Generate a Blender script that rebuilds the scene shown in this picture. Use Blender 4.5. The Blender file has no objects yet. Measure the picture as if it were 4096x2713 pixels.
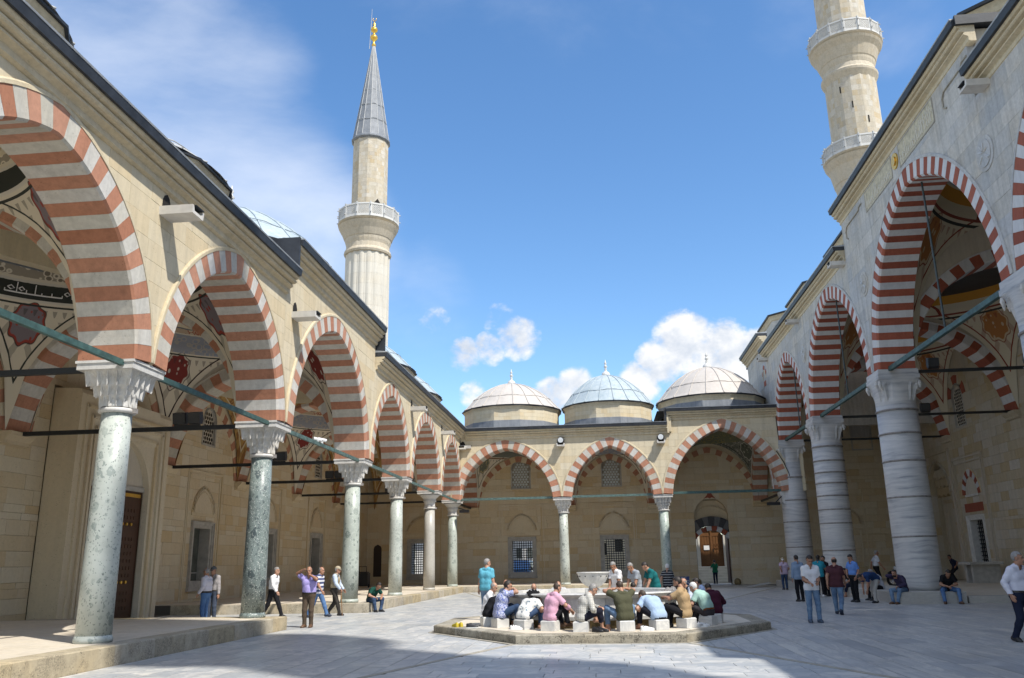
import bpy, bmesh, math, random
import numpy as np
from mathutils import Vector, Matrix
random.seed(7); np.random.seed(7)
RND = random.Random(11)
SC = bpy.context.scene
COL = SC.collection
PI = math.pi

# ------------------------------------------------------------------ camera
HC = 1.65
YAW, PITCH, ROLL, FPX = 0.10326, 0.26356, -0.01826, 3339.84
cy_, sy_ = math.cos(YAW), math.sin(YAW)
FWD = Vector((-sy_*math.cos(PITCH), cy_*math.cos(PITCH), math.sin(PITCH)))
_r = Vector((cy_, sy_, 0)); _u = _r.cross(FWD)
RGT = math.cos(ROLL)*_r + math.sin(ROLL)*_u
UPV = -math.sin(ROLL)*_r + math.cos(ROLL)*_u
cam = bpy.data.cameras.new('camera'); camo = bpy.data.objects.new('camera', cam); COL.objects.link(camo)
cam.sensor_width = 36; cam.sensor_fit = 'HORIZONTAL'; cam.lens = 36*FPX/4096
cam.clip_end = 3000; cam.clip_start = 0.05
m3 = Matrix((RGT, UPV, -FWD)).transposed()
camo.matrix_world = Matrix.Translation((0, 0, HC)) @ m3.to_4x4()
SC.camera = camo
def project(p):
    d = Vector(p) - Vector((0, 0, HC)); z = d.dot(FWD)
    if z < .1: return (-1e5, -1e5, z)
    return (512 + FPX/4*d.dot(RGT)/z, 339 - FPX/4*d.dot(UPV)/z, z)     # pixels of the 1024 frame
def in_view(p, mg=20):
    x, y, z = project(p)
    return z > 0 and -mg < x < 1024+mg and -mg < y < 678+mg

# ------------------------------------------------------------------ world, sun
SUN = Vector((.585, -.46, 1.0)).normalized()
EL = math.asin(SUN.z); AZ = math.atan2(SUN.x, SUN.y)
def node(nt, t, **kw):
    n = nt.nodes.new(t)
    ins = kw.pop('inp', {})
    for k, v in kw.items(): setattr(n, k, v)
    for k, v in ins.items(): n.inputs[k].default_value = v
    return n
def link(nt, a, b): nt.links.new(a, b)
def ramp(nt, fac, stops, interp='LINEAR'):
    r = nt.nodes.new('ShaderNodeValToRGB'); r.color_ramp.interpolation = interp
    e = r.color_ramp.elements
    while len(e) < len(stops): e.new(0.5)
    for i, (p, c) in enumerate(stops):
        e[i].position = p
        e[i].color = (c, c, c, 1) if isinstance(c, (int, float)) else (*c[:3], 1)
    if fac is not None: nt.links.new(fac, r.inputs[0])
    return r.outputs[0]
def mathn(nt, op, a, b=None, c=None, clamp=False):
    n = nt.nodes.new('ShaderNodeMath'); n.operation = op; n.use_clamp = clamp
    for i, v in enumerate((a, b, c)):
        if v is None: continue
        if isinstance(v, (int, float)): n.inputs[i].default_value = v
        else: nt.links.new(v, n.inputs[i])
    return n.outputs[0]
def mixc(nt, fac, a, b, blend='MIX'):
    n = nt.nodes.new('ShaderNodeMix'); n.data_type = 'RGBA'; n.blend_type = blend
    for sock, v in ((n.inputs[0], fac), (n.inputs[6], a), (n.inputs[7], b)):
        if isinstance(v, (int, float)): sock.default_value = v
        elif isinstance(v, (tuple, list)): sock.default_value = (*v[:3], 1)
        else: nt.links.new(v, sock)
    return n.outputs[2]
def noise(nt, vec, scale, detail=4, rough=.55, dist=0, col=False):
    n = nt.nodes.new('ShaderNodeTexNoise'); n.inputs['Scale'].default_value = scale
    n.inputs['Detail'].default_value = detail; n.inputs['Roughness'].default_value = rough
    n.inputs['Distortion'].default_value = dist
    if vec is not None: nt.links.new(vec, n.inputs['Vector'])
    return n.outputs['Color' if col else 'Fac']
def vmap(nt, vec, loc=(0,0,0), rot=(0,0,0), scale=(1,1,1)):
    n = nt.nodes.new('ShaderNodeMapping'); n.inputs[1].default_value = loc; n.inputs[2].default_value = rot; n.inputs[3].default_value = scale
    nt.links.new(vec, n.inputs[0]); return n.outputs[0]

W = bpy.data.worlds.new('World'); SC.world = W; W.use_nodes = True
nt = W.node_tree; nt.nodes.clear()
out = node(nt, 'ShaderNodeOutputWorld'); bg = node(nt, 'ShaderNodeBackground')
SKY_S = 0.104
bg.inputs[1].default_value = SKY_S
link(nt, bg.outputs[0], out.inputs[0])
sky = node(nt, 'ShaderNodeTexSky'); sky.sky_type = 'NISHITA'; sky.sun_disc = False
sky.sun_elevation = EL; sky.sun_rotation = AZ; sky.altitude = 40; sky.air_density = 1.0; sky.dust_density = .2; sky.ozone_density = 2.2
tc = node(nt, 'ShaderNodeTexCoord'); gv = tc.outputs['Generated']
def dirpix(u, v):   # direction of a source-photo pixel
    return (FWD + RGT*((u-2048)/FPX) - UPV*((v-1356.5)/FPX)).normalized()
def blob(u, v, rin, rout, stretch=None):
    d = dirpix(u, v)
    n = node(nt, 'ShaderNodeVectorMath', operation='DOT_PRODUCT'); n.inputs[1].default_value = d
    link(nt, gv, n.inputs[0])
    mr = node(nt, 'ShaderNodeMapRange', interpolation_type='SMOOTHSTEP')
    mr.inputs['From Min'].default_value = math.cos(rout); mr.inputs['From Max'].default_value = math.cos(rin)
    link(nt, n.outputs['Value'], mr.inputs['Value'])
    return mr.outputs[0]
px = 1/FPX
# heaped white clouds low over the roofs
cn = noise(nt, vmap(nt, gv, scale=(1,1,1.25)), 26, 9, .58, .2)
cn2 = noise(nt, vmap(nt, gv, loc=(3,1,2), scale=(1,1,1.3)), 75, 6, .6)
heap = None
for u, v, ri, ro, wgt in [(2740, 1365, 10, 165, 1.35), (2880, 1425, 30, 190, 1.4), (2640, 1450, 0, 130, 1.2), (3030, 1430, 10, 150, 1.3), (2070, 1350, 0, 125, 1.0), (1860, 1420, 0, 95, .95), (1960, 1395, 0, 95, .95), (2310, 1565, 0, 130, 1.25), (2210, 1590, 0, 115, 1.1), (1900, 1580, 0, 85, .85), (2560, 1530, 10, 120, 1.1), (1730, 1290, 0, 110, .5), (2010, 1290, 0, 120, .5)]:
    b = mathn(nt, 'MULTIPLY', blob(u, v, ri*px, ro*px), wgt)
    heap = b if heap is None else mathn(nt, 'MAXIMUM', heap, b)
dens = mathn(nt, 'ADD', heap, mathn(nt, 'ADD', mathn(nt, 'MULTIPLY', mathn(nt, 'SUBTRACT', cn, .5), 1.9), mathn(nt, 'MULTIPLY', mathn(nt, 'SUBTRACT', cn2, .5), .9)))
dens = mathn(nt, 'MULTIPLY', dens, ramp(nt, heap, [(.02, 0), (.35, 1)]))
# the same kind of low cloud everywhere else round the horizon
sep = node(nt, 'ShaderNodeSeparateXYZ'); link(nt, gv, sep.inputs[0])
belt = ramp(nt, sep.outputs[2], [(0, .25), (.12, .25), (.3, 0)])
front = node(nt, 'ShaderNodeVectorMath', operation='DOT_PRODUCT'); front.inputs[1].default_value = FWD; link(nt, gv, front.inputs[0])
belt = mathn(nt, 'MULTIPLY', belt, ramp(nt, front.outputs['Value'], [(0.55, 1.0), (.8, 0.0)]))
cmask = ramp(nt, mathn(nt, 'MULTIPLY', mathn(nt, 'ADD', dens, belt), .7), [(.24, 0), (.80, .96)], 'EASE')
# thin cirrus veil drawn out along one direction
cv = vmap(nt, gv, rot=(.3, .9, .2), scale=(1.0, .8, 1.9))
ci = noise(nt, cv, 2.6, 9, .56, .25)
veil = None
for u, v, ri, ro in [(420, 260, 60, 700), (800, 420, 50, 560), (1050, 720, 30, 520), (1250, 900, 20, 400), (560, 60, 30, 500)]:
    b = blob(u, v, ri*px, ro*px); veil = b if veil is None else mathn(nt, 'MAXIMUM', veil, b)
wv = None
for u, v, ri, ro in [(3150, 60, 20, 260), (3560, 80, 10, 260), (2300, 120, 10, 420), (1700, 1240, 10, 330), (2620, 40, 10, 360)]:
    b = blob(u, v, ri*px, ro*px); wv = b if wv is None else mathn(nt, 'MAXIMUM', wv, b)
behind = ramp(nt, front.outputs['Value'], [(.45, .62), (.78, 0)])  # extra veil out of view, added to whiten and lift the ambient light
veil = mathn(nt, 'ADD', mathn(nt, 'MULTIPLY', veil, .62), mathn(nt, 'ADD', mathn(nt, 'MULTIPLY', wv, .26), behind))
vm = ramp(nt, mathn(nt, 'ADD', mathn(nt, 'SUBTRACT', ci, .5), mathn(nt, 'MULTIPLY', veil, .62)), [(.02, 0), (.66, .72)], 'EASE')
cno = noise(nt, vmap(nt, gv, loc=(.008, -.004, .016), scale=(1, 1, 1.25)), 26, 9, .58, .2)
lit = mathn(nt, 'ADD', .52, mathn(nt, 'ADD', mathn(nt, 'MULTIPLY', mathn(nt, 'SUBTRACT', cn, cno), 1.5), mathn(nt, 'MULTIPLY', mathn(nt, 'SUBTRACT', noise(nt, vmap(nt, gv, loc=(.02, 0, .05)), 9, 3), .5), 1.2)))
shade = ramp(nt, lit, [(.10, (2.9, 3.2, 3.7)), (.48, (3.9, 4.05, 4.3)), (.72, (4.75, 4.75, 4.75))])
hsv = node(nt, 'ShaderNodeHueSaturation'); hsv.inputs['Saturation'].default_value = 1.18; hsv.inputs['Value'].default_value = 1.0
link(nt, sky.outputs[0], hsv.inputs['Color'])
c1 = mixc(nt, vm, hsv.outputs[0], (4.9, 5.1, 5.5))
c2 = mixc(nt, cmask, c1, shade)
link(nt, c2, bg.inputs[0])

sl = bpy.data.lights.new('sun', 'SUN'); so = bpy.data.objects.new('sun', sl); COL.objects.link(so)
sl.energy = 2.75; sl.angle = math.radians(.53); sl.color = (1, .95, .87)
so.rotation_euler = (-SUN).to_track_quat('-Z', 'Y').to_euler(); so.location = (20, -20, 60)
SC.view_settings.view_transform = 'Standard'; SC.view_settings.look = 'None'; SC.view_settings.exposure = 1.1; SC.view_settings.gamma = 1
SC.view_settings.use_curve_mapping = False
SC.render.engine = 'CYCLES'
try:
    SC.cycles.max_bounces = 10; SC.cycles.diffuse_bounces = 8; SC.cycles.sample_clamp_indirect = 0; SC.cycles.use_denoising = True
except Exception: pass

# ------------------------------------------------------------------ materials
MATS = {}
def new_mat(name):
    m = bpy.data.materials.new(name); m.use_nodes = True; nt = m.node_tree
    b = nt.nodes['Principled BSDF']; MATS[name] = m
    return m, nt, b
def pos(nt): return nt.nodes.new('ShaderNodeNewGeometry').outputs['Position']
def objc(nt): return nt.nodes.new('ShaderNodeTexCoord').outputs['Object']
def tint(nt):
    a = nt.nodes.new('ShaderNodeAttribute'); a.attribute_name = 'tint'; return a.outputs['Fac']
def bump(nt, b, h, strength=.3, dist=.02):
    n = nt.nodes.new('ShaderNodeBump'); n.inputs['Strength'].default_value = strength; n.inputs['Distance'].default_value = dist
    nt.links.new(h, n.inputs['Height']); nt.links.new(n.outputs[0], b.inputs['Normal'])
def plain(name, col, rough=.7, metal=0, nscale=0, namt=.2, bstr=0, spec=None):
    m, nt, b = new_mat(name)
    b.inputs['Roughness'].default_value = rough; b.inputs['Metallic'].default_value = metal
    if spec is not None: b.inputs['Specular IOR Level'].default_value = spec
    if nscale:
        n = noise(nt, objc(nt), nscale, 5)
        c = ramp(nt, n, [(.3, tuple(x*(1-namt) for x in col)), (.7, tuple(min(1, x*(1+namt)) for x in col))])
        nt.links.new(c, b.inputs['Base Color'])
        if bstr: bump(nt, b, n, bstr)
    else: b.inputs['Base Color'].default_value = (*col, 1)
    return m
def stone(name, cols, pits=.5, mott=.25, rough=.85, bstr=.35, stain=.25, pitc=.45, warm=(.62, .45, .22), streak=.3, blotch=0):
    m, nt, b = new_mat(name); P = pos(nt)
    t = ramp(nt, tint(nt), [(i/(len(cols)-1), c) for i, c in enumerate(cols)])
    n1 = noise(nt, P, 1.1, 6, .6); n2 = noise(nt, P, 9, 6, .65)
    c = mixc(nt, mathn(nt, 'MULTIPLY', ramp(nt, n1, [(.48, 0), (.72, 1)]), stain), t, mixc(nt, .6, t, warm), 'MIX')
    c = mixc(nt, mott, c, ramp(nt, n2, [(.25, .45), (.75, 1.0)]), 'MULTIPLY')
    v = nt.nodes.new('ShaderNodeTexVoronoi'); v.inputs['Scale'].default_value = 13; nt.links.new(vmap(nt, P, scale=(1, 1, 1.5)), v.inputs['Vector'])
    pit = mathn(nt, 'MULTIPLY', ramp(nt, v.outputs['Distance'], [(.1, 1), (.24, 0)]), ramp(nt, noise(nt, P, 4, 3), [(.5, 0), (.6, 1)]))
    c = mixc(nt, mathn(nt, 'MULTIPLY', pit, pits), c, mixc(nt, 1, c, (pitc,)*3, 'MULTIPLY'))
    # rain streaks that run down the face, and patches of grime
    sk = ramp(nt, noise(nt, vmap(nt, P, scale=(2.6, 2.6, .22)), 1.6, 7, .68), [(.44, 1.0), (.68, .52)])
    c = mixc(nt, streak, c, mixc(nt, 1, c, sk, 'MULTIPLY'))
    if blotch:
        bl = mathn(nt, 'MULTIPLY', ramp(nt, noise(nt, P, 3.2, 4, .6), [(.42, 0), (.6, 1)]), ramp(nt, noise(nt, P, 34, 6, .75), [(.44, 0), (.58, 1)]))
        c = mixc(nt, mathn(nt, 'MULTIPLY', bl, blotch), c, (.05, .042, .03))
    nt.links.new(c, b.inputs['Base Color']); b.inputs['Roughness'].default_value = rough
    h = mathn(nt, 'SUBTRACT', mathn(nt, 'ADD', mathn(nt, 'MULTIPLY', n2, .6), mathn(nt, 'MULTIPLY', noise(nt, P, 40, 3), .3)), mathn(nt, 'MULTIPLY', pit, .6))
    bump(nt, b, h, bstr, .02)
    return m
stone('limestone', [(.61,.52,.355), (.65,.565,.405), (.66,.58,.42), (.63,.54,.375), (.63,.515,.33), (.67,.595,.445)], pits=.55, mott=.2, stain=.3, warm=(.66,.50,.26))
stone('gallery stone', [(.63,.51,.34), (.66,.565,.40), (.68,.60,.445), (.645,.53,.35), (.62,.48,.285), (.69,.615,.475), (.66,.55,.385)], pits=.8, mott=.22, streak=.12, stain=.25, pitc=.35, warm=(.60,.42,.19))
stone('hall stone', [(.50,.42,.28), (.54,.48,.37), (.56,.51,.42), (.51,.43,.30), (.49,.38,.22), (.58,.53,.45)], pits=.3, stain=.3)
stone('facade marble', [(.50,.49,.46), (.60,.58,.535), (.46,.47,.475), (.62,.595,.54), (.52,.53,.54), (.57,.545,.49), (.63,.61,.57)], pits=.3, mott=.5, stain=.35, bstr=.3, streak=.5)
stone('cornice stone', [(.60,.51,.345), (.66,.575,.41), (.63,.54,.375)], pits=.4, mott=.4, stain=.45)
stone('kerb stone', [(.44,.38,.27), (.52,.47,.38), (.48,.39,.235), (.45,.42,.36), (.54,.46,.31)], pits=.85, mott=.5, stain=.5, pitc=.3, blotch=.55)
stone('worn kerb', [(.38,.345,.27), (.46,.42,.33), (.40,.355,.27), (.50,.47,.39)], pits=1, mott=.7, stain=.3, pitc=.25, blotch=.95)
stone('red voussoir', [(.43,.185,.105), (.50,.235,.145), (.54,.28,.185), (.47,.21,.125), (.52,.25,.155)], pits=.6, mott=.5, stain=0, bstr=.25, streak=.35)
stone('white voussoir', [(.57,.545,.475), (.65,.635,.60), (.53,.50,.425), (.62,.60,.56), (.60,.575,.50)], pits=.6, mott=.42, stain=.2, bstr=.3, streak=.35)
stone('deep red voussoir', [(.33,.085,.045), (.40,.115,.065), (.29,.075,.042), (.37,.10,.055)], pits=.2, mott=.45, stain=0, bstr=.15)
stone('marble voussoir', [(.60,.60,.60), (.64,.64,.64), (.56,.57,.59)], pits=.1, mott=.2, stain=.06, bstr=.12)
stone('minaret stone', [(.50,.435,.325), (.58,.53,.43), (.53,.43,.28), (.62,.58,.50), (.56,.50,.39), (.49,.44,.36)], pits=.5, mott=.45, stain=.35)
stone('pale minaret stone', [(.60,.565,.485), (.64,.605,.525), (.58,.53,.43)], pits=.2, mott=.2, stain=.2)
stone('capital marble', [(.62,.61,.58), (.66,.65,.62)], pits=.3, mott=.45, stain=.25, rough=.6, bstr=.3)
stone('platform top', [(.62,.55,.445), (.66,.595,.49), (.60,.53,.42)], pits=.15, mott=.2, stain=.3, bstr=.1, rough=.7)
stone('plaster', [(.58,.53,.44), (.60,.55,.46)], pits=.1, mott=.18, stain=.2, bstr=.1)
stone('dark voussoir', [(.07,.07,.075), (.16,.16,.16)], pits=.1, mott=.3, stain=0)
plain('lead dark', (.024, .028, .035), .55, 0, 3, .4, .3)
plain('lead edge', (.34, .36, .38), .5, 0, 4, .2)
def lead(name, a, bcol):
    m, nt, b = new_mat(name); P = pos(nt)
    n = noise(nt, P, 1.6, 6, .65); n2 = noise(nt, vmap(nt, P, scale=(3, 3, .7)), 2, 5, .6)
    c = ramp(nt, mathn(nt, 'ADD', mathn(nt, 'MULTIPLY', n, .5), mathn(nt, 'MULTIPLY', n2, .5)), [(.33, a), (.68, bcol)])
    nt.links.new(c, b.inputs['Base Color']); b.inputs['Roughness'].default_value = .6
    bump(nt, b, n, .25, .03)
lead('dome lead warm', (.42, .385, .35), (.52, .485, .445))
lead('dome lead blue', (.27, .34, .385), (.44, .49, .51))
lead('dome lead grey', (.36, .37, .375), (.48, .475, .455))
lead('spire lead', (.13, .145, .165), (.25, .265, .285))
def breccia(name, base, clast, dark, dens, scale=9, light=(.6,.62,.58)):
    m, nt, b = new_mat(name); P = pos(nt)
    Pd = vmap(nt, P, scale=(1, 1, .8))
    n = noise(nt, P, 3, 6, .65)
    c = ramp(nt, n, [(.3, base), (.7, tuple(x*1.25 for x in base))])
    wob = node(nt, 'ShaderNodeVectorMath', operation='ADD'); nt.links.new(Pd, wob.inputs[0])
    sc = node(nt, 'ShaderNodeVectorMath', operation='SCALE'); sc.inputs['Scale'].default_value = .13
    nt.links.new(noise(nt, P, 6, 3, .6, 0, True), sc.inputs[0]); nt.links.new(sc.outputs[0], wob.inputs[1])
    for s_, th, col, off in [(scale, dens, clast, 0), (scale*2.6, dens*.9, dark, 5), (scale*.42, dens*.55, clast, 9), (scale*3.5, dens*.8, light, 13)]:
        v = nt.nodes.new('ShaderNodeTexVoronoi'); v.inputs['Scale'].default_value = s_
        nt.links.new(vmap(nt, wob.outputs[0], loc=(off, off, off)), v.inputs['Vector'])
        rnd = node(nt, 'ShaderNodeSeparateColor'); nt.links.new(v.outputs['Color'], rnd.inputs[0])
        msk = mathn(nt, 'MULTIPLY', mathn(nt, 'LESS_THAN', rnd.outputs[0], th), mathn(nt, 'LESS_THAN', v.outputs['Distance'], .42))
        c = mixc(nt, mathn(nt, 'MULTIPLY', msk, mathn(nt, 'ADD', .35, mathn(nt, 'MULTIPLY', rnd.outputs[1], .5))), c, col)
    nt.links.new(c, b.inputs['Base Color']); b.inputs['Roughness'].default_value = .42
    bump(nt, b, n, .12, .02)
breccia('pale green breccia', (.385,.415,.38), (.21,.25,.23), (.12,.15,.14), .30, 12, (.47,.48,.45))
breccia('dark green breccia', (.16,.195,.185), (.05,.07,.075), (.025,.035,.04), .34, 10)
breccia('mid green breccia', (.33,.365,.325), (.15,.185,.165), (.42,.45,.41), .34, 9)
breccia('grey granite', (.36,.345,.31), (.40,.385,.35), (.25,.24,.22), .3, 22)
breccia('veined green', (.385,.41,.365), (.11,.13,.12), (.07,.09,.085), .3, 10)
breccia('mixed green', (.30,.35,.315), (.50,.53,.48), (.12,.17,.15), .34, 4)
def banded(name):
    m, nt, b = new_mat(name); P = pos(nt)
    w = node(nt, 'ShaderNodeVectorMath', operation='ADD'); nt.links.new(P, w.inputs[0])
    sc = node(nt, 'ShaderNodeVectorMath', operation='SCALE'); sc.inputs['Scale'].default_value = .55
    nt.links.new(noise(nt, vmap(nt, P, scale=(.6, .6, 1)), .8, 4, .5, 0, True), sc.inputs[0]); nt.links.new(sc.outputs[0], w.inputs[1])
    n = noise(nt, vmap(nt, w.outputs[0], scale=(.25, .25, 4.5)), 2.2, 7, .62)
    n2 = noise(nt, P, 1.3, 5)
    c = ramp(nt, mathn(nt, 'ADD', mathn(nt, 'MULTIPLY', n, .75), mathn(nt, 'MULTIPLY', n2, .25)), [(.32, (.24,.25,.27)), (.46, (.43,.43,.43)), (.60, (.53,.52,.50)), (.72, (.36,.365,.37))])
    nt.links.new(c, b.inputs['Base Color']); b.inputs['Roughness'].default_value = .5
    bump(nt, b, n2, .1, .02)
banded('banded marble')
def marble(name, cols, vein, vamt, rough=.4, stretch=(1, 1, 1), vs=1.5):
    m, nt, b = new_mat(name); P = pos(nt); t = tint(nt)
    base = ramp(nt, t, [(i/(len(cols)-1), c) for i, c in enumerate(cols)])
    # every slab gets its own piece of the pattern
    cmb = node(nt, 'ShaderNodeCombineXYZ'); nt.links.new(mathn(nt, 'MULTIPLY', t, 37), cmb.inputs[2]); nt.links.new(mathn(nt, 'MULTIPLY', t, 91), cmb.inputs[0])
    ad = node(nt, 'ShaderNodeVectorMath', operation='ADD'); nt.links.new(vmap(nt, P, scale=stretch), ad.inputs[0]); nt.links.new(cmb.outputs[0], ad.inputs[1])
    n = noise(nt, ad.outputs[0], vs, 7, .62, 1.1)
    v = ramp(nt, n, [(.40, 0), (.5, 1), (.57, .15), (.66, .7), (.74, 0)])
    c = mixc(nt, mathn(nt, 'MULTIPLY', v, vamt), base, vein)
    d = noise(nt, P, .45, 6, .65)
    c = mixc(nt, mathn(nt, 'MULTIPLY', ramp(nt, d, [(.5, 0), (.68, 1)]), .35), c, mixc(nt, 1, c, (.90, .84, .72), 'MULTIPLY'))
    c = mixc(nt, .25, c, ramp(nt, noise(nt, P, 14, 4), [(.3, .7), (.7, 1)]), 'MULTIPLY')
    nt.links.new(c, b.inputs['Base Color']); b.inputs['Roughness'].default_value = rough
    bump(nt, b, noise(nt, P, 25, 3), .08, .01)
SLAB = [(.54,.535,.51), (.62,.61,.58), (.565,.565,.55), (.655,.64,.595), (.60,.59,.565), (.36,.385,.405), (.55,.55,.535), (.64,.63,.60), (.44,.455,.46), (.60,.59,.56), (.50,.515,.52)]
marble('paving marble', SLAB, (.30,.33,.36), .7, .38, (1, 1, 1), 1.3)
marble('paving marble across', [(.535,.52,.49), (.57,.555,.52), (.31,.33,.35), (.575,.56,.525), (.55,.54,.515), (.44,.45,.455), (.585,.57,.525), (.54,.53,.505)], (.27,.29,.315), .65, .38, (2.6, .35, 1), 1.2)
marble('white marble', [(.58,.57,.54), (.66,.65,.62)], (.40,.41,.42), .6, .4)
marble('bench marble', [(.46,.44,.40), (.52,.50,.46)], (.36,.355,.34), .6, .55, (1, .6, 5), 1.5)
plain('gutter stone', (.34, .315, .26), .8, 0, 6, .25)
plain('joint mortar', (.12, .115, .10), .9)
plain('wall joint', (.30, .25, .17), .95, 0, 3, .2)
plain('patina iron', (.042, .09, .082), .6, 0, 5, .45)
plain('weathered iron', (.075, .125, .115), .65, 0, 7, .45)
plain('black iron', (.014, .016, .017), .55)
plain('dark iron', (.03, .045, .045), .55, 0, 5, .3)
plain('ring band', (.25, .23, .215), .6, .2, 8, .3)
plain('white paint', (.56, .555, .53), .5, 0, 3, .05)
plain('gold', (.75, .47, .09), .28, .85, 5, .15)
plain('spout stone', (.58, .56, .52), .75, 0, 3, .15)
plain('lamp housing', (.018, .018, .02), .5)
plain('lamp glass', (.045, .047, .05), .15)
plain('dark opening', (.012, .010, .008), .9)
plain('bronze shutter', (.035, .022, .018), .7)
plain('window frame marble', (.40, .385, .355), .65, 0, 4, .18)
plain('pale frame', (.62, .61, .58), .65, 0, 4, .12)
plain('window dark glass', (.10, .11, .10), .15, 0, 2, .3)
plain('lattice plaster', (.27, .25, .205), .8, 0, 5, .2)
plain('round pane', (.52, .57, .58), .2, 0, 2, .25)
plain('dark round pane', (.035, .035, .03), .25)
plain('blue sign', (.025, .05, .19), .45)
plain('sign white', (.8, .8, .8), .6)
plain('cable', (.03, .03, .03), .7)
plain('cctv white', (.75, .75, .75), .4)
plain('stained stone', (.20, .15, .07), .8, 0, 7, .5, .4)
def wood(name, a, b_, sc=3):
    m, nt, b = new_mat(name); P = objc(nt)
    n = noise(nt, vmap(nt, P, scale=(14, 14, 1)), sc, 5, .6)
    nt.links.new(ramp(nt, n, [(.3, a), (.7, b_)]), b.inputs['Base Color']); b.inputs['Roughness'].default_value = .55
wood('door wood', (.11, .045, .012), (.19, .08, .022))
wood('dark door wood', (.045, .018, .008), (.085, .032, .014))
wood('cane wood', (.35, .16, .05), (.45, .22, .07))
# ------------------------------------------------------------------ mesh helpers
ORG = {}
def _reg(o, org): ORG[o.name] = Vector(org)
def props(o, label=None, cat=None, group=None, kind=None):
    if label: o['label'] = label
    if cat: o['category'] = cat
    if group: o['group'] = group
    if kind: o['kind'] = kind
    return o
def thing(name, label, cat, loc=(0, 0, 0), group=None):
    o = bpy.data.objects.new(name, None); COL.objects.link(o); o.location = loc; o.empty_display_size = .2
    _reg(o, loc); return props(o, label, cat, group)
def mesh_obj(name, V, F, mat, parent=None, tints=None, midx=None, smooth=False, org=None, uv=None, recalc=False):
    if parent is not None: O = ORG[parent.name]
    else: O = Vector(org) if org is not None else Vector((0, 0, 0))
    me = bpy.data.meshes.new(name)
    A = np.asarray(V, dtype=float).reshape(-1, 3) - np.array(O)
    me.from_pydata(A.tolist(), [], F)
    for m in (mat if isinstance(mat, (list, tuple)) else [mat]): me.materials.append(MATS[m] if isinstance(m, str) else m)
    if midx is not None: me.polygons.foreach_set('material_index', midx)
    if tints is not None:
        at = me.attributes.new('tint', 'FLOAT', 'FACE')
        if isinstance(tints, (int, float)): tints = [tints]*len(F)
        at.data.foreach_set('value', tints)
    if smooth:
        me.polygons.foreach_set('use_smooth', [True]*len(me.polygons))
        if recalc:
            bmm = bmesh.new(); bmm.from_mesh(me); bmesh.ops.recalc_face_normals(bmm, faces=bmm.faces); bmm.to_mesh(me); bmm.free()
    if uv is not None:
        ul = me.uv_layers.new(name='UVMap'); li = np.zeros(len(me.loops), dtype=int); me.loops.foreach_get('vertex_index', li)
        ul.data.foreach_set('uv', np.asarray(uv)[li].ravel())
    o = bpy.data.objects.new(name, me); COL.objects.link(o)
    if parent is not None: o.parent = parent
    else: o.location = O
    _reg(o, O); return o
class Frame:
    def __init__(s, O, es, ed):
        s.O, s.es, s.ed = np.array(O, float), np.array(es, float), np.array(ed, float)
        s.flip = np.linalg.det(np.array([s.es, s.ed, [0, 0, 1]])) < 0
    def __call__(s, a, d, z): return tuple(s.O + s.es*a + s.ed*d + np.array([0, 0, z]))
    def faces(s, F): return [tuple(reversed(f)) for f in F] if s.flip else F
BOXF = [(0,3,2,1),(4,5,6,7),(0,1,5,4),(1,2,6,5),(2,3,7,6),(3,0,4,7)]
def box(fr, s0, s1, d0, d1, z0, z1, t=None):
    V = [fr(*p) for p in [(s0,d0,z0),(s1,d0,z0),(s1,d1,z0),(s0,d1,z0),(s0,d0,z1),(s1,d0,z1),(s1,d1,z1),(s0,d1,z1)]]
    return (V, fr.faces(BOXF), RND.random() if t is None else t)
WF = Frame((0,0,0), (1,0,0), (0,1,0))
def bevbox(fr, s0, s1, d0, d1, z0, z1, b, t=None):      # box with softened upper edges
    V = []
    for z, k in ((z0, 0), (z1-b, 0), (z1, b)):
        V += [fr(*p) for p in [(s0+k,d0+k,z),(s1-k,d0+k,z),(s1-k,d1-k,z),(s0+k,d1-k,z)]]
    F = [(3,2,1,0),(8,9,10,11)]
    for l in (0, 4):
        for i in range(4):
            j = (i+1) % 4; F.append((l+i, l+j, l+4+j, l+4+i))
    return (V, fr.faces(F), RND.random() if t is None else t)
def prism(fr, poly, d0, d1, t=None):                     # polygon in (s,z) pushed from d0 to d1
    n = len(poly); V = [fr(s, d0, z) for s, z in poly] + [fr(s, d1, z) for s, z in poly]
    F = [tuple(range(n)), tuple(range(2*n-1, n-1, -1))] + [(i, i+n, (i+1) % n+n, (i+1) % n) for i in range(n)]
    return (V, fr.faces(F), RND.random() if t is None else t)
def sweep_s(fr, prof, s0, s1, t=None):                   # profile in (d,z) swept along s
    n = len(prof); V = [fr(s0, d, z) for d, z in prof] + [fr(s1, d, z) for d, z in prof]
    F = [tuple(range(n-1, -1, -1)), tuple(range(n, 2*n))] + [(i, (i+1) % n, (i+1) % n+n, i+n) for i in range(n)]
    return (V, fr.faces(F), RND.random() if t is None else t)
def lathe(c, prof, n=24, t=0.5, phase=0, close=True):
    V, F = [], []
    for r, z in prof:
        for k in range(n):
            a = phase+2*PI*k/n; V.append((c[0]+r*math.cos(a), c[1]+r*math.sin(a), c[2]+z))
    for i in range(len(prof)-1):
        for k in range(n):
            j = (k+1) % n; F.append((i*n+k, i*n+j, (i+1)*n+j, (i+1)*n+k))
    if close: F.append(tuple(range(n-1, -1, -1))); m = (len(prof)-1)*n; F.append(tuple(range(m, m+n)))
    return (V, F, t)
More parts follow.
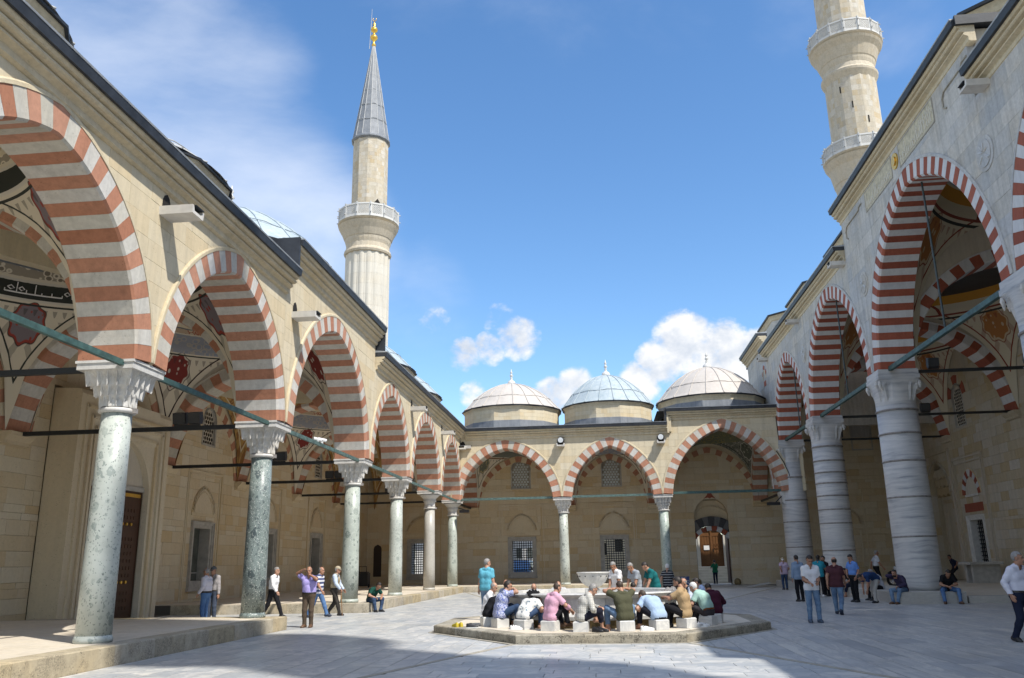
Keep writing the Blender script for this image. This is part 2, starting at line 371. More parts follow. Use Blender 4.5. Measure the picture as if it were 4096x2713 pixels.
def tube(pts, r, n=6, t=0.5, cap=True):
    P = [Vector(p) for p in pts]; V, F = [], []
    for i, p in enumerate(P):
        tg = (P[min(i+1, len(P)-1)] - P[max(i-1, 0)]).normalized()
        up = Vector((0, 0, 1)) if abs(tg.z) < .9 else Vector((1, 0, 0))
        a = tg.cross(up).normalized(); b = a.cross(tg)
        rr = r[i] if isinstance(r, (list, tuple)) else r
        for k in range(n):
            q = p + rr*(math.cos(2*PI*k/n)*a + math.sin(2*PI*k/n)*b); V.append(tuple(q))
    for i in range(len(P)-1):
        for k in range(n):
            j = (k+1) % n; F.append((i*n+k, i*n+j, (i+1)*n+j, (i+1)*n+k))
    if cap: F.append(tuple(range(n-1, -1, -1))); m = (len(P)-1)*n; F.append(tuple(range(m, m+n)))
    return (V, F, t)
def join(pieces):
    V, F, T = [], [], []
    for v, f, t in pieces:
        b = len(V); V += list(v); F += [tuple(i+b for i in q) for q in f]; T += [t]*len(f)
    return V, F, T
def put(name, pieces, mat, parent=None, smooth=False, org=None, **kw):
    if isinstance(pieces, tuple): pieces = [pieces]
    V, F, T = join(pieces); o = mesh_obj(name, V, F, mat, parent, T, None, smooth, org, None, True)
    return props(o, **kw) if kw else o
def centre(p): return tuple(np.mean(np.asarray(p[0]), axis=0))
def spread(name, rest_name, pieces, mat, parent, limit=300, facing=None):
    """the pieces that show largest become parts, the others one part of kind stuff"""
    sc = []
    for i, p in enumerate(pieces):
        c = centre(p); x, y, z = project(c); A = np.asarray(p[0]); size = np.ptp(A, axis=0).sum()
        w = size/max(z, .5) if in_view(c, 12) else -1
        if w > 0 and facing is not None and not facing(c): w = -1
        sc.append((w, i))
    sc.sort(reverse=True); top = [i for w, i in sc[:limit] if w > 0]; ts = set(top)
    for i in top: put(name, pieces[i], mat, parent)
    rest = [p for i, p in enumerate(pieces) if i not in ts]
    if rest: put(rest_name, rest, mat, parent, kind='stuff')

# ------------------------------------------------------------------ arch geometry
class Arch:
    """two-centred pointed arch; k > 1 flattens the haunches and sharpens the crown"""
    def __init__(s, cs, a, h, z0, th, k=1.10):
        h = max(h, a*1.002); s.cs, s.a, s.h, s.z0, s.th = cs, a, h, z0, th
        c = math.hypot(a, h)/2; s.R = k*(a*a+h*h)/(2*a); e = math.sqrt(s.R**2-c*c)
        s.cx, s.cz = -a/2+h/(2*c)*e, h/2-a/(2*c)*e          # centre of the left arc
        s.t0, s.t1 = math.asin(-s.cz/s.R), math.asin((h-s.cz)/s.R); s.tmax = s.t1-s.t0
    def pt(s, q, off=0.0):
        """q in 0..1 from the left springing over the crown to the right one"""
        sg, u = (1, q) if q <= .5 else (-1, 1-q)
        t = s.t0+2*u*s.tmax; x = s.cx-(s.R+off)*math.cos(t); z = s.cz+(s.R+off)*math.sin(t)
        return (s.cs+sg*min(x, 0) if off >= 0 else s.cs+sg*x, s.z0+max(z, 0))
    def ext(s, x, off):
        d = -abs(x-s.cs)-s.cx; v = (s.R+off)**2-d*d
        if v <= 0: return -1e9
        z = s.cz+math.sqrt(v); return s.z0+z if z > 0 else -1e9
def voussoirs(fr, A, d0, d1, n, ch=.045, ch_back=0.0, gap=.003, proud=0.0):
    P = []
    for i in range(n):
        q0, q1 = i/n, (i+1)/n
        qs = [q0, (q0+q1)/2, q1]
        if q0 < .5 < q1: qs = [q0, .5, q1]
        g = gap/(A.R*2*A.tmax)*.5
        qs[0] += g; qs[-1] -= g
        V = []
        pr = RND.uniform(-.004, .004)
        for q in qs:
            prof = [(0, d0+ch_back), (0, d1-ch+pr), (ch, d1+pr), (A.th, d1+pr), (A.th, d0), (ch_back, d0)] if ch_back else [(0, d0), (0, d1-ch+pr), (ch, d1+pr), (A.th, d1+pr), (A.th, d0)]
            for off, d in prof:
                s_, z_ = A.pt(q, off)
                if q == .5 and off > 0:      # sharp crown: meet on the axis
                    s_ = A.cs; z_ = A.ext(A.cs, off)
                V.append(fr(s_, d, z_))
        m = len(V)//3
        F = [tuple(range(m-1, -1, -1)), tuple(range(2*m, 3*m))]
        for k in range(2):
            for j in range(m): F.append((k*m+j, k*m+(j+1) % m, (k+1)*m+(j+1) % m, (k+1)*m+j))
        P.append((V, fr.faces(F), RND.random()))
    return P
def hood(fr, A, d0, d1, w, off0=None, n=40, q0=0.0, q1=1.0):
    off0 = A.th if off0 is None else off0; V, F = [], []
    qs = [q0+(q1-q0)*i/n for i in range(n+1)]
    for q in qs:
        for off, d in [(off0, d0), (off0, d1), (off0+w*.7, d1), (off0+w, d1-.02), (off0+w, d0)]:
            s_, z_ = A.pt(q, off)
            if abs(q-.5) < 1e-6: s_ = A.cs; z_ = A.ext(A.cs, off)
            V.append(fr(s_, d, z_))
    m = 5
    for k in range(n):
        for j in range(m): F.append((k*m+j, k*m+(j+1) % m, (k+1)*m+(j+1) % m, (k+1)*m+j))
    F += [tuple(range(m-1, -1, -1)), tuple(range(n*m, n*m+m))]
    return (V, fr.faces(F), RND.random())
def spandrel(fr, s0, s1, zb, zt, arches, d0, d1, hc=.42, lens=(.7, 1.3), inset=.03, gap=.003, solid=False):
    """courses of stones that fill the wall round the arches"""
    def low(s): return max([A.ext(s, A.th-inset) for A in arches] + [-1e9])
    P = []; nz = max(1, round((zt-zb)/hc)); hz = (zt-zb)/nz
    if solid: nz, hz = 1, zt-zb
    for k in range(nz):
        za, zc = zb+k*hz, zb+(k+1)*hz
        s = s0
        first = True
        while s < s1-1e-6:
            L = RND.uniform(*lens)*(0.55 if first else 1); first = False
            if s1-s-L < lens[0]*.5: L = s1-s
            if solid: L = s1-s0
            e = min(s1, s+L)
            ns = max(1, int(math.ceil((e-s)/.14)))
            xs = [s+(e-s)*i/ns for i in range(ns+1)]
            lo = [max(za, low(x)) for x in xs]
            if max(lo) <= za+1e-6: xs, lo = [s, e], [za, za]
            run = []
            def flush(run):
                if len(run) > 1:
                    poly = [(run[0][0]+gap, zc-gap)] + [(min(max(x, run[0][0]+gap), run[-1][0]-gap), min(z+gap, zc-gap*2)) for x, z in run] + [(run[-1][0]-gap, zc-gap)]
                    poly = poly[::-1]
                    P.append(prism(fr, poly, d0, d1+RND.uniform(-.003, .003)))
            for x, z in zip(xs, lo):
                if z < zc-.012: run.append((x, z))
                else:
                    if run: run.append((x, zc-.012))
                    flush(run); run = []
            flush(run)
            s = e
    return P
def ashlar(fr, s0, s1, z0, z1, holes, d0, d1, hc=.45, lens=(.6, 1.25), gap=.004, top=None):
    """courses of squared stones with rectangular holes (sa, sb, za, zb)"""
    P = []; nz = round((z1-z0)/hc); hz = (z1-z0)/nz
    cuts = sorted(set([z0+k*hz for k in range(nz+1)] + [h[2] for h in holes if z0 < h[2] < z1] + [h[3] for h in holes if z0 < h[3] < z1]))
    cl = [cuts[0]]
    for c in cuts[1:]:
        if c-cl[-1] > .10 or c in [h[2] for h in holes]+[h[3] for h in holes]: cl.append(c)
        else: cl[-1] = cl[-1]
    for za, zc in zip(cl[:-1], cl[1:]):
        zm = (za+zc)/2; iv = [(s0, s1)]
        for h in holes:
            if h[2] < zm < h[3]:
                nv = []
                for a, b in iv:
                    if h[1] <= a or h[0] >= b: nv.append((a, b)); continue
                    if h[0] > a: nv.append((a, h[0]))
                    if h[1] < b: nv.append((h[1], b))
                iv = nv
        for a, b in iv:
            s = a; first = True
            while s < b-1e-6:
                L = RND.uniform(*lens)*(RND.uniform(.4, 1) if first else 1); first = False
                if b-s-L < lens[0]*.55: L = b-s
                P.append(box(fr, s+gap, min(b, s+L)-gap, d0, d1+RND.uniform(-.006, .006), za+gap, zc-gap)); s += L
    return P
# ------------------------------------------------------------------ site dimensions
XL, YB, XR = -9.79, 54.8, 11.94
XW, YW, XH = -17.65, 62.65, 21.6        # faces of the gallery walls and of the prayer hall
HP = .354
CY = [1.0, 8.46, 15.91, 23.4, 32.47, 39.67, 47.45, 54.8]       # columns along the left gallery
CX = [XL, -2.57, 3.8]                                            # columns along the far gallery
RY = [54.8, 45.8, 34.75, 22.5, 11.4]                             # tall columns on the right
ZS, ZSR = 5.75, 8.92                                             # springing heights
TOP, TOPC, TOPR, TOPRC = 10.40, 11.40, 15.25, 16.95              # top of the eaves
LF = Frame((XL, 0, 0), (0, 1, 0), (1, 0, 0))
BF = Frame((0, YB, 0), (1, 0, 0), (0, -1, 0))
RF = Frame((XR, 0, 0), (0, 1, 0), (-1, 0, 0))
# ------------------------------------------------------------------ arcades
def eaves(par, fr, s0, s1, T, proj=1.0, end0=False, end1=False, lf=.30):
    prof = [(.50, T-.78), (.64, T-.78), (.70, T-.74), (.70, T-.62), (.73, T-.60), (.82, T-.555), (.82, T-.51), (.79, T-.50), (.79, T-.475), (.90, T-.455), (.93, T-.42), (.93, T-.38), (.88, T-.365), (.88, T-.345), (.97, T-.32), (1.0, T-.27), (1.0, T-.235), (.50, T-.235)]
    k = proj/1.0; n = max(1, round((s1-s0)/1.5)); P = []
    for i in range(n):
        a, b = s0+(s1-s0)*i/n, s0+(s1-s0)*(i+1)/n
        P.append(sweep_s(fr, [(.5+(d-.5)*k, z) for d, z in prof], a+.002, b-.002))
    for p in P: put('cornice_stone', p, 'cornice stone', par)
    put('lead_flashing', sweep_s(fr, [(.42, T-.233), (proj+.06, T-.233), (proj+.09, T-.05), (.42, T-.05)], s0, s1), 'lead dark', par)
    put('lead_edge', sweep_s(fr, [(.40, T-.048), (proj+.10, T-.048), (proj+.11, T-.015), (.40, T+.06)], s0, s1), 'lead edge', par)
def front_arch(par, fr, A, d0, d1, n, red, white, hoodm, ch=.045):
    h = put('arch', hood(fr, A, d0+.1, d1+.015, .10), hoodm, par)
    for i, p in enumerate(voussoirs(fr, A, d0, d1, n, ch)): put('voussoir', p, red if i % 2 == 0 else white, h)
    return h
def spout(par, fr, s, z, L=.75):
    b = put('rain_spout', [sweep_s(Frame(fr(s, 0, z), fr.ed, fr.es), [(-.24, 0), (.24, 0), (.27, .18), (.19, .18), (.16, .07), (-.16, .07), (-.19, .18), (-.27, .18)], .4, .62+L)], 'spout stone', par)
    put('lead_lining', [sweep_s(Frame(fr(s, 0, z), fr.ed, fr.es), [(-.20, .182), (.20, .182), (.17, .20), (-.17, .20)], .55, .66+L)], 'lead dark', b)
    put('spout_opening', prism(fr, [(s-.16, z+.2), (s+.16, z+.2), (s+.16, z+.38), (s+.1, z+.5), (s, z+.56), (s-.1, z+.5), (s-.16, z+.38)], .40, .632), 'dark opening', b)
def rod(par, fr, s0, s1, d, z, h=.115, w=.09, mat='patina iron', name='tie_rod'):
    return put(name, [box(fr, s0, s1, d-w/2, d+w/2, z, z+h)], mat, par)

# left gallery
arc_l = thing('arcade', 'sunlit long arcade with red and white striped arches at the left of the court', 'arcade', (XL, 28, 0))
archesL = []
for i in range(1, 7):
    s0, s1 = CY[i], CY[i+1]; c = (s0+s1)/2; a = (s1-s0)/2-.62; ent = i == 3
    archesL.append(Arch(c, a, 3.95 if ent else 3.26, ZS, .56))
for i, A in enumerate(archesL):
    if i < 6: front_arch(arc_l, LF, A, -.58, .66, 37 if i == 2 else 33, 'red voussoir', 'white voussoir', 'cornice stone')
S = []
S += spandrel(LF, 4.0, 23.0, ZS, TOP-.75, archesL, -.5, .62)
S += spandrel(LF, 23.0, 33.0, ZS, TOPC-.75, archesL, -.5, .62)
S += spandrel(LF, 33.0, 55.36, ZS, TOP-.75, archesL, -.5, .62)
spread('stone', 'wall_stonework', S, 'limestone', arc_l)
put('wall_core', [box(LF, 4, 23, -.5, .5, TOP-.74, TOP-.27), box(LF, 23.01, 32.99, -.5, .5, TOPC-.74, TOPC-.27), box(LF, 33, 55.3, -.5, .5, TOP-.74, TOP-.27)], 'limestone', arc_l)
eaves(arc_l, LF, 4, 23.0, TOP-.03); eaves(arc_l, LF, 23.0, 33.1, TOPC-.02); eaves(arc_l, LF, 33.1, 53.78, TOP-.04)
put('lead_end_cap', [box(LF, 22.90, 22.995, -.9, 1.0, TOP, TOPC-.02)], 'lead dark', arc_l)
put('lead_end_cap', [box(LF, 33.11, 33.2, -.9, 1.0, TOP-.04, TOPC-.02)], 'lead dark', arc_l)
for s in (8.46, 15.91, 23.75, 39.85, 47.75, 54.15): spout(arc_l, LF, s, 9.02)
for i in range(1, 7):
    s0, s1 = CY[i]+(.30 if i > 1 else .55), CY[i+1]-.62
    rod(arc_l, LF, s0, s1+.3, 0.36, 5.62, mat='patina iron' if i < 3 else 'weathered iron')

# far gallery
arc_b = thing('arcade', 'arcade at the far end with three striped arches under pale domes', 'arcade', (0, YB, 0))
archesB = [Arch((XL-.02+.62+-2.57-.62)/2+.0, (7.22-1.24)/2, 3.2, ZS, .56), Arch(.615, 6.37/2-.62, 3.17, ZS, .56), Arch((4.42+11.12)/2, 3.35, 4.06, ZS+.02, .58)]
for A, n in zip(archesB, (29, 29, 37)): front_arch(arc_b, BF, A, -.58, .66, n, 'red voussoir', 'white voussoir', 'cornice stone')
S = spandrel(BF, XL+.624, 4.35, ZS, TOP-.75, archesB, -.5, .62) + spandrel(BF, 4.35, 12.6, ZS, 11.2-.75, archesB, -.5, .62)
spread('stone', 'wall_stonework', S, 'limestone', arc_b)
put('wall_core', [box(BF, XL+.63, 4.34, -.5, .5, TOP-.74, TOP-.27), box(BF, 4.36, 11.3, -.5, .5, 11.2-.74, 11.2-.27)], 'limestone', arc_b)
eaves(arc_b, BF, XL+.98, 4.3, TOP-.06); eaves(arc_b, BF, 4.3, 11.26, 11.2)
put('cornice_return', [box(BF, 4.18, 4.30, .40, .96, TOP-.06, 11.2), ], 'lead dark', arc_b)
put('cornice_return', [box(BF, 4.302, 4.42, .5, .90, TOP-.8, 11.2-.27), box(BF, 4.422, 4.58, .5, .79, TOP-.7, 11.2-.27)], 'cornice stone', arc_b)
for s in (-9.0, -2.55, 3.85): spout(arc_b, BF, s, 8.95, .55)
rod(arc_b, BF, XL+.3, CX[1]-.35, .36, 5.68, .15, mat='weathered iron'); rod(arc_b, BF, CX[1]+.55, CX[2]-.35, .36, 5.70, .15, mat='weathered iron'); rod(arc_b, BF, CX[2]+.55, XR-.8, .36, 5.76, .16)

# tall portico of the prayer hall
arc_r = thing('arcade', 'shaded tall marble arcade with deep red striped arches at the right', 'arcade', (XR, 34, 0))
archesR = [Arch(50.3, 3.72, 4.15, ZSR, .60), Arch(40.27, 4.76, 4.82, ZSR, .62), Arch(28.62, 5.34, 5.50, ZSR, .62), Arch(16.95, 4.76, 4.82, ZSR, .62)]
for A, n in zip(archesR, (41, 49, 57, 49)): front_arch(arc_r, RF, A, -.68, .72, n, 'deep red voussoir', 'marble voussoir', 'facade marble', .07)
S = spandrel(RF, 9.0, 22.9, ZSR, TOPR-.75, archesR, -.6, .68, .55, (.8, 1.6)) + spandrel(RF, 22.9, 36.5, ZSR, TOPRC-.75, archesR, -.6, .68, .55, (.8, 1.6)) + spandrel(RF, 36.5, 56.0, ZSR, TOPR-.75, archesR, -.6, .68, .55, (.8, 1.6))
spread('stone', 'wall_stonework', S, 'facade marble', arc_r)
put('wall_core', [box(RF, 9, 22.89, -.6, .5, TOPR-.74, TOPR-.27), box(RF, 22.91, 36.49, -.6, .5, TOPRC-.74, TOPRC-.27), box(RF, 36.51, 56, -.6, .5, TOPR-.74, TOPR-.27)], 'facade marble', arc_r)
eaves(arc_r, RF, 9, 22.6, TOPR, 1.06); eaves(arc_r, RF, 22.6, 36.6, TOPRC, 1.06); eaves(arc_r, RF, 36.62, 55.93, TOPR, 1.06)
put('unseen_near_roof', [box(RF, -6, 11.9, -(21.6-11.94), .5, TOPR-.24, TOPR-.12)], 'lead dark', arc_r)  # unseen plain roof, added to keep sun off the right foreground
put('unseen_near_wall', [box(RF, -6, 8.99, -.6, .6, 0, TOPR-.28)], 'facade marble', arc_r)  # unseen solid box carrying the arcade on, added to block stray sun
put('plastered_end_wall', [box(RF, 22.80, 22.89, -5.2, .45, TOPR-.3, TOPRC-.28)], 'plaster', arc_r)
put('lead_end_cap', [box(RF, 22.5, 22.597, -5.3, 1.05, TOPRC-.26, TOPRC+.04)], 'lead dark', arc_r)
for s in (46.2, 36.9, 22.2): spout(arc_r, RF, s, 14.35, .7)
for s0, s1 in ((11.9, 21.9), (23.0, 34.2), (35.3, 45.2), (46.3, 54.1)): rod(arc_r, RF, s0+.3, s1+.25, .30, 8.84, .17, .14, 'patina iron')
# iron hangers between the crown of the tall arches and the tie rods
for A in archesR[:3]:
    zt = A.z0+A.h; put('iron_hanger', [tube([RF(A.cs-.35, .3, 8.98), RF(A.cs-.3, .3, zt-.02)], .035)], 'dark iron', arc_r)
# carved panels, gilded boss and roundels
def strokes(n, w, h, seed):
    r = random.Random(seed); out = []
    x = 0
    while x < w:
        hh = h*r.choice([.35, .45, .9, .95, .4]); out.append([(x, 0), (x, hh)])
        if r.random() < .75: out.append([(x, 0), (x+r.uniform(.15, .4)*h, r.choice([0, .25])*h)])
        if r.random() < .5: out.append([(x-.08*h, hh*.6), (x+.12*h, hh*.8), (x+.22*h, hh*.55), (x+.05*h, hh*.4)])
        x += r.uniform(.22, .4)*h
    return out
def script_panel(par, fr, s0, s1, z0, z1, d, seed, ink, ground):
    p = put('inscription_panel', [box(fr, s0, s1, d-.1, d+.012, z0, z1)], ground, par)
    T = []
    for st in strokes(0, (s1-s0)*.9, (z1-z0)*.78, seed):
        pts = [fr(s1-(s1-s0)*.05-x, d+.016, z0+(z1-z0)*.11+y) for x, y in st]; T.append(tube(pts, .022, 5))
    put('inscription', T, ink, p)
    put('panel_border', [box(fr, s0-.05, s1+.05, d-.1, d+.02, z0-.05, z0), box(fr, s0-.05, s1+.05, d-.1, d+.02, z1, z1+.05), box(fr, s0-.05, s0, d-.1, d+.02, z0, z1), box(fr, s1, s1+.05, d-.1, d+.02, z0, z1)], 'gutter stone', p)
plain('ochre ink', (.60, .575, .50), .7); plain('ochre ground', (.49, .445, .325), .8, 0, 6, .25)
script_panel(arc_r, RF, 25.7, 28.9, 15.32, 16.1, .68, 5, 'ochre ink', 'ochre ground')
script_panel(arc_r, RF, 29.8, 33.0, 15.32, 16.1, .68, 9, 'ochre ink', 'ochre ground')
def disc(fr, s, z, d, r, n=28, th=.05): return prism(fr, [(s+r*math.cos(2*PI*k/n), z+r*math.sin(2*PI*k/n)) for k in range(n)], d, d+th)
g = put('gilded_boss', [disc(RF, 29.35, 15.72, .67, .30, 24, .06), disc(RF, 29.35, 15.72, .67, .17, 16, .1)], 'gold', arc_r)
for s, z, m in ((34.5, 12.7, 'facade marble'), (22.9, 12.7, 'facade marble'), (45.7, 12.5, 'facade marble')):
    r_ = put('carved_roundel', [disc(RF, s, z, .66, .52), disc(RF, s, z, .66, .40, 24, .075)], m, arc_r)
    put('roundel_script', [tube([RF(s+.30*math.cos(a)*k, .745, z+.30*math.sin(a*1.7)*k) for k in (.3, .6, 1)], .022, 5) for a in np.linspace(.3, 6.0, 9)], 'white marble', r_)
for s0, s1 in ((22.95, 25.2), (33.5, 36.2)):
    for sgn in (1,):
        put('relief_moulding', [tube([RF(x, .70, z) for x, z in ((s0, 15.9), (s0+.35, 15.9), (s0+.45, 15.78), (s1-.5, 15.78), (s1-.3, 15.6), (s1-.3, 15.3), (s1-.5, 15.2))], .035, 5)], 'gutter stone', arc_r)

# ------------------------------------------------------------------ columns
def capital(par, c, r, R, z0, z1, style, mat='capital marble'):
    x, y = c; P = []; H = z1-z0
    if style == 'plain':
        k = put('capital', [lathe((x, y, 0), [(r*1.02, z0), (r*1.1, z0+.06), (r*1.0, z0+.1), (r*1.05, z0+H*.3), (r*1.3, z0+H*.38), (r*1.15, z0+H*.46), (r*1.35, z0+H*.56), (r*1.75, z0+H*.68), (R*.98, z0+H*.78)], 28, RND.random(), 0)], mat, par, True)
    else:
        # a bell that turns from round to square, set with three tiers of pointed stalactite cells
        n = 48; V, F = [], []
        def rad(a, f):
            sq = 1/max(abs(math.cos(a)), abs(math.sin(a))); g_ = f**1.25
            return (r*1.04+(R*.86-r*1.04)*g_)*(1+(min(sq, 1.33)-1)*min(1, f*1.15))
        rings = []
        for zb_, zt_, fb, ft, cnt in ((.02, .30, .02, .20, 16), (.30, .58, .40, .56, 16), (.58, 1.0, .78, 1.0, 16)):
            m = cnt*6; lo, hi = [], []
            for q in range(m):
                a = 2*PI*(q+.5)/m+PI/4; u = (q % 6)/6; nic = math.sin(PI*u); H1 = (zt_-zb_)
                lo.append((rad(a, fb)+.012-.055*nic*(.6+.6*fb)+.03*(u == 0), z0+.03+H*.77*(zb_+H1*.62*nic**.8-.05*(u == 0)), a)); hi.append((rad(a, ft)+.02-.012*nic, z0+.03+H*.77*zt_, a))
            rings += [lo, hi]
        n = 96
        rings = [[(r*1.03, z0+.02, 2*PI*(q+.5)/n+PI/4) for q in range(n)]]+rings
        for rg in rings:
            for rr, zz, a in rg: V.append((x+rr*math.cos(a), y+rr*math.sin(a), zz))
        for q in range(len(rings)-1):
            for w in range(n): k2 = (w+1) % n; F.append((q*n+w, q*n+k2, (q+1)*n+k2, (q+1)*n+w))
        F.append(tuple(range((len(rings)-1)*n, len(rings)*n)))
        k = put('capital', [(V, F, RND.random())], mat, par)
    put('abacus', [box(WF, x-R, x+R, y-R, y+R, z1-H*.20, z1-H*.06), box(WF, x-R*1.04, x+R*1.04, y-R*1.04, y+R*1.04, z1-H*.06, z1)], mat, k)
    return k
def column(label, c, z0, r, mat, style, zs=ZS, base=True):
    x, y = c; t = thing('column', label, 'column', (x, y, z0), 'green and grey columns of the low galleries')
    put('shaft', [lathe((x, y, 0), [(r*1.03, z0+.1), (r*1.02, z0+1.4), (r*.97, z0+3.0), (r*.93, zs-.98)], 40, .5)], mat, t, True)
    put('base', [lathe((x, y, 0), [(r*1.10, z0), (r*1.12, z0+.06), (r*1.04, z0+.13)], 40, .5)], mat, t, True)
    capital(t, c, r*.95, .60, zs-.90, zs, style)
    put('collar', [lathe((x, y, 0), [(r*.97, zs-1.0), (r*1.12, zs-.985), (r*1.14, zs-.93), (r*1.05, zs-.90)], 32, .6)], 'capital marble', t, True)
    put('clamp', [box(WF, x+r*1.02, x+r*1.02+.10, y-.05, y+.05, zs-1.0, zs-.90)], 'ring band', t)
    return t
column('pale green speckled column nearest on the left, standing in full sun', (XL, CY[2]), HP, .315, 'pale green breccia', 'cell')
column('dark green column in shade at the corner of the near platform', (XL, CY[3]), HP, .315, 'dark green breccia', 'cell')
column('green column beside the seated man in the dark green shirt', (XL, CY[4]), HP, .315, 'mid green breccia', 'cell')
column('grey green column third from the far left corner', (XL, CY[5]), HP, .31, 'pale green breccia', 'cell')
column('plain grey granite column without green, second from the corner', (XL, CY[6]), HP, .31, 'grey granite', 'plain')
column('green column standing in the far left corner of the court', (XL, CY[7]), HP, .31, 'mid green breccia', 'plain')
column('slim light green column in the far arcade behind the fountain bowl', (CX[1], YB), HP, .30, 'veined green', 'cell')
column('light and dark green column between the middle and the wide far arch', (CX[2], YB), HP, .31, 'mixed green', 'cell')
column('speckled column beyond the left edge of the picture', (XL, CY[1]), HP, .315, 'mid green breccia', 'cell')
def great_column(label, y, rings, zb=.42):
    x = XR; t = thing('column', label, 'column', (x, y, 0), 'tall banded marble columns of the portico'); r = .80
    put('shaft', [lathe((x, y, 0), [(r*1.04, zb), (r*1.04, zb+.25), (r*1.0, zb+.5), (r*.985, 4), (r*.95, 7.55)], 56, .5)], 'banded marble', t, True)
    for z in rings: put('iron_band', [lathe((x, y, 0), [(r*.97, z-.04), (r*1.010, z-.026), (r*1.010, z+.026), (r*.97, z+.04)], 56, .5)], 'ring band', t, True)
    V, F = [], []; n = 64; R = .80; z0 = 7.5
    prof = [(0, 0), (.06, .12), (.16, .30), (.40, .55), (.60, .68), (.8, .82), (1, .94)]
    for f, h in prof:
        for j in range(n):
            a = 2*PI*j/n; ca, sa = math.cos(a), math.sin(a); sq = 1/max(abs(ca), abs(sa)); ff = f**1.3
            rad = (r*.95)*(1-ff)+ff*R*min(sq, 1.36)
            if 2 <= prof.index((f, h)) <= 4 and sq > 1.1: rad *= 1+.05*((j % 4 < 2)*2-1)
            V.append((x+rad*ca, y+rad*sa, z0+h*1.1))
    for i in range(len(prof)-1):
        for j in range(n): F.append((i*n+j, i*n+(j+1) % n, (i+1)*n+(j+1) % n, (i+1)*n+j))
    k = put('capital', [(V, F, .4)], 'banded marble', t)
    for sx in (-1, 1):
        for sy in (-1, 1):
            put('stalactite_corner', [lathe((x+sx*.66+(j-1)*.10*sx, y+sy*.66+((j*7) % 3-1)*.08*sy, 0), [(.012, 8.0+.06*j), (.05, 8.13+.05*j), (.065, 8.32), (.03, 8.45)], 6, .5) for j in range(4)], 'capital marble', k)
    put('abacus', [box(WF, x-R, x+R, y-R, y+R, 8.53, 8.70), box(WF, x-R*.96, x+R*.96, y-R*.96, y+R*.96, 8.70, ZSR)], 'banded marble', k)
    return t
great_column('massive banded marble column with a man in black seated at its foot', RY[2], [7.31, 6.38, 5.3, 3.9, 2.41])
great_column('banded marble column with holes in its bands, second from the far corner', RY[1], [7.34, 6.6, 5.99, 5.44, 4.79, 4.09, 3.4, 2.05])
great_column('banded marble column at the far right corner of the court', RY[0], [6.6, 5.2, 3.88, 2.36])
great_column('banded marble column cut by the right edge of the picture', RY[3], [7.3, 6.4, 5.3, 3.9])
great_column('banded marble column beyond the right edge of the picture', RY[4], [7.3, 5.3])
# white corbel that carries the wide far arch on the corner column
put('arch_corbel', [sweep_s(Frame((XR-.70, YB, 0), (0, 1, 0), (-1, 0, 0)), [(.0, 5.0), (.12, 5.1), (.14, 5.4), (.22, 5.62), (.22, ZS), (-.3, ZS), (-.3, 5.0)], -.45, .45)], 'capital marble', arc_b)
# ------------------------------------------------------------------ gallery walls with windows, niches and doors
LW = Frame((XW, 0, 0), (0, 1, 0), (1, 0, 0)); BW = Frame((0, YW, 0), (1, 0, 0), (0, -1, 0)); RW = Frame((XH, 0, 0), (0, 1, 0), (-1, 0, 0))
wall_l = thing('gallery_wall', 'sandy stone wall with tall portal and windows behind the left arches', 'wall', (XW, 35, 0))
wall_b = thing('gallery_wall', 'sandy stone back wall with grilled windows behind the far arches', 'wall', (0, YW, 0))
wall_r = thing('gallery_wall', 'dim stone wall of the prayer hall behind the tall right columns', 'wall', (XH, 50, 0))
def pointed(c, a, h, z0, n=10, off=0):
    A = Arch(c, a, h, z0, 0); return [A.pt(i/(2*n), off) for i in range(2*n+1)]
def strip(fr, pts, w, d0, d1):       # moulding along an open line in the wall plane
    P = []
    for (a, b), (c, e) in zip(pts[:-1], pts[1:]):
        L = math.hypot(c-a, e-b)
        if L < 1e-6: continue
        nx, nz = -(e-b)/L*w/2, (c-a)/L*w/2; tx, tz = (c-a)/L*w*.25, (e-b)/L*w*.25
        P.append(prism(fr, [(a+nx-tx, b+nz-tz), (c+nx+tx, e+nz+tz), (c-nx+tx, e-nz+tz), (a-nx-tx, b-nz-tz)][::-1], d0, d1))
    return P
def picture_frame(fr, s0, s1, z0, z1, w, d0, d1, z_open=False):
    P = [box(fr, s0-w, s0, d0, d1, z0-w, z1+w), box(fr, s1, s1+w, d0, d1, z0-w, z1+w), box(fr, s0, s1, d0, d1-.002, z1, z1+w), box(fr, s0, s1, d0, d1-.002, z0-w, z0)]
    return P
def bars(fr, s0, s1, z0, z1, nx, nz, d, r=.022, knot=.042):
    P = []
    for i in range(1, nx): x = s0+(s1-s0)*i/nx; P.append(box(fr, x-r, x+r, d-r, d+r, z0, z1))
    for j in range(1, nz): z = z0+(z1-z0)*j/nz; P.append(box(fr, s0, s1, d-r*.8, d+r*.8, z-r, z+r))
    for i in range(1, nx):
        for j in range(1, nz):
            x, z = s0+(s1-s0)*i/nx, z0+(z1-z0)*j/nz; P.append(box(fr, x-knot, x+knot, d-.03, d+.03, z-knot, z+knot))
    return P
